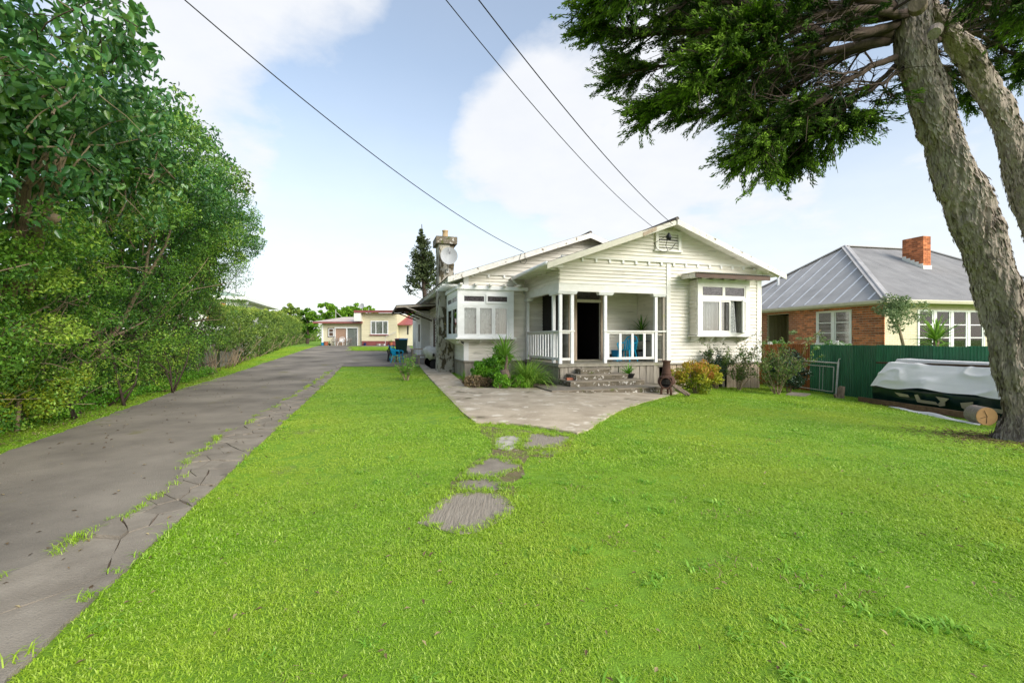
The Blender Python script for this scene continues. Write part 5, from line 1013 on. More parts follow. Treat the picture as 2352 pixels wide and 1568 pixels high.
# torn beige letters printed on the green tarpaulin
LET = [[(0, .0), (.30, -.02), (.32, -.09), (.1, -.1)], [(.0, 0), (.08, .02), (.10, -.12), (.42, -.13), (.46, -.21), (.02, -.2)], [(.0, .02), (.26, .0), (.16, -.10), (.14, -.2), (.02, -.24), (.0, -.18), (.07, -.1)], [(.0, -.08), (.24, -.02), (.22, -.10), (.16, -.14), (.1, -.26), (.0, -.2)], [(0, -.12), (.24, -.14), (.26, .0), (.40, .02), (.38, -.14), (.5, -.15), (.5, -.24), (.22, -.24), (.0, -.2)], [(0, .02), (.55, .02), (.52, -.16), (.30, -.22), (.0, -.18)]]
fo_ = lambda s, zz: along(s, -.13 + (.12 * (-zz) / .35 if zz < 0 else 0) - .02, .45 + zz)
s = .85
for i, l in enumerate(LET):
    q = [fo_(s + x * 1.15, z * .95 - .03) for x, z in l]; MB().slab(q, tuple(ip * .012)).build('letter', M['tape'], gtp); s += .52 if i < 4 else .62
# sawn log round and old stump post
lg = G(2266, 977); LG = empty('log_round', lg, 0, 'sawn log round with pale cut face at the foot of the big tree', 'log'); r = .19
d = Vector((.25, 1, 0)).normalized(); MB().tube([Vector((0, 0, r)), Vector((0, 0, r)) + d * .35], r, 20).build('log_body', M['bark'], LG); MB().tube([Vector((0, 0, r)) - d * .012, Vector((0, 0, r)) - d * .001], r * .97, 20).build('cut_face', M['cutwood'], LG)
for a in (.3, 2.0, 3.4, 4.6): MB().bar(Vector((0, 0, r)) - d * .014, Vector((math.cos(a) * r * .75, math.sin(a) * .0 - .013, r + math.sin(a) * r * .75)), .006, .006).build('crack', M['brownwood'], LG)
s0 = G(1929, 914); SP = empty('stump_post', s0, 0, 'short rotten stump standing in the grass before the gate', 'stump')
MB().tube([(0, 0, -.05), (.02, 0, .12), (.06, 0, .30), (.07, 0, .38)], [.13, .10, .09, .08], 9).build('wood', M['stump'], SP); MB().tube([(-.10, 0, -.02), (-.16, 0, .12)], [.05, .045], 7).tube([(-.06, .0, .1), (-.04, 0, .34)], [.04, .03], 6).build('splinter', M['stump'], SP)
# flat grey stone by the shrub
tag(MB().slab([G(*p) + Vector((0, 0, .05)) for p in ((1805, 908), (1850, 911), (1862, 907), (1820, 903))], .05).build('paving_stone', M['concrete2']), 'flat grey stone on the grass beside the dark shrub', 'stone')

# ------------------------------------------------------------------ things on the verandah and at the steps
def at_h(a, b, z): return HW(a, b, z)
CHX = HA(1445, .62); ch = empty('plastic_chair', at_h(CHX, .75, FL), R(HANG - 62), 'turquoise moulded plastic armchair behind the verandah balusters', 'chair')
def garden_chair(r, mat, s=1.0, arms=True):
    """moulded chair facing -y"""
    m = MB(); m.slab([(-.22 * s, -.22 * s, .43), (.22 * s, -.22 * s, .43), (.20 * s, .2 * s, .40), (-.20 * s, .2 * s, .40)], .03); m.build('seat', mat, r)
    for i in range(5): x = (-.16 + i * .08) * s; MB().slab([(x - .028, .20 * s, .42), (x + .028, .20 * s, .42), (x * 1.1 + .028, .31 * s, .80 - abs(i - 2) * .02), (x * 1.1 - .028, .31 * s, .80 - abs(i - 2) * .02)], (0, .02, 0)).build('back_slat', mat, r)
    pts = [(-.23 * s, .19, .40), (-.25 * s, .27, .72), (-.17 * s, .32, .86), (0, .33, .90), (.17 * s, .32, .86), (.25 * s, .27, .72), (.23 * s, .19, .40)]; MB().tube(pts, .024, 6).build('back_frame', mat, r, True)
    for sx in (-1, 1):
        MB().tube([(sx * .20 * s, -.19 * s, .43), (sx * .25 * s, -.25 * s, 0)], [.032, .022], 6).build('leg', mat, r); MB().tube([(sx * .19 * s, .18 * s, .41), (sx * .24 * s, .30 * s, 0)], [.032, .022], 6).build('leg', mat, r)
        if arms: MB().tube([(sx * .25 * s, .27, .66), (sx * .29 * s, .05, .65), (sx * .29 * s, -.18, .63), (sx * .25 * s, -.22, .58), (sx * .22 * s, -.2, .43)], .024, 6).build('arm', mat, r, True)
garden_chair(ch, M['bluechair'])
tb = empty('storage_tub', at_h(HA(1426, .95), 1.2, FL), R(HANG), 'blue plastic tub on the verandah floor behind the turquoise chair', 'tub')
MB().lathe([(.17, 0), (.22, .36), (.24, .37), (.24, .39), (.20, .39)], 14, (0, 0, 0)).build('tub_body', M['bluetub'], tb)
sh = empty('work_boots', at_h(HA(1403, 1.2), 1.35, FL), R(HANG), 'pair of worn brown boots on the verandah floor by the doorway', 'boots')
for x in (0, .17): MB().tube([(x, -.12, .05), (x, .0, .06), (x, .1, .08), (x, .12, .24)], [.05, .06, .065, .06], 8).build('boot', M['brownwood'], sh, True)
mt = empty('metal_table', at_h(HA(1483, .9), 1.15, FL), R(HANG), 'small round wire-legged metal table in the verandah corner', 'table')
MB().lathe([(.30, .70), (.31, .71), (.31, .725), (.05, .73)], 24).build('table_top', M['metal'], mt)
for i in range(3): a = i * 2.094 + .5; cx_, sx_ = math.cos(a), math.sin(a); MB().tube([(.26 * cx_, .26 * sx_, .70), (.12 * cx_, .12 * sx_, .45), (.16 * cx_, .16 * sx_, .25), (.28 * cx_, .28 * sx_, 0)], .012, 6).build('leg', M['metal'], mt, True)
pp = empty('potted_yucca', at_h(HA(1483, .9), 1.15, FL + .73), 0, 'spiky green plant in a green pot on the metal table', 'plant')
MB().lathe([(.08, 0), (.12, .24), (.135, .25), (.135, .28), (.11, .28), (.10, .25)], 16).build('pot', M['pot'], pp); strap_plant('', (0, 0, .34), 38, .66, .05, '', '', elev=(5, 88), droop=(.2, .9), parent=pp, tints=(.05, .45)); MB().tube([(0, 0, .2), (0, 0, .42)], .03, 7).build('stem', M['stump'], pp)
bx_ = empty('storage_box', at_h(HA(1478, 1.3), 1.5, FL), R(HANG), 'dark box with a printed panel under the metal table', 'box'); MB().box(-.33, -.13, 0, .33, .15, .40).build('box_body', M['black'], bx_); MB().box(-.18, -.138, .08, .14, -.131, .32).build('printed_panel', pm('grey_print', (.55, .5, .5), (.12, .14, .18), 14), bx_)
nb = empty('folding_chair', at_h(.62, 2.75, FL), R(HANG + 10), 'dark blue folding chair standing behind the verandah side rail', 'chair')
MB().slab([(-.22, .2, .42), (.22, .2, .42), (.24, .3, .92), (-.24, .3, .92)], (0, .02, 0)).build('backrest', M['navy'], nb); MB().slab([(-.22, -.22, .42), (.22, -.22, .42), (.22, .2, .40), (-.22, .2, .40)], .02).build('seat', M['navy'], nb)
for sx in (-1, 1): MB().tube([(sx * .24, .3, .92), (sx * .24, .18, .4), (sx * .24, -.2, 0)], .014, 6).build('leg', M['metal'], nb); MB().tube([(sx * .23, -.2, .42), (sx * .23, .26, 0)], .014, 6).build('leg', M['metal'], nb)
MB().box(-.11, -.05, 0, .11, .05, .07).build('loose_brick', M['hand'], loc=HW(.10, -.55, .218), rz=R(HANG + 6), label='single red brick lying on the second step', cat='brick')
ag = empty('potted_agave', HW(2.25, -.42, .218), 0, 'small green agave in a black pot on the steps', 'plant')
MB().lathe([(.13, 0), (.19, .12), (.20, .14), (.17, .14)], 14).build('pot', M['black'], ag); strap_plant('', (0, 0, .10), 20, .42, .07, '', '', elev=(15, 85), droop=(.1, .6), parent=ag, mat=M['l_fresh'], tints=(.2, .7))
# clay chiminea with firewood poles
cp = G(1531, 908); CM = empty('chiminea', cp + Vector((0, 0, .03)), R(-25), 'rusty brown clay chiminea standing at the edge of the paving', 'chiminea')
cm = MB(); prof = [(.10, .20), (.19, .24), (.245, .33), (.25, .40), (.215, .50), (.14, .56), (.125, .58), (.15, .60), (.13, .63), (.125, .66), (.108, .82), (.10, .92), (.125, .95), (.13, .98), (.105, .985), (.085, .9)]
n = 24; b = 0
for r_, z in prof:
    for k in range(n): a = 2 * math.pi * k / n; cm.v.append((r_ * math.cos(a), r_ * math.sin(a), z))
for i in range(len(prof) - 1):
    for k in range(n):
        if i in (0, 1, 2, 3) and k in (15, 16, 17, 18, 19, 20): continue        # mouth faces the lawn
        cm.f.append((i * n + k, i * n + (k + 1) % n, (i + 1) * n + (k + 1) % n, (i + 1) * n + k))
cm.f.append(tuple(range(n))[::-1]); cm.build('clay_body', M['terracotta'], CM, True)
MB().tube([(.15 * math.cos(t) + .0, -.225 - .03 * math.sin(t * 1.0) ** 2, .355 + .155 * math.sin(t)) for t in np.linspace(0, 6.283, 17)], .022, 7).build('mouth_ring', M['terracotta'], CM, True)
MB().lathe([(.20, .24), (.19, .26)], 16).lathe([(.22, .3), (.21, .45)], 12, (0, .03, 0)).build('dark_lining', M['dark'], CM)  # dark core inside the body, seen through the mouth
for a in (-2.3, -.8, 1.5): MB().tube([(.13 * math.cos(a), .13 * math.sin(a), .26), (.20 * math.cos(a), .20 * math.sin(a), .12), (.19 * math.cos(a), .19 * math.sin(a), 0)], [.045, .035, .03], 8).build('leg', M['terracotta'], CM, True)
q = CM.location
for i, (dx, dy, dz, rr, lb) in enumerate(((.55, -.32, .02, .055, 'thick charred pole leaning out of the chiminea mouth'), (.42, -.40, .03, .035, 'thin charred stick below the thick pole at the chiminea'))):
    MB().tube([q + Vector((.02, -.12, .36)), q + Vector((dx * .5, dy * .55, .20)), q + Vector((dx, dy, dz))], [rr * .9, rr, rr * .8], 8).build('firewood_pole', M['stump'], label=lb, cat='firewood')
# satellite dish on the chimney
sd_ = empty('satellite_dish', HW(-2.78, 5.72, 4.35), R(HANG), 'pale grey satellite dish fixed to the concrete chimney', 'satellite dish')
dm = MB(); n = 24; rr = .35; ct = Vector((.05, -.42, .55)); fx = Vector((-.10, -1, .10)).normalized(); ux_ = Vector((1, -.1, 0)).normalized(); uz_ = ux_.cross(fx).normalized()
for j in range(6):
    r_ = rr * j / 5
    for k in range(n): a = 2 * math.pi * k / n; dm.v.append(tuple(ct + ux_ * r_ * math.cos(a) + uz_ * r_ * 1.04 * math.sin(a) + fx * (.09 * (j / 5) ** 2)))
dm.f = [(j * n + k, j * n + (k + 1) % n, (j + 1) * n + (k + 1) % n, (j + 1) * n + k) for j in range(5) for k in range(n)]; dm.build('reflector', M['dish'], sd_, True)
MB().tube([ct + Vector((0, .04, 0)), (.06, -.2, .45), (.06, -.12, .2), (.06, -.02, .0)], .022, 8).build('mount_arm', M['galv'], sd_); MB().tube([ct - uz_ * .3 + fx * .05, ct + fx * .42 - uz_ * .05], .014, 6).build('feed_arm', M['galv'], sd_); MB().tube([ct + fx * .36 - uz_ * .04, ct + fx * .46 - uz_ * .04], .045, 8).build('receiver', M['metal'], sd_)
MB().box(.0, -.03, -.08, .12, .04, .1).build('wall_bracket', M['galv'], sd_)
# service wires from the street to the house
def wire(p, q, sag, label, n=24, r_=.011):
    P = [Vector(p).lerp(Vector(q), i / n) - Vector((0, 0, sag * 4 * (i / n) * (1 - i / n))) for i in range(n + 1)]; MB().tube(P, r_, 5).build('power_line', M['wire'], label=label, cat='wire', group='overhead service wires')
wire(at(240, -160, 6.5), HW(-.25, 2.93, 4.78), .45, 'leftmost overhead wire reaching the left gable of the bungalow')
wire(at(905, -150, 5.8), HW(2.98, -.64, 5.13), .30, 'middle overhead wire meeting the front gable of the bungalow', r_=.008)
wire(at(985, -150, 6.0), HW(GA - .2, -.64, 5.26), .28, 'right-hand overhead wire meeting the peak of the front gable', r_=.010)

# ------------------------------------------------------------------ beside the bungalow: rolls, furniture, bins
rl = HW(-3.0, 7.6, 0); rl.z = HG(-3, 7.6); PR = empty('drain_pipe_roll', rl, R(HANG), 'roll of ribbed black mat lying on the path beside the chimney', 'roll')
m = MB(); pr = []
for i in range(40): m.tube([(-.05, i * .055, .24), (-.05, i * .055 + .03, .24)], [.235, .215], 20, False); 
m.tube([(-.05, -.02, .24), (-.05, 2.24, .24)], .21, 20).build('ribbed_roll', M['black'], PR)
BU = empty('canvas_bundle', rl + Vector((0, 0, .44)), R(HANG), 'bundle of dirty white canvas on top of the black roll', 'canvas')
ys = np.linspace(-.05, 2.3, 26); V_ = []
for j, yv in enumerate(ys):
    for k in range(16): a = 2 * math.pi * k / 16; rb = .30 * (1 - .75 * float(sst(.8, 1, abs(j / 25 * 2 - 1)))); V_.append((-.05 + rb * math.cos(a) * 1.05, yv, .26 + rb * math.sin(a) * .95))
V_ = np.array(V_); V_ += (np.stack([fbm(V_ * 4, 3, 4), np.zeros(len(V_)), fbm(V_ * 3, 4, 9)], 1)) * .11
np_obj('canvas', V_, [(j * 16 + k, j * 16 + (k + 1) % 16, (j + 1) * 16 + (k + 1) % 16, (j + 1) * 16 + k) for j in range(25) for k in range(16)], M['bundle'], BU, smooth=True)
def wood_table(loc, rz, w_, d_, h, label, nm='wooden_table'):
    t = empty(nm, loc, rz, label, 'table'); MB().box(-w_ / 2, -d_ / 2, h - .05, w_ / 2, d_ / 2, h).build('table_top', M['tanwood'], t)
    for x in (-1, 1):
        for y in (-1, 1): MB().box(x * (w_ / 2 - .08) - .035, y * (d_ / 2 - .08) - .035, 0, x * (w_ / 2 - .08) + .035, y * (d_ / 2 - .08) + .035, h - .05).build('leg', M['tanwood'], t)
def onhouse(a, b): p = HW(a, b); p.z = gzf(p.x, p.y) + .02; return p
wood_table(onhouse(-3.2, 11.4), R(HANG), 1.3, .8, .78, 'tall wooden table against the left wall of the bungalow'); wood_table(onhouse(-3.35, 10.3), R(HANG), .5, .5, .5, 'small wooden stool-table in front of the wooden table')
for (a, b, rz, mat, lb) in ((-4.5, 12.2, 80, 'bluechair', 'light blue plastic chair beside the wooden table near the bins'), (-4.6, 13.6, 100, 'bluetub', 'darker blue plastic chair stacked behind the light blue one'), (-4.75, 12.9, 200, 'black', 'black plastic chair between the two blue chairs')):
    c_ = empty('plastic_chair', onhouse(a, b), R(rz), lb, 'chair', 'chairs beside the wooden table'); garden_chair(c_, M[mat])
def bin_(px, Y, rz, label, lid):
    p = at(px, HY, Y); b_ = empty('wheelie_bin', (p.x, p.y, gzf(p.x, p.y) + .02), R(rz), label, 'bin', 'wheelie bins by the lean-to')
    m = MB(); m.v = [(-.2, -.23, .05), (.2, -.23, .05), (.2, .2, .05), (-.2, .2, .05), (-.28, -.32, 1.0), (.28, -.32, 1.0), (.28, .34, 1.0), (-.28, .34, 1.0)]; m.f = [(3, 2, 1, 0), (4, 5, 6, 7), (0, 1, 5, 4), (1, 2, 6, 5), (2, 3, 7, 6), (3, 0, 4, 7)]; m.build('bin_body', M['bin'], b_)
    MB().slab([(-.3, -.36, 1.03), (.3, -.36, 1.03), (.3, .38, 1.09), (-.3, .38, 1.09)], .05).build('lid', M[lid], b_); MB().tube([(-.25, .42, 1.02), (.25, .42, 1.02)], .02, 6).build('handle', M['bin'], b_)
    for x in (-.24, .24): MB().tube([(x - .03, .24, .1), (x + .03, .24, .1)], .1, 12).build('wheel', M['black'], b_)
bin_(927, 33.0, 10, 'dark green wheelie bin nearest to the lean-to wall', 'bluetub'); bin_(917.5, 33.6, 6, 'green wheelie bin with red lid behind the first bin', 'maroon')

# ------------------------------------------------------------------ cream house at the end of the drive (built square to the view)
BY = 50.0; S = BY / F; bx = lambda px: (px - CX) * S; bz = lambda py: CAMH - (py - HY) * S
gb = gzf(-16, BY)
BH = empty('cream_house', (bx(830), BY, gb), 0, 'cream house with maroon trim at the end of the driveway', 'house'); X0 = bx(830)
def bb(m, x0, x1, y0, y1, d0, d1): return m.box(bx(x0) - X0, d0, bz(y1) - gb, bx(x1) - X0, d1, bz(y0) - gb)
lw = MB(); bb(lw, 741, 771, 742, 797, 0, 8); bb(lw, 823, 834, 742, 797, 0, 8); bb(lw, 771, 823, 742, 751, 0, 8); bb(lw, 771, 823, 751, 797, .3, 8); lw.build('left_wing', M['cream2'], BH)
bb(MB(), 739, 742.5, 743, 797, -.05, 0).build('corner_board', M['trim2'], BH)
MB().slab([(bx(723) - X0, -.6, bz(739) - gb), (bx(838) - X0, -.6, bz(739) - gb), (bx(836) - X0, 6, bz(722) - gb), (bx(745) - X0, 6, bz(722) - gb)], .06).build('left_roof', M['pinkroof'], BH); bb(MB(), 724, 837, 739, 743, -.66, -.6).build('fascia', M['maroon'], BH)
def bwin(x0, x1, y0, y1, cols, mat='trim2', cur=True, brown=False):
    m = MB(); t = 1.3; bb(m, x0, x0 + t, y0, y1, -.08, -.01); bb(m, x1 - t, x1, y0, y1, -.08, -.01); bb(m, x0 + t, x1 - t, y0, y0 + t, -.08, -.01); bb(m, x0 + t, x1 - t, y1 - t, y1, -.08, -.01)
    for i in range(1, cols): c_ = x0 + (x1 - x0) * i / cols; bb(m, c_ - .5, c_ + .5, y0 + t, y1 - t, -.07, -.01)
    f_ = m.build('window', M[mat], BH); bb(MB(), x0 + t, x1 - t, y0 + t, y1 - t, -.03, -.025).build('pane', M['glass'], f_)
    bb(MB(), x0 + t, x1 - t, y0 + t, y1 - t, -.018, -.008).build('window_back', M['curtain'] if cur else M['dark'], f_); return f_
w1 = bwin(755, 767, 754, 773, 1, cur=False); bb(MB(), 753, 768.6, 752.6, 774.4, -.04, -.002).build('window_surround', M['brownpaint'], w1); bb(MB(), 756.3, 765.7, 762.5, 763.5, -.09, -.01).build('glazing_bar', M['trim2'], w1)
sd2 = MB(); bb(sd2, 769, 771, 751, 797, -.1, .1); bb(sd2, 821, 823, 751, 797, -.1, .1); bb(sd2, 771, 821, 751, 754, -.1, .1); bb(sd2, 795.5, 798, 754, 797, -.08, .1); sd2 = sd2.build('sliding_door', M['trim2'], BH)
bb(MB(), 771, 796, 754, 796, .02, .05).build('plywood_panel', M['ply'], sd2); bb(MB(), 798, 821, 754, 796, .04, .05).build('pane', M['glass'], sd2); drape(sd2, (bx(798) - X0, .16), (bx(821) - X0, .16), bz(796) - gb, bz(754) - gb, M['curtain'], 9, .04)
rb = MB(); bb(rb, 834, 914, 719.5, 783, -.5, 8); rb = rb.build('right_wing', M['cream'], BH)
for i in range(13):
    y0 = 721 + i * 4.75; o_ = link('weatherboard', board_mesh(.225), rb, (bx(834) - X0, -.5, bz(y0 + 4.7) - gb), (0, 0, 0), (bx(914) - bx(834), 1, 1)); o_.data = o_.data if i else o_.data
bmesh_ = board_mesh(.225).copy(); bmesh_.materials[0] = M['cream']
for c_ in rb.children: c_.data = bmesh_
bb(MB(), 835, 914, 783, 798, -.52, 0).build('base_wall', M['maroon'], BH)
MB().slab([(bx(821) - X0, -1.1, bz(714.5) - gb), (bx(889) - X0, -1.1, bz(715.5) - gb), (bx(918) - X0, -1.1, bz(717) - gb), (bx(918) - X0, 7, bz(708) - gb), (bx(826) - X0, 7, bz(708) - gb)], .05).build('right_roof', M['redroof'], BH); bb(MB(), 821, 917, 714, 719.4, -1.16, -1.1).build('fascia', M['maroon'], BH); bb(MB(), 821, 836, 719.4, 738, -1.1, -.52).build('soffit_return', M['trim'], BH)
w2 = MB(); t = 1.4; bb(w2, 855, 857, 737, 768, -.6, -.54); bb(w2, 893, 895, 737, 768, -.6, -.54); bb(w2, 857, 893, 737, 739, -.6, -.54); bb(w2, 857, 893, 766, 768, -.6, -.54); bb(w2, 866, 867.5, 739, 766, -.59, -.54); bb(w2, 882, 883.5, 739, 766, -.59, -.54); w2 = w2.build('window', M['trim2'], BH)
bb(MB(), 857, 893, 739, 766, -.56, -.555).build('pane', M['glass'], w2); drape(w2, (bx(857) - X0, -.53), (bx(893) - X0, -.53), bz(766) - gb, bz(739) - gb, M['curtain'], 11, .01); bb(MB(), 853, 897, 768.2, 770.5, -.68, -.53).build('window_sill', M['maroon'], w2)
rr_ = MB(); bb(rr_, 914.5, 945, 744, 797, .5, 6); rr_.build('rear_wing', M['cream2'], BH); MB().slab([(bx(908) - X0, -.3, bz(745) - gb), (bx(948) - X0, -.3, bz(745) - gb), (bx(942) - X0, 5, bz(720) - gb), (bx(902) - X0, 5, bz(720) - gb)], .08).build('rear_roof', M['redroof'], BH); bb(MB(), 933, 936, 748, 768, .47, .499).build('window', M['dark'], BH)
MB().tube([(bx(892) - X0, -1.2, 0), (bx(892) - X0, -1.2, bz(775) - gb), (bx(894) - X0, -1.2, bz(772) - gb), (bx(914) - X0, -.7, bz(762) - gb)], .03, 6).build('hand_rail', M['galv'], BH)
MB().tube([(bx(747) - X0, 3, bz(728) - gb), (bx(747) - X0, 3, bz(706) - gb)], .03, 5).tube([(bx(747) - X0, 3, bz(712) - gb), (bx(764) - X0, 3, bz(727) - gb)], .02, 5).build('aerial_mast', M['galv'], BH)
d2 = empty('satellite_dish', (bx(829.5), BY + .4, bz(713)), 0, 'satellite dish on the roof of the cream house', 'satellite dish'); dm = MB(); ct = Vector((0, -.1, .50)); fx = Vector((-.3, -1, .25)).normalized(); ux_ = Vector((1, -.3, 0)).normalized(); uz_ = ux_.cross(fx)
for j in range(5):
    for k in range(18): a = 2 * math.pi * k / 18; r_ = .31 * j / 4; dm.v.append(tuple(ct + ux_ * r_ * math.cos(a) + uz_ * r_ * math.sin(a) + fx * .07 * (j / 4) ** 2))
dm.f = [(j * 18 + k, j * 18 + (k + 1) % 18, (j + 1) * 18 + (k + 1) % 18, (j + 1) * 18 + k) for j in range(4) for k in range(18)]; dm.build('reflector', M['dish'], d2, True); MB().tube([(0, 0, -.1), (0, 0, .45)], .03, 6).build('mount_arm', M['galv'], d2)
def bground(px, d=-1.0): x = bx(px); return Vector((x, BY + d, gzf(x, BY + d) + .03))
for px, mat, lb in ((777, 'taupe', 'taupe outdoor chair left of the white chair at the sliding door'), (806, 'taupe', 'taupe outdoor chair before the glass half of the sliding door'), (791.5, 'white', 'white plastic chair before the sliding door of the cream house')):
    c_ = empty('patio_chair', bground(px), R(random.uniform(-15, 15)), lb, 'chair', 'chairs at the sliding door'); garden_chair(c_, M[mat], 1.15, mat != 'white')
def potn(px, r_, h, mat, lb, nm='flower_pot', plant=False):
    o_ = empty(nm, bground(px, -.7), 0, lb, 'pot', 'pots along the cream house'); MB().lathe([(r_ * .75, 0), (r_, h), (r_ * 1.08, h), (r_ * .9, h)], 14).build('pot_body', M[mat], o_)
    if plant: strap_plant('', (0, 0, h), 12, .45, .05, '', '', parent=o_, mat=M['l_fresh'])
potn(747, .17, .32, 'bluetub', 'blue bucket at the left corner of the cream house', 'bucket'); potn(755, .26, .42, 'clay', 'wide terracotta pot beside the blue bucket'); potn(763, .15, .2, 'black', 'small black pot with a plant by the sliding door', plant=True); potn(843, .15, .28, 'navy', 'navy pot against the maroon base wall'); potn(902, .2, .35, 'clay', 'clay pot with a plant at the right end of the cream house', plant=True)
for i, px in enumerate((871, 876, 881, 887)): MB().lathe([(.1, 0), (.13, .1), (.12, .14), (.04, .16)], 10).build('garden_stone', M['white'] if i % 2 else M['stept'], loc=bground(px, -.7), label=['first small stone under the window of the cream house', 'second small stone, white, under the window', 'third small stone, brown, under the window', 'last small white stone under the window'][i], cat='stone', group='stones under the window')

# ------------------------------------------------------------------ white house behind the hedge on the left
LY = 30.0; LX = at(565, HY, LY).x; le = 1.5 + 93 * LY / F
LH = empty('white_house', (LX, LY, gzf(LX, LY)), R(17), 'white house with pale green roof behind the hedge', 'house'); lz = le - gzf(LX, LY)
MB().box(-7, .6, -.3, -.6, 10, lz - .1).build('wall', M['wallw'], LH)
MB().slab([(-7.5, 0, lz + .1), (0, 0, lz + .1), (0, 11, lz + .1), (-7.5, 11, lz + .1)], .22).build('gutter', M['trim2'], LH)
q = [Vector((-7.4, .05, lz + .11)), Vector((-.05, .05, lz + .11)), Vector((-.05, 10.9, lz + .11)), Vector((-7.4, 10.9, lz + .11)), Vector((-3.4, 3.0, lz + .95)), Vector((-3.4, 8, lz + .95))]
MB().quad(q[0], q[1], q[4]).quad(q[1], q[2], q[5], q[4]).quad(q[2], q[3], q[5]).quad(q[3], q[0], q[4], q[5]).build('roof', M['greenroof'], LH)
for a, b in ((0, 4), (1, 4), (2, 5), (4, 5)): MB().bar(q[a] + Vector((0, 0, .03)), q[b] + Vector((0, 0, .03)), .25, .06).build('hip_cap', M['trim2'], LH)
wf = MB().box(-2.4, .5, lz - 1.5, -1.3, .6, lz - .35).build('window', M['blind'], LH); MB().box(-1.28, .45, .3, -1.1, .6, lz - .1).build('corner_trim', M['trim2'], LH)
MB().box(-.6, 2.2, lz - 1.6, -.55, 3.4, lz - .5).build('window', M['glass'], LH); MB().tube([(-1.0, .3, lz - .1), (-1.0, .3, 0)], .05, 8).build('downpipe', M['trim2'], LH); MB().lathe([(.02, 0), (.16, .1), (.2, .25), (.1, .3)], 12, (-.3, 1.2, lz - .42)).build('lamp', M['white'], LH, True)
MB().tube([(-1.6, 4, lz + .3), (-1.6, 4, lz + 2.5), (-1.75, 4, lz + 2.75), (-2.1, 4, lz + 2.82), (-2.3, 4, lz + 2.6)], .035, 6).build('aerial_pole', M['metal'], LH)

# ------------------------------------------------------------------ tall overgrown hedge of trees along the drive
def hb(y): return -8.28 - .388 * (y - 7.36)                         # foot line of the hedge
TOPP = [(2.0, 5.2), (4.2, 4.9), (6, 5.25), (9, 5.7), (13, 6.25), (15, 6.0), (16.2, 5.5), (17.2, 4.6)]
def hout(y, h):
    """how far the face leans out over the drive at height h"""
    cap_ = 3.2 - .06 * y if y < 8 else 2.68 - .015 * (y - 8)
    if y > 15.5: cap_ *= 1 - .25 * float(sst(15.5, 17.5, y))
    top = float(np.interp(y, [p[0] for p in TOPP], [p[1] for p in TOPP])); t = h / top
    o = .45 + .75 * float(sst(0, .35, t)) + (cap_ - 1.2) * float(sst(.36, .84, t)); return o, top
HT = [(4.2, 'tall glossy-leaved hedge tree nearest to the camera, overhanging the drive', 1), (6.6, 'hedge tree with bundled pale stems behind the nearest one', .8), (8.8, 'hedge tree with a cut-off pale limb in the middle of the row', .5), (11.0, 'densely leaved hedge tree left of the fence gap', .4), (13.3, 'tall hedge tree with bronze tips near the end of the row', .5), (15.8, 'last hedge tree, reaching out over the drive toward the bungalow', .5)]
HEDGE = 'trees of the tall hedge along the drive'
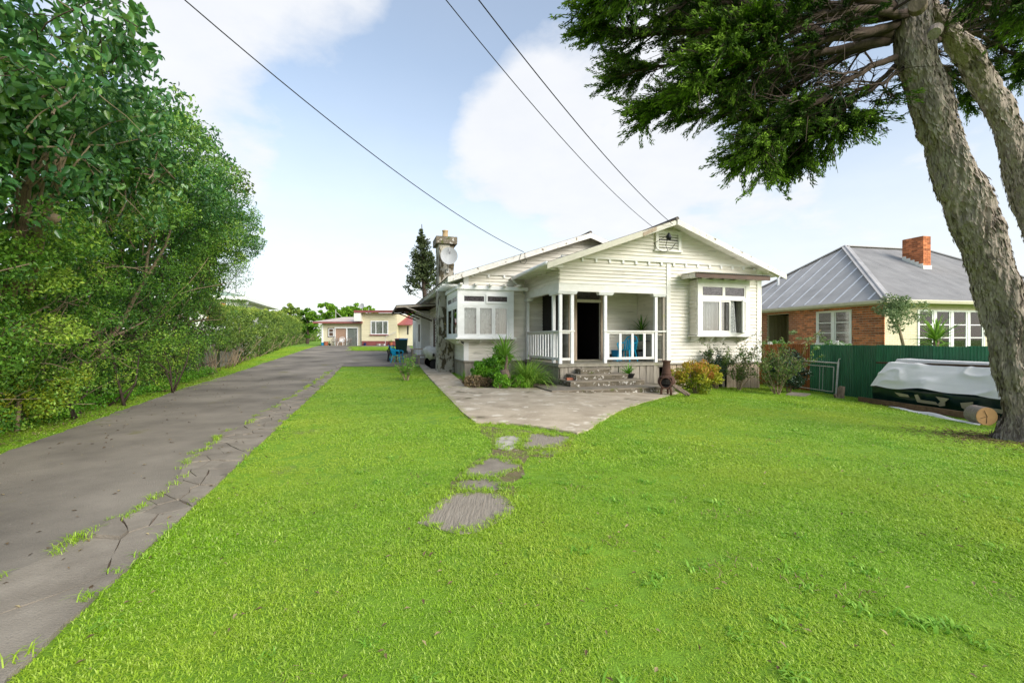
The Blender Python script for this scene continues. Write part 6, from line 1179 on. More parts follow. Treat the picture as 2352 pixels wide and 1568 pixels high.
def hedge_tree(yc, label, bigf, w=2.5):
    bx0 = hb(yc) - .5; r = empty('hedge_tree', (bx0, yc, gzf(bx0, yc)), 0, label, 'tree', HEDGE); ori = np.array(r.location)
    # stems
    m = MB(); tips = []
    for i in range(9):
        p = Vector((random.uniform(-.6, .1), random.uniform(-w * .48, w * .48), -.05)); d = Vector((random.uniform(-.15, .38), random.uniform(-.35, .35), 1)); L = random.uniform(3.2, 4.6); r0 = random.choice([.025, .035, .05, .075])
        P = curve_pts(p, d, L, 10, 0, .09); m.tube(P, [r0 * (1 - .75 * k / 10) for k in range(11)], 6); tips += P[4:]
        for k in range(3): b = random.randint(3, 8); Q = curve_pts(P[b], Vector((random.uniform(-.1, .7), random.uniform(-.8, .8), random.uniform(.2, .9))), random.uniform(.8, 1.7), 6, .05, .14); m.tube(Q, [r0 * .5 * (1 - .8 * j / 6) for j in range(7)], 5)
    m.build('trunk', M['stem'], r, True)
    tw = MB()
    for i in range(150):
        y = random.uniform(-w * .55, w * .55); h = random.uniform(.05, 4.6) if random.random() < .6 else random.uniform(.05, 1.8); o, top = hout(yc + y, h); p = Vector((hb(yc + y) - bx0 + o - random.uniform(.25, .9), y, h))
        Q = curve_pts(p, Vector((random.uniform(-.2, .45), random.gauss(0, .6), random.uniform(-.3, 1))), random.uniform(.4, 1.1), 6, .1, .16); rr = random.uniform(.006, .016); tw.tube(Q, [rr * (1 - .7 * j / 6) for j in range(7)], 4, False)
    tag(tw.build('twigs', M['stem'] if yc < 9 else M['twig'], r), kind='stuff')
    # leaf clumps over the leaning face, tight and loose
    cl = []
    for i in range(190):
        y = random.uniform(-w * .62, w * .62); Yw = yc + y; top = hout(Yw, 0)[1]; h = top * random.random() ** .95
        if h < .9 and random.random() < .25: continue
        o, _ = hout(Yw, h); depth = max(-.32, random.gauss(.12, .38)); rad = random.uniform(.13, .38) * (.75 if h < 1.5 else 1)
        g = vnoise(np.array([[Yw * .8, h * .9, 1.3]]), 8)[0]
        if g < -.45: depth += .55  # clumps set back also have a darker tint, painting shade in the hollows
        cl.append(((hb(Yw) - bx0 + o - depth - rad * .5, y, h - .1), (rad, rad * 1.15, rad * .85), .40 + .42 * g + random.gauss(0, .16)))
    for i in range(70):                                         # skirts down to the ground
        y = random.uniform(-w * .6, w * .6); Yw = yc + y; h = random.uniform(.1, 1.5); rad = random.uniform(.14, .26); cl.append(((hb(Yw) - bx0 + .25 + .3 * h - abs(random.gauss(0, .25)), y, h), (rad, rad * 1.2, rad * .9), .38 + random.gauss(0, .15)))
    for i in range(70):                                         # top and back
        y = random.uniform(-w * .6, w * .6); Yw = yc + y; o, top = hout(Yw, 99); o = hout(Yw, hout(Yw, 0)[1])[0]; f = random.random(); rad = random.uniform(.3, .55)
        cl.append(((hb(Yw) - bx0 + o - .4 - f * (o + 1.2), y, top - .75 + .4 * f + random.gauss(0, .12)), (rad, rad, rad * .7), .35 + random.gauss(0, .12)))
    # open windows in the leafage where the pale stems show
    def shown(c):
        q = Vector(c[0]) + Vector(ori); px, py = CX + F * q.x / q.y, HY - F * (q.z - CAMH) / q.y
        for (ex, ey, ra, rb) in ((70, 450, 95, 110), (250, 440, 110, 48), (150, 330, 120, 30), (150, 800, 70, 40), (330, 640, 60, 30), (370, 560, 70, 26)):
            if ((px - ex) / ra) ** 2 + ((py - ey) / rb) ** 2 < 1 and random.random() < .78: return False
        return True
    cl = [c for c in cl if shown(c)]
    small = 27000 if yc < 9 else 22000
    c1 = [c for c in cl if not (bigf >= .8 and c[0][2] > 3.1)]; c2 = [c for c in cl if bigf >= .4 and c[0][2] > (2.9 if bigf >= .8 else 4.3)]
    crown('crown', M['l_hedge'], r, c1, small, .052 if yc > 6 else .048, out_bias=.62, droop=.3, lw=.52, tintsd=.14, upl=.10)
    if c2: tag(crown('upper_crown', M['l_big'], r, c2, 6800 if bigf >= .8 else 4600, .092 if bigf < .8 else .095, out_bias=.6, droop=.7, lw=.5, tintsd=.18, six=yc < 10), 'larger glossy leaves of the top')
    inn = []
    for i in range(150):                                        # inner growth that closes the hedge, its shade put into a darker tint
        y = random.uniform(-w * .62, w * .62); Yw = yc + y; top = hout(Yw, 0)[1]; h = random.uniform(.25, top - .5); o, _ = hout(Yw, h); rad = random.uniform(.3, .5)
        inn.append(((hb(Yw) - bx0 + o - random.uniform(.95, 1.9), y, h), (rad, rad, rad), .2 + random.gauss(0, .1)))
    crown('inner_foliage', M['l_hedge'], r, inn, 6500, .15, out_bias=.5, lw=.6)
    return r, cl
trees_h = []
for yc, lb, bf in HT: trees_h.append(hedge_tree(yc, lb, bf))
# sprigs standing out of the silhouette, with single large leaves near the camera
def bigleaf(n=5):
    out_ = []
    for k in range(n):
        ln_, wd, cup = 1.0, random.uniform(.42, .56), random.uniform(.10, .2); V = []; Fc = []
        for i in range(6):
            s = i / 5; wv = wd * math.sin(math.pi * min(1, s ** .8 * .94 + .04)) * .5; z = -.30 * s * s
            V += [(s, -wv, z + cup * wv * 1.5), (s, 0, z), (s, wv, z + cup * wv * 1.5)]
        for i in range(5):
            for j in (0, 1): q = i * 3 + j; Fc.append((q, q + 3, q + 4, q + 1))
        me = bpy.data.meshes.new('leaf'); me.from_pydata(V, [], Fc); me.materials.append(M['l_big']); me.polygons.foreach_set('use_smooth', [True] * len(Fc)); t = random.uniform(.05, .75)
        a = me.attributes.new('tint', 'FLOAT', 'POINT'); a.data.foreach_set('value', np.full(len(V), t, np.float32)); me.update(); out_.append(me)
    return out_
BLF = bigleaf(8); t0 = trees_h[0][0]; tl = Vector(t0.location)
nsp = 0
for i in range(34):
    y = random.uniform(3.0, 5.6); px = random.uniform(-60, 330); py = random.uniform(-70, 190) if px < 250 else random.uniform(-60, 110)
    if px > 300 and py > 60: continue
    p = at(px, py, y) - tl; d = Vector((random.uniform(.1, .9), random.uniform(-.6, .3), random.uniform(-.5, .5)))
    Q = curve_pts(p - d.normalized() * .45, d, .5, 5, .3, .1); MB().tube(Q, [.006 * (1 - .1 * j) for j in range(6)], 4).build('sprig', M['twig'], t0)
    for j in range(7):
        f = Q[min(5, 1 + j * 5 // 8)]; l = random.uniform(.075, .115); dd = (Vector((random.uniform(-.2, 1), random.uniform(-.9, .9), random.uniform(-1.0, .2)))).normalized(); e = dd.to_track_quat('X', 'Z').to_euler()
        link('leaf', random.choice(BLF), t0, f, (e.x + random.uniform(-.5, .5), e.y, e.z), (l, l, l)); nsp += 1
def sprigs(r, spec, mat, leaf, n=26):
    """drooping leafy branch ends that break the outline: [(px, py, Y, length)]"""
    o_ = Vector(r.location); cl = []; m = MB()
    for px, py, Y, L in spec:
        tip = at(px, py, Y) - o_; st_ = tip + Vector((-L, random.uniform(-.3, .3), random.uniform(-.2, .35))); Q = [st_.lerp(tip, k / 6) + Vector((0, 0, .18 * math.sin(k / 6 * 3.14) * L)) for k in range(7)]; m.tube(Q, [.014 * (1 - .12 * k) for k in range(7)], 5)
        for k in range(1, 7): cl.append((tuple(Q[k]), (.10 + .16 * (1 - k / 7), .14, .10 + .06 * (1 - k / 7)), random.uniform(.2, .6)))
    tag(m.build('branches', M['twig'], r), kind='stuff'); return tag(crown('leafy_sprigs', mat, r, cl, n * len(cl), leaf, out_bias=.5, droop=.6, lw=.5, six=True), kind='stuff')
sprigs(trees_h[0][0], [(290, 10, 4.3, .8), (345, 120, 5.2, .8), (335, 60, 4.9, .8), (250, 170, 4.6, .6)], M['l_big'], .11, 16)
sprigs(trees_h[1][0], [(345, 165, 6.2, .9), (370, 235, 6.8, .9), (385, 270, 7.4, .9), (330, 230, 6.4, .8)], M['l_big'], .11, 18)
sprigs(trees_h[2][0], [(430, 285, 8.6, 1.0), (455, 300, 8.9, 1.0), (400, 300, 8.4, .9), (480, 320, 9.4, 1.0)], M['l_big'], .10, 22)
sprigs(trees_h[3][0], [(500, 340, 10.5, 1.0), (530, 370, 11.2, 1.1), (470, 330, 10.2, 1.0)], M['l_big'], .10, 24)
sprigs(trees_h[4][0], [(570, 400, 13, 1.1), (574, 425, 13.3, 1.1), (560, 445, 13.2, 1.0), (540, 390, 12.6, 1.0), (575, 440, 13.6, 1.0)], M['l_olive'], .10, 26)
sprigs(trees_h[5][0], [(602, 530, 15.6, 1.6), (606, 555, 15.8, 1.5), (575, 500, 15.2, 1.2), (590, 580, 16.0, 1.3), (560, 590, 16.2, 1.2), (545, 560, 15.8, 1.2), (585, 515, 15.4, 1.3), (520, 620, 16.6, .8), (505, 650, 16.9, .6)], M['l_hedge'], .085, 34)
# pale cut limb and bundled stems, bare roots at the foot
q0 = at(70, 470, 7.6); o_ = Vector(trees_h[1][0].location)
MB().tube([at(20, 660, 6.4) - o_, at(60, 560, 6.0) - o_, at(108, 512, 5.6) - o_, at(128, 500, 5.4) - o_], [.075, .065, .055, .05], 10).build('cut_limb', M['stem'], trees_h[1][0], True)
m = MB()
for i in range(16): x = random.uniform(5, 120); m.tube([at(x * .7, 660 + random.uniform(-20, 30), 6.2) - o_, at(x, 540, 5.9) - o_, at(x + random.uniform(0, 60), 430, 5.6) - o_, at(x + random.uniform(20, 110), 330 + random.uniform(-30, 40), 5.3) - o_], [.022, .019, .014, .007], 6)
m.build('stems', M['stem'], trees_h[1][0], True)
for ti, (pxs, Yb) in enumerate((((20, 190), 7.9), ((150, 300), 9.6), ((250, 400), 12))):
    m = MB(); r = trees_h[ti + 1][0]; o_ = Vector(r.location)
    for i in range(22):
        px = random.uniform(*pxs); g = at(px, HY, Yb + random.uniform(.3, 1.1)); g.z = gzf(g.x, g.y); tip = g + Vector((random.uniform(-.9, .3), random.uniform(-.6, .6), random.uniform(.6, 1.6))); mid_ = g.lerp(tip, .5) + Vector((random.uniform(-.2, .3), 0, random.uniform(-.1, .2))); m.tube([g - o_, mid_ - o_, tip - o_], [random.uniform(.015, .035), .016, .01], 6)
    m.build('low_stems', M['twig'], r, True)
cl = [(( random.gauss(0, .28), random.gauss(0, .35), random.uniform(.15, .85)), (.22, .22, .2), random.uniform(.4, .95)) for _ in range(18)]
g = at(38, HY, 7.3); yb = empty('golden_bush', (g.x, g.y, gzf(g.x, g.y)), 0, 'small yellow-green bush at the foot of the hedge', 'shrub'); crown('crown', leafmat('golden_leaf', (.08, .17, .015), (.48, .50, .03), third=(.26, .34, .02)), yb, cl, 3200, .055); MB().tube([(0, 0, 0), (.05, 0, .5)], .03, 6).build('stem', M['stem'], yb)
# low weeds along the foot of the hedge
cl = []
for i in range(120): y = random.uniform(6, 18.5); x = hb(y) + .25 + random.uniform(-.3, .35); cl.append(((x, y, gzf(x, y) + random.uniform(.05, .28)), (.16, .2, .13), random.uniform(.25, .75)))
tag(crown('undergrowth', M['l_fresh'], None, cl, 9000, .05, out_bias=.4), 'low green weeds along the foot of the tall hedge', kind='stuff')

# ------------------------------------------------------------------ clipped hedge and paling fence further along
HBL = [G(470, 866), G(520, 850), G(560, 833), G(600, 818), G(640, 803), G(690, 790), G(726, 781.5)]
pf_ = empty('paling_fence', G(440, 868), 0, 'grey paling fence showing in the gap between the hedges', 'fence'); o_ = Vector(pf_.location); P0, P1 = G(418, 870) + Vector((-.4, .3, 0)), G(560, 832) + Vector((-.5, .4, 0))
d = (P1 - P0); L = d.length; d.normalize(); s = 0
while s < L:
    p = P0 + d * s; link('paling', ubox(M['greywood']), pf_, (p.x - o_.x, p.y - o_.y, gzf(p.x, p.y) - o_.z), (random.gauss(0, .01), random.gauss(0, .01), math.atan2(d.y, d.x)), (.13, .02, 1.55 + random.gauss(0, .03))); s += .15
for s in (.75, 2.9, 5.2): p = P0 + d * s - Vector((-.06, .12, 0)); MB().box(-.08, -.06, 0, .08, .06, 1.8).build('fence_post', pm('mossy_post', (.10, .12, .05), (.05, .06, .03), 4, (1, 1, 1), .9), pf_, loc=p - o_, rz=math.atan2(d.y, d.x))
for z in (.25, 1.2): MB().bar(P0 - o_ + Vector((.03, -.05, z)), P1 - o_ + Vector((.03, -.05, z)), .04, .09).build('fence_rail', M['greywood'], pf_)
def hedge_seg(i, label):
    a, b = HBL[i], HBL[i + 1]; r = empty('hedge_bush', a, 0, label, 'hedge', 'clipped hedge bushes beside the drive'); L = (b - a).length; d = (b - a).normalized(); nrm = Vector((-d.y, d.x, 0)); nrm = nrm if nrm.x < 0 else -nrm
    m = MB()
    for k in range(int(8 + L * 3)):
        p = d * random.uniform(0, L) + nrm * random.uniform(.0, .3); m.tube(curve_pts(p, Vector((random.gauss(0, .35), random.gauss(0, .35), 1)), random.uniform(1.2, 2.2), 6, 0, .13), [.03 * (1 - .13 * j) * random.uniform(.5, 1) for j in range(7)], 5)
    m.build('trunk', M['stem'], r, True); cl = []; hgt = 2.75 + .12 * i; n = int(70 + L * 26)
    for k in range(n):
        s = random.uniform(0, L); f = random.random(); rad = random.uniform(.13, .26)
        lo_ = 1.15 if i < 2 else (.45 if i < 3 else .15)
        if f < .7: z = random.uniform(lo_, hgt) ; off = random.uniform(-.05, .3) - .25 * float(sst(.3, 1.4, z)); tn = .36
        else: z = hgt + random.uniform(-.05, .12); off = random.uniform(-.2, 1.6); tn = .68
        if f < .7 and i < 3 and z < 1.5 and random.random() < .4: continue
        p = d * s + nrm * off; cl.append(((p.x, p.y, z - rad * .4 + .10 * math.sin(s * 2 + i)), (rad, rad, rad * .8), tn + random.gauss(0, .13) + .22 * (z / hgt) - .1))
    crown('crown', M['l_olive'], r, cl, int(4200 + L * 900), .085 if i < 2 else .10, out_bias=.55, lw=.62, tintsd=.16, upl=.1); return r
for i, lb in enumerate(('leggy hedge bush with bare stems beside the paling fence', 'round-leaved hedge bush with a dark trunk by the fence end', 'hedge bush with tan bundled stems in the middle of the clipped hedge', 'tall clipped hedge bush below the white house', 'long clipped hedge stretch near the rear courtyard', 'last clipped hedge bush beside the cream house')): hedge_seg(i, lb)

# ------------------------------------------------------------------ the big macrocarpa on the right
TY = 7.4; mac = empty('macrocarpa_tree', at(2335, 1012, TY), 0, 'huge leaning macrocarpa with ridged grey-brown trunk and wide dark canopy', 'tree'); mac.location.z = gzf(mac.location.x, TY) - .05; mo = Vector(mac.location)
def bark_tube(name, ctr, seed, nseg=90, ns=56, amp=.05, bumps=()):
    """trunk through (px, py, Y, radius) points with ridged, knotted bark"""
    P = [at(c[0] + 10, c[1], c[2]) - mo for c in ctr]; t = np.linspace(0, len(P) - 1, nseg); idx = np.arange(len(P)); S_ = lambda a: np.interp(t, idx, a)
    from_ = np.stack([S_([p[k] for p in P]) for k in range(3)], 1)
    ker = np.array([1, 2, 3, 2, 1]) / 9.
    for k in range(3): from_[2:-2, k] = np.convolve(from_[:, k], ker, 'valid')
    rad = S_([c[3] * .51 for c in ctr]); rad[2:-2] = np.convolve(rad, ker, 'valid'); Vv = []
    for i in range(nseg):
        d = from_[min(i + 1, nseg - 1)] - from_[max(i - 1, 0)]; d /= np.linalg.norm(d); u = np.cross(d, [0, 1, 0]); u /= np.linalg.norm(u); v = np.cross(d, u)
        for k in range(ns):
            a = 2 * math.pi * k / ns; rr = rad[i] * (1 + .07 * math.sin(3 * a + i * .05 + seed) + .04 * math.sin(5 * a - i * .08)); Vv.append(from_[i] + (u * math.cos(a) + v * math.sin(a)) * rr)
    Vv = np.array(Vv); cc = np.repeat(from_, ns, 0); dr_ = Vv - cc; dr_ /= np.linalg.norm(dr_, axis=1, keepdims=True)
    n1 = fbm(Vv * [8, 8, .8], 4, seed); n2 = fbm(Vv * [26, 26, 2.6], 3, seed + 5); n3 = fbm(Vv * 1.7, 3, seed + 9); n4 = fbm(Vv * [6, 6, 9], 3, seed + 3); ds = amp * .75 * (-np.abs(n1) * 1.1 + .35) + .013 * n2 - .014 * np.maximum(0, n4) + .04 * n3
    for px, py, Y, rb, h in bumps:
        c = np.array(at(px, py, Y) - mo); q = np.linalg.norm(Vv - c, axis=1) / rb; ds = ds + h * np.exp(-q * q * 2) - .35 * h * np.exp(-(q * 2.6) ** 2)
    Vv += dr_ * ds[:, None]; Fc = [(i * ns + k, i * ns + (k + 1) % ns, (i + 1) * ns + (k + 1) % ns, (i + 1) * ns + k) for i in range(nseg - 1) for k in range(ns)]
    o_ = np_obj(name, Vv, Fc, M['bark'], mac, smooth=True)
    nf_ = int(nseg * ns * .16); k = RNG.integers(0, len(Vv), nf_); ax_ = np.gradient(from_, axis=0); ax_ /= np.linalg.norm(ax_, axis=1, keepdims=True); A_ = np.repeat(ax_, ns, 0)[k]
    L_ = RNG.uniform(.05, .20, nf_); Vf, Ff = leaves(Vv[k] + dr_[k] * RNG.uniform(.002, .014, (nf_, 1)), A_ + RNG.normal(0, .16, (nf_, 3)), dr_[k] + RNG.normal(0, .22, (nf_, 3)), L_, L_ * RNG.uniform(.12, .32, nf_), .1)
    tag(np_obj('bark_flakes', Vf, Ff, M['l_flake'], mac, np.repeat(np.clip(.5 + .55 * fbm(Vv[k] * [4, 4, 1], 3, 2) + RNG.normal(0, .2, nf_), 0, 1), 4)), kind='stuff')
    return o_
bark_tube('trunk', [(2356, 1032, TY, 1.15), (2350, 1012, TY, .80), (2346, 985, TY, .56), (2344, 950, TY, .46), (2332, 880, TY, .50), (2314, 790, TY, .50), (2300, 720, TY, .53), (2276, 640, TY, .53), (2246, 560, TY, .53), (2214, 480, TY, .52), (2180, 400, TY, .47), (2156, 320, TY, .44), (2128, 240, TY, .46), (2100, 160, TY, .47), (2086, 80, TY, .40), (2080, 0, TY, .38), (2068, -100, TY, .34), (2050, -250, TY, .28), (2030, -420, TY, .16)], 3, 420, 150, .085,
          bumps=((2030, 150, 7.1, .28, .16), (2285, 690, 6.9, .20, .10), (2205, 535, 6.9, .12, .07), (2160, 300, 7.0, .12, .06), (2105, 60, 7.0, .13, .08), (2250, 600, 6.9, .16, -.10), (2110, 130, 7.0, .12, -.07), (2310, 860, 6.95, .22, .07), (2225, 420, 6.95, .14, .08)))
bark_tube('second_trunk', [(2440, 1000, 8.3, .5), (2420, 800, 8.3, .42), (2395, 640, 8.3, .40), (2366, 500, 8.3, .38), (2334, 400, 8.3, .37), (2306, 310, 8.3, .36), (2268, 220, 8.3, .38), (2215, 130, 8.2, .36), (2160, 60, 7.9, .3), (2120, 10, 7.7, .2)], 13, 200, 90, .06)
bark_tube('third_trunk', [(2400, 980, 8.9, .32), (2380, 700, 8.9, .24), (2368, 400, 8.9, .21), (2362, 100, 8.9, .18), (2340, -150, 8.9, .14)], 17, 60, 32, .035)
MB().tube([at(2108, 18, 6.98) - mo, at(2107, 8, 6.85) - mo], [.12, .11], 14).build('cut_stub', M['stump'], mac); MB().tube([at(2148, 70, 7.0) - mo, at(2146, 78, 6.85) - mo], [.10, .08], 12).build('cut_stub', M['bark'], mac)
# limbs, branches and hanging sprays: each limb runs to a tip placed in space
LIMBS = [((2060, 10, 7.6, 0.08), (1960, 10, 8.6, 0.06), (1840, 20, 9.2, 0.045), (1700, 40, 9.4, 0.03), (1580, 70, 9.4, 0.015)),
 ((2070, 60, 7.4, 0.07), (1970, 78, 6.8, 0.055), (1850, 106, 6.4, 0.04), (1720, 143, 6.2, 0.03), (1600, 181, 6.2, 0.012)),
 ((2060, 90, 7.6, 0.06), (1990, 106, 8.2, 0.05), (1900, 142, 8.6, 0.035), (1800, 178, 8.8, 0.025), (1690, 224, 8.8, 0.012)),
 ((2080, 30, 7.3, 0.07), (2010, 20, 6.6, 0.055), (1900, 30, 6.2, 0.04), (1780, 60, 6.0, 0.03), (1650, 90, 5.9, 0.012)),
 ((2110, -30, 7.6, 0.07), (2170, -30, 8.8, 0.05), (2250, 10, 9.6, 0.04), (2340, 60, 10, 0.015)),
 ((2060, -10, 7.6, 0.08), (1980, -40, 9.4, 0.06), (1880, -40, 10.6, 0.05), (1740, -20, 11.2, 0.03), (1600, 10, 11.4, 0.015)),
 ((2040, 85, 7.5, 0.115), (1850, 74, 7.6, 0.086), (1690, 72, 7.4, 0.058), (1500, 81, 7.2, 0.036), (1362, 59, 7.0, 0.014)),
 ((2060, 20, 7.4, 0.101), (1900, -31, 7.2, 0.079), (1700, -33, 6.9, 0.05), (1500, -14, 6.6, 0.029), (1382, -16, 6.4, 0.014)),
 ((2050, 40, 7.6, 0.086), (1880, 42, 8.2, 0.072), (1700, 83, 8.8, 0.05), (1520, 155, 9.0, 0.029), (1402, 176, 9.0, 0.014)),
 ((2040, 100, 7.5, 0.072), (1900, 119, 7.2, 0.058), (1760, 147, 7.0, 0.043), (1600, 216, 6.9, 0.025), (1512, 249, 6.9, 0.011)),
 ((2060, 60, 7.6, 0.065), (1950, 129, 8.2, 0.05), (1830, 196, 8.6, 0.036), (1720, 235, 8.8, 0.022), (1572, 262, 8.8, 0.009)),
 ((2050, 130, 7.3, 0.05), (1960, 176, 6.9, 0.04), (1860, 251, 6.7, 0.029), (1790, 296, 6.6, 0.018), (1742, 333, 6.6, 0.009)),
 ((2060, 150, 7.5, 0.043), (1980, 206, 7.6, 0.032), (1900, 260, 7.6, 0.022), (1850, 316, 7.6, 0.014), (1837, 345, 7.6, 0.007)),
 ((2070, 120, 7.6, 0.05), (2000, 148, 8.4, 0.036), (1900, 205, 8.8, 0.025), (1800, 263, 9.0, 0.018), (1712, 281, 9.0, 0.009)),
 ((2080, 150, 7.4, 0.036), (2030, 188, 7.2, 0.029), (1970, 225, 7.1, 0.022), (1930, 253, 7.1, 0.014), (1912, 281, 7.1, 0.007)),
 ((2090, -40, 7.4, 0.094), (1950, -131, 6.4, 0.072), (1750, -173, 5.6, 0.058), (1550, -144, 5.2, 0.036), (1432, -86, 5.0, 0.014)),
 ((2090, -60, 7.5, 0.094), (1980, -171, 8.4, 0.072), (1800, -203, 9.4, 0.058), (1600, -154, 10, 0.036), (1462, -66, 10.2, 0.014)),
 ((2120, -20, 7.4, 0.086), (2220, -75, 7.0, 0.072), (2330, -70, 6.6, 0.05), (2472, -6, 6.3, 0.022)),
 ((2160, 60, 8.0, 0.065), (2230, 9, 8.6, 0.05), (2310, 7, 9.0, 0.036), (2412, 54, 9.2, 0.014)),
 ((2140, 90, 7.9, 0.058), (2210, 67, 9.0, 0.043), (2290, 103, 9.6, 0.029), (2382, 167, 9.8, 0.014)),
 ((2090, 100, 7.6, 0.05), (2130, 124, 9.0, 0.036), (2180, 167, 9.8, 0.022), (2242, 219, 10.2, 0.011)),
 ((2100, -20, 7.6, 0.072), (2060, 1, 9.2, 0.058), (1960, 61, 10.4, 0.036), (1850, 142, 11.0, 0.022), (1772, 202, 11.2, 0.011)),
 ((2040, 30, 7.5, 0.072), (1930, 4, 7.9, 0.058), (1800, 17, 8.0, 0.043), (1640, 11, 7.8, 0.029), (1492, -6, 7.6, 0.014))]
sprP, sprD, sprT = [], [], []; bt = MB(); tw = MB()
def spray_at(p, d, tn): sprP.append(tuple(p)); sprD.append(tuple(d)); sprT.append(tn)
for li, lm in enumerate(LIMBS):
    P = [at(c[0], c[1], c[2]) - mo for c in lm]; rr = [c[3] for c in lm]; n = 16; tt = np.linspace(0, len(P) - 1, n)
    Q = [Vector([np.interp(t, range(len(P)), [p[k] for p in P]) for k in range(3)]) + Vector((random.gauss(0, .03), random.gauss(0, .03), random.gauss(0, .03))) for t in tt]; rq = list(np.interp(tt, range(len(P)), rr)); bt.tube(Q, rq, 8)
    nb = 30
    for b in range(nb):
        f = .18 + .82 * (b / nb) ** .8; i = min(n - 2, int(f * (n - 1))); d0 = (Q[i + 1] - Q[i]).normalized(); side = Vector((random.gauss(-.15, .35), random.gauss(0, .75), random.uniform(-.16, .20))); L = random.uniform(.65, 1.35) * (1.05 - .66 * f)
        B = curve_pts(Q[i], d0 * random.uniform(.6, 1.3) + side, L, 7, .05, .09); tw.tube(B, [rq[i] * .35 * (1 - .11 * j) + .004 for j in range(8)], 4, False)
        for j in range(2, 8):
            for s_ in range(2):
                bare = random.random() < 1.30 - 1.32 * f
                dd = (B[j] - B[j - 1]).normalized() * 1.1 + Vector((random.gauss(0, .5), random.gauss(0, .5), random.gauss(0, .2))); l2 = random.uniform(.2, .55); tip = B[j] + dd.normalized() * l2; tw.tube([B[j], B[j].lerp(tip, .5) + Vector((0, 0, .02)), tip], [.006, .005, .003], 3, False)
                tn = .06 + .58 * max(0, f - .25) + random.gauss(0, .12) - (.15 if j < 4 else 0)  # tint paints shade inside the canopy and sunlight on the limb ends
                if bare: continue
                for k in range(8): spray_at(B[j].lerp(tip, .1 + .13 * k), dd, tn + .05 * k)
bt.build('limbs', M['limb'], mac, True); tag(tw.build('twigs', M['twig'], mac), kind='stuff')
sprP, sprD, sprT = np.array(sprP), np.array(sprD), np.array(sprT); ns = len(sprP); k = 9
PP = np.repeat(sprP, k, 0) + RNG.normal(0, .02, (ns * k, 3)); DD = np.repeat(sprD / np.linalg.norm(sprD, axis=1, keepdims=True), k, 0) + RNG.normal(0, .33, (ns * k, 3)); LL = RNG.uniform(.04, .085, ns * k)
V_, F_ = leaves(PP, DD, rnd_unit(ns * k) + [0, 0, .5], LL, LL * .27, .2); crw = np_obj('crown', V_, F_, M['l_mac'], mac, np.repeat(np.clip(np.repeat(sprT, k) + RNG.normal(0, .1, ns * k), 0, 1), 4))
print('macrocarpa leaves', ns * k, 'big leaves', nsp)

nl = 2600; a = RNG.uniform(0, 6.283, nl); rr = .35 + np.abs(RNG.normal(0, .55, nl)); x = mo.x + rr * np.cos(a); y = mo.y + rr * np.sin(a); ln = RNG.uniform(.03, .09, nl)
Vv, Fc = leaves(np.column_stack([x, y, gz(x, y) + RNG.uniform(.012, .035, nl)]), rnd_unit(nl) * [1, 1, .12], rnd_unit(nl) * .3 + [0, 0, 1], ln, ln * .22)
tag(np_obj('tree_litter', Vv, Fc, M['l_dry'], None, np.repeat(RNG.uniform(0, .8, nl), 4)), 'brown needles and twigs around the foot of the macrocarpa', kind='stuff')
# ------------------------------------------------------------------ plants at the bungalow
def branchy(name, loc, label, mat, stems=9, h=1.5, spread=.5, leaf=.045, per=9, cat='shrub', droop=.0, sm=None, tint=(.25, .75), sub=4, lfrom=.3):
    """leggy shrub: thin canes with leaves along them"""
    r = empty(name, loc, 0, label, cat); m = MB(); Pn, Dn, Tn = [], [], []
    for i in range(stems):
        a = random.uniform(0, 6.283); e = spread * random.uniform(.2, 1); P = curve_pts((.06 * math.cos(a), .06 * math.sin(a), 0), (e * math.cos(a), e * math.sin(a), 1), h * random.uniform(.6, 1.1), 8, droop, .12); m.tube(P, [.012 * (1 - .1 * j) for j in range(9)], 5)
        seg = [(P, lfrom)]
        for s_ in range(sub): b = random.randint(2, 7); B = curve_pts(P[b], Vector((random.gauss(0, .7), random.gauss(0, .7), .7)), h * random.uniform(.15, .4), 5, droop, .15); m.tube(B, [.006 * (1 - .12 * j) for j in range(6)], 4, False); seg.append((B, 0))
        for B, f0 in seg:
            tn = random.uniform(*tint)
            for q in range(int(per * len(B) / 3)):
                f = random.uniform(f0, 1) * (len(B) - 1); k = min(int(f), len(B) - 2); p = B[k].lerp(B[k + 1], f - k); Pn.append(tuple(p + Vector((random.gauss(0, .04), random.gauss(0, .04), random.gauss(0, .03))))); Dn.append((random.gauss(0, 1), random.gauss(0, 1), random.gauss(.1, .6))); Tn.append(tn + random.gauss(0, .14))
    m.build('stems', sm or M['stem'], r); L = leaf * RNG.uniform(.6, 1.3, len(Pn)); V, Fc = leaves(np.array(Pn), np.array(Dn), rnd_unit(len(Pn)) + [0, 0, .8], L, L * .55); np_obj('leaves', V, Fc, mat, r, np.repeat(np.clip(Tn, 0, 1), 4)); return r
def bush(name, loc, label, mat, rx, ry, h, n, leaf, tint=.45, z0=.1, cl_n=40, rad=.16, cat='shrub', stemmat=None, top=0.):
    r = empty(name, loc, 0, label, cat); cl = []
    for i in range(cl_n):
        u = rnd_unit(1)[0]; f = random.uniform(.55, 1.0); z = z0 + (h - z0) * (.5 + .5 * u[2] * f); rr = rad * random.uniform(.7, 1.3); cl.append(((u[0] * rx * f * (1 - .25 * max(0, u[2])), u[1] * ry * f, z), (rr, rr, rr * .8), tint + random.gauss(0, .14) + top * u[2]))
    crown('crown', mat, r, cl, n, leaf, out_bias=.5); m = MB()
    for i in range(10): a = random.uniform(0, 6.28); m.tube(curve_pts((.05 * math.cos(a), .05 * math.sin(a), -.02), (.5 * rx * math.cos(a), .5 * ry * math.sin(a), h), h * .85, 5, 0, .1), [.018, .015, .012, .01, .008, .005], 5)
    m.build('stems', stemmat or M['stem'], r); return r
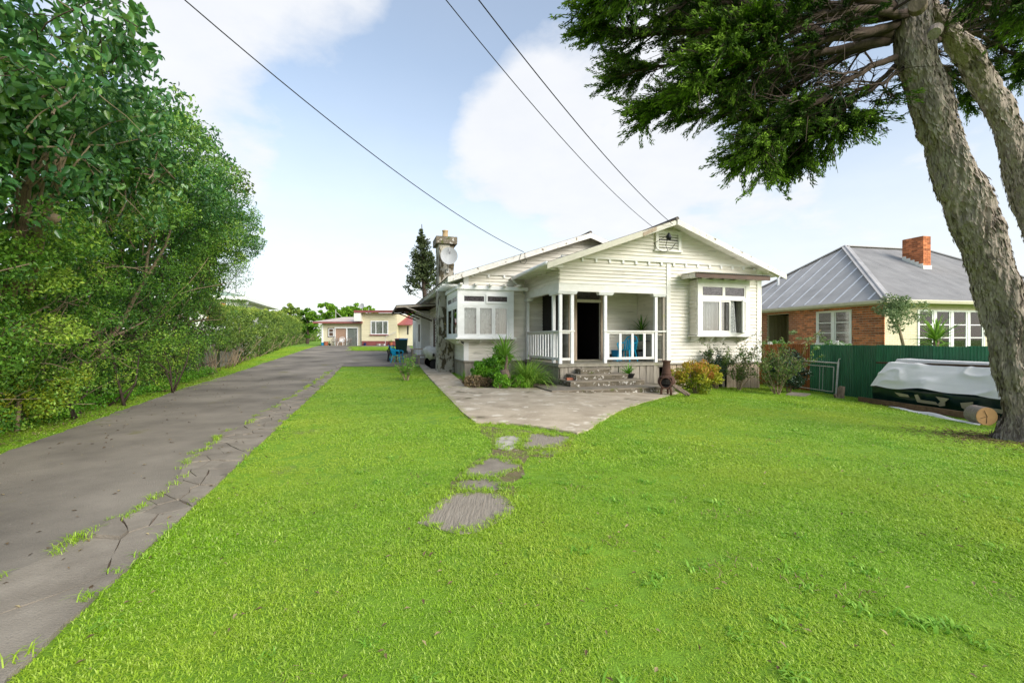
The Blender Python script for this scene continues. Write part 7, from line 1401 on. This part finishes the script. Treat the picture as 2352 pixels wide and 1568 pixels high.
nd = G(1606, 905); bush('nandina_bush', nd + Vector((0, .25, 0)), 'rounded orange and yellow-green bush beside the chiminea', M['l_nandina'], .78, .5, 1.0, 5200, .075, .42, .02, 60, .17, top=.32)
branchy('rose_bush', G(1648, 893) + Vector((0, .3, 0)), 'leggy rose bush with dark leaves under the front bay window', M['l_rose'], 13, 1.75, .6, .065, 18)
branchy('rose_bush', G(1702, 897) + Vector((0, .2, 0)), 'taller open rose bush right of the gap in the skirting', M['l_rose'], 12, 1.7, .55, .065, 15, tint=(.3, .85))
branchy('rose_bush', G(1785, 906), 'tangled rose bush with tan canes at the right corner of the bungalow', M['l_rose'], 20, 1.75, .66, .06, 16, tint=(.3, .9), droop=.1)
bush('dark_shrub', G(1815, 903) + Vector((.1, .25, 0)), 'dense dark glossy shrub before the gate', M['l_dark'], .68, .55, 1.5, 8500, .06, .45, .05, 60, .2)
branchy('dark_rose', G(1665, 897) + Vector((-.1, .45, 0)), 'dark-leaved shrub standing behind the orange bush', M['l_dark'], 11, 1.4, .5, .07, 20)
bush('garden_shrub', G(1118, 884), 'fresh green leafy shrub around the old stump', M['l_fresh'], .62, .42, .85, 5200, .085, .5, .02, 46, .16)
bush('garden_shrub', G(1146, 878) + Vector((.05, .25, 0)), 'taller fresh green shrub right behind the stump', M['l_fresh'], .36, .3, 1.25, 2400, .085, .55, .5, 26, .15); bush('garden_shrub', G(1191, 892), 'small fresh green shrub at the foot of the flax', M['l_fresh'], .24, .2, .45, 900, .08, .55, .02, 12, .12)
bush('garden_shrub', G(1150, 893), 'low fresh green shrub covering the foot of the stump', M['l_fresh'], .3, .2, .42, 1100, .08, .55, .0, 16, .12)
bush('dry_plant', G(1095, 889), 'browned dry plant at the edge of the garden bed', M['l_dry'], .5, .2, .34, 1200, .07, .6, .0, 20, .12)
sg = G(1164, 891); SG = empty('tree_stump', sg, 0, 'leaning weathered tree stump among the green shrubs', 'stump'); MB().tube([(.04, 0, -.05), (.02, 0, .2), (-.05, 0, .4), (-.08, 0, .56)], [.2, .16, .15, .13], 12).build('wood', M['stump'], SG, True); MB().tube([(-.05, .02, .52), (.0, .0, .8), (.0, 0, 1.0)], [.05, .04, .03], 7).build('sprout', M['stump'], SG)
strap_plant('yucca', sg + Vector((-.06, .05, .92)), 52, .80, .06, 'spiky green yucca growing from the top of the stump', 'plant', elev=(0, 88), droop=(.1, .8), tints=(.2, .6))
strap_plant('flax_clump', G(1212, 890), 460, 1.3, .024, 'large clump of arching grass-like green leaves beside the verandah', 'plant', elev=(38, 89), droop=(.6, 2.3), joined=True, tints=(.25, .85))
strap_plant('reed_clump', G(1240, 884) + Vector((.1, .2, 0)), 200, .85, .012, 'thinner dull green reeds right behind the flax clump', 'plant', elev=(15, 80), droop=(.3, 1.4), joined=True, tints=(.05, .35))
strap_plant('iris_tuft', G(1066, 880), 16, .5, .035, 'small blade-leaved tuft left of the garden shrub', 'plant', elev=(35, 88), droop=(.2, .9))
branchy('young_rose', G(934, 874), 'small leafy rose beside the path on the left lawn', M['l_fresh'], 12, .95, .5, .06, 6, sm=M['stem'], tint=(.2, .7))
# plants over the fence next door
def small_tree(name, base, label, mat, trunk, clumps, n, leaf):
    r = empty(name, base, 0, label, 'tree'); o_ = Vector(base); MB().tube([Vector(p) - o_ for p in trunk], [.06, .05, .045, .03, .02][:len(trunk)], 7).build('trunk', M['stem'], r, True); crown('crown', mat, r, [((Vector(c[0]) - o_)[:], c[1], c[2]) for c in clumps], n, leaf, out_bias=.45); return r
ty = 16.0; bs_ = at(2076, 900, ty); bs_.z = gzf(bs_.x, bs_.y)
small_tree('young_tree', bs_, 'slender young tree with grey-green leaves behind the green fence', M['l_grey'], [bs_, at(2074, 790, ty), at(2064, 750, ty), at(2055, 720, ty)], [((at(2062 + random.gauss(0, 22), 712 + random.gauss(0, 17), ty + random.gauss(0, .25))), (.2, .2, .17), random.uniform(.2, .8)) for _ in range(42)], 3400, .075)
yk = at(2150, 905, 15.6); yk.z = gzf(yk.x, yk.y); yt = at(2152, 775, 15.6) - yk
strap_plant('cabbage_tree', yk, 64, .95, .075, 'spiky cabbage-tree plant before the cream wall next door', 'plant', elev=(-12, 88), droop=(.1, .7), trunk=([(0, 0, 0), (.02, 0, yt.z * .5), (0, 0, yt.z - .1)], [.09, .08, .08]), tints=(.25, .8))
strap_plant('cabbage_tree', yk + Vector((.08, .1, yt.z - .35)), 30, .7, .07, 'lower rosette of spiky leaves below the cabbage-tree crown', 'plant', elev=(-30, 40), droop=(.3, 1.0), tints=(.25, .8))
for px, py, Yf, n, lb in ((1912, 795, 16.1, 16, 'white-flowered plant on top of the fence under the casement window'), (1775, 790, 18.6, 12, 'white-flowered plant behind the rusty end of the fence')):
    p = at(px, py, Yf); r = empty('flowering_plant', (p.x, p.y, gzf(p.x, p.y)), 0, lb, 'plant'); o_ = Vector(r.location); crown('crown', M['l_flower'], r, [((at(px + random.gauss(0, 16), py - 3 + random.gauss(0, 3), Yf + random.gauss(0, .1)) - o_)[:], (.11, .11, .08), random.choice([.3, .45, .5, .95])) for _ in range(n)], 700, .06); MB().tube([(0, 0, 0), (0, 0, p.z - o_.z)], .02, 5).build('stems', M['stem'], r)
p = at(1840, 790, 17.4); r = empty('pale_shrub', (p.x, p.y, gzf(p.x, p.y)), 0, 'pale bare-branched shrub in front of the brick wall', 'shrub'); o_ = Vector(r.location); MB().tube([(0, 0, 0), p - o_, at(1870, 775, 17.4) - o_, at(1885, 757, 17.4) - o_], .02, 6).build('stems', M['stem'], r); crown('crown', M['l_grey'], r, [((at(random.uniform(1815, 1895), random.uniform(755, 790), 17.4) - o_)[:], (.13, .12, .08), .7) for _ in range(16)], 420, .07)

# ------------------------------------------------------------------ distant trees
cy0 = 42.0; p = at(965, HY, cy0); cn = empty('conifer', (p.x, p.y, gzf(p.x, p.y)), 0, 'tall sparse conifer rising behind the bungalow chimney', 'tree'); o_ = Vector(cn.location); zt_ = CAMH + 262 * cy0 / F - o_.z
MB().tube([(.9, 0, 0), (.6, 0, 3), (.3, 0, 6), (.15, 0, zt_)], [.3, .25, .16, .03], 8).build('trunk', M['twig'], cn); m = MB(); Pn, Dn, Tn, Ln = [], [], [], []
for i in range(105):
    f = random.random() ** .85; z = zt_ * (.40 + .59 * f); L = (1 - f) * 2.7 * random.uniform(.55, 1.1) + .12; a = random.uniform(0, 6.283); B = curve_pts((.6 - .45 * f, 0, z - .3), (math.cos(a), math.sin(a) * .9, random.uniform(.15, .6)), L, 6, -.02, .1); m.tube(B, [.04 * (1 - .14 * j) for j in range(7)], 4, False)
    for j in range(1, 7):
        if f < .25 and j < 4: continue
        for q in range(11): Pn.append(tuple(B[j] + Vector((random.gauss(0, .14), random.gauss(0, .14), random.gauss(0, .12))) * (.35 + (1 - f)))) ; Ln.append(.45 + .7 * (1 - f)); Dn.append(tuple((B[j] - B[j - 1]) + Vector((random.gauss(0, .4), random.gauss(0, .4), random.gauss(.1, .3))))); Tn.append(random.uniform(.2, .8))
m.build('branches', M['twig'], cn); L = RNG.uniform(.25, .5, len(Pn)) * np.array(Ln); V, Fc = leaves(np.array(Pn), np.array(Dn), rnd_unit(len(Pn)), L, L * .35); np_obj('crown', V, Fc, M['l_con'], cn, np.repeat(Tn, 4))
def far_tree(px, py0, py1, wpx, Y, label, mat, n, leaf, tint=.5, nm='broadleaf_tree'):
    b = at(px, HY, Y); r = empty(nm, (b.x, b.y, gzf(b.x, b.y)), 0, label, 'tree', 'trees behind the cream house'); o_ = Vector(r.location); zt_ = CAMH + (HY - py0) * Y / F - o_.z; zb = CAMH + (HY - py1) * Y / F - o_.z; hw = wpx / 2 * Y / F
    MB().tube([(0, 0, 0), (.1, 0, zb), (0, 0, zt_ * .8)], [.25, .2, .06], 7).build('trunk', M['twig'], r); cl = []
    for i in range(46):
        u = rnd_unit(1)[0]; f = random.uniform(.5, 1); rad = hw * random.uniform(.14, .26); cl.append(((u[0] * hw * f * .9, u[1] * hw * .6 * f, (zb + zt_) / 2 + u[2] * (zt_ - zb) / 2 * f * .92), (rad, rad, rad * .65), tint + random.gauss(0, .12) + .2 * u[2]))
    crown('crown', mat, r, cl, n, leaf, out_bias=.5); return r
far_tree(760, 690, 752, 72, 72, 'bright green tree behind the left wing of the cream house', M['l_tree'], 2600, .45, .6)
far_tree(806, 694, 752, 70, 74, 'bright green tree behind the satellite dish of the cream house', M['l_tree'], 2600, .45, .55); far_tree(845, 701, 752, 56, 75, 'bright green tree above the right wing of the cream house', M['l_tree'], 2000, .45, .55)
far_tree(668, 690, 768, 50, 60, 'olive tree rising over the clipped hedge', M['l_olive'], 2600, .3, .4); far_tree(706, 704, 775, 64, 64, 'light green shrubby tree left of the cream house', M['l_tree'], 2600, .35, .45); far_tree(636, 708, 768, 40, 55, 'small olive tree beside the roof of the white house', M['l_olive'], 1500, .3, .45)
far_tree(950, 706, 740, 40, 70, 'green tree seen between awning and bungalow roof', M['l_tree'], 1400, .4, .55)
# far green behind everything, beyond the plots
cl = []
for i in range(170): x = random.uniform(-160, 170); y = random.uniform(105, 150); cl.append(((x, y, gzf(x, y) + random.uniform(.5, 4.2)), (4.5, 4, 2.6), random.uniform(.25, .6)))
tag(crown('treeline', M['l_olive'], None, cl, 16000, 1.0, out_bias=.5), 'far low line of trees beyond the houses', kind='stuff')
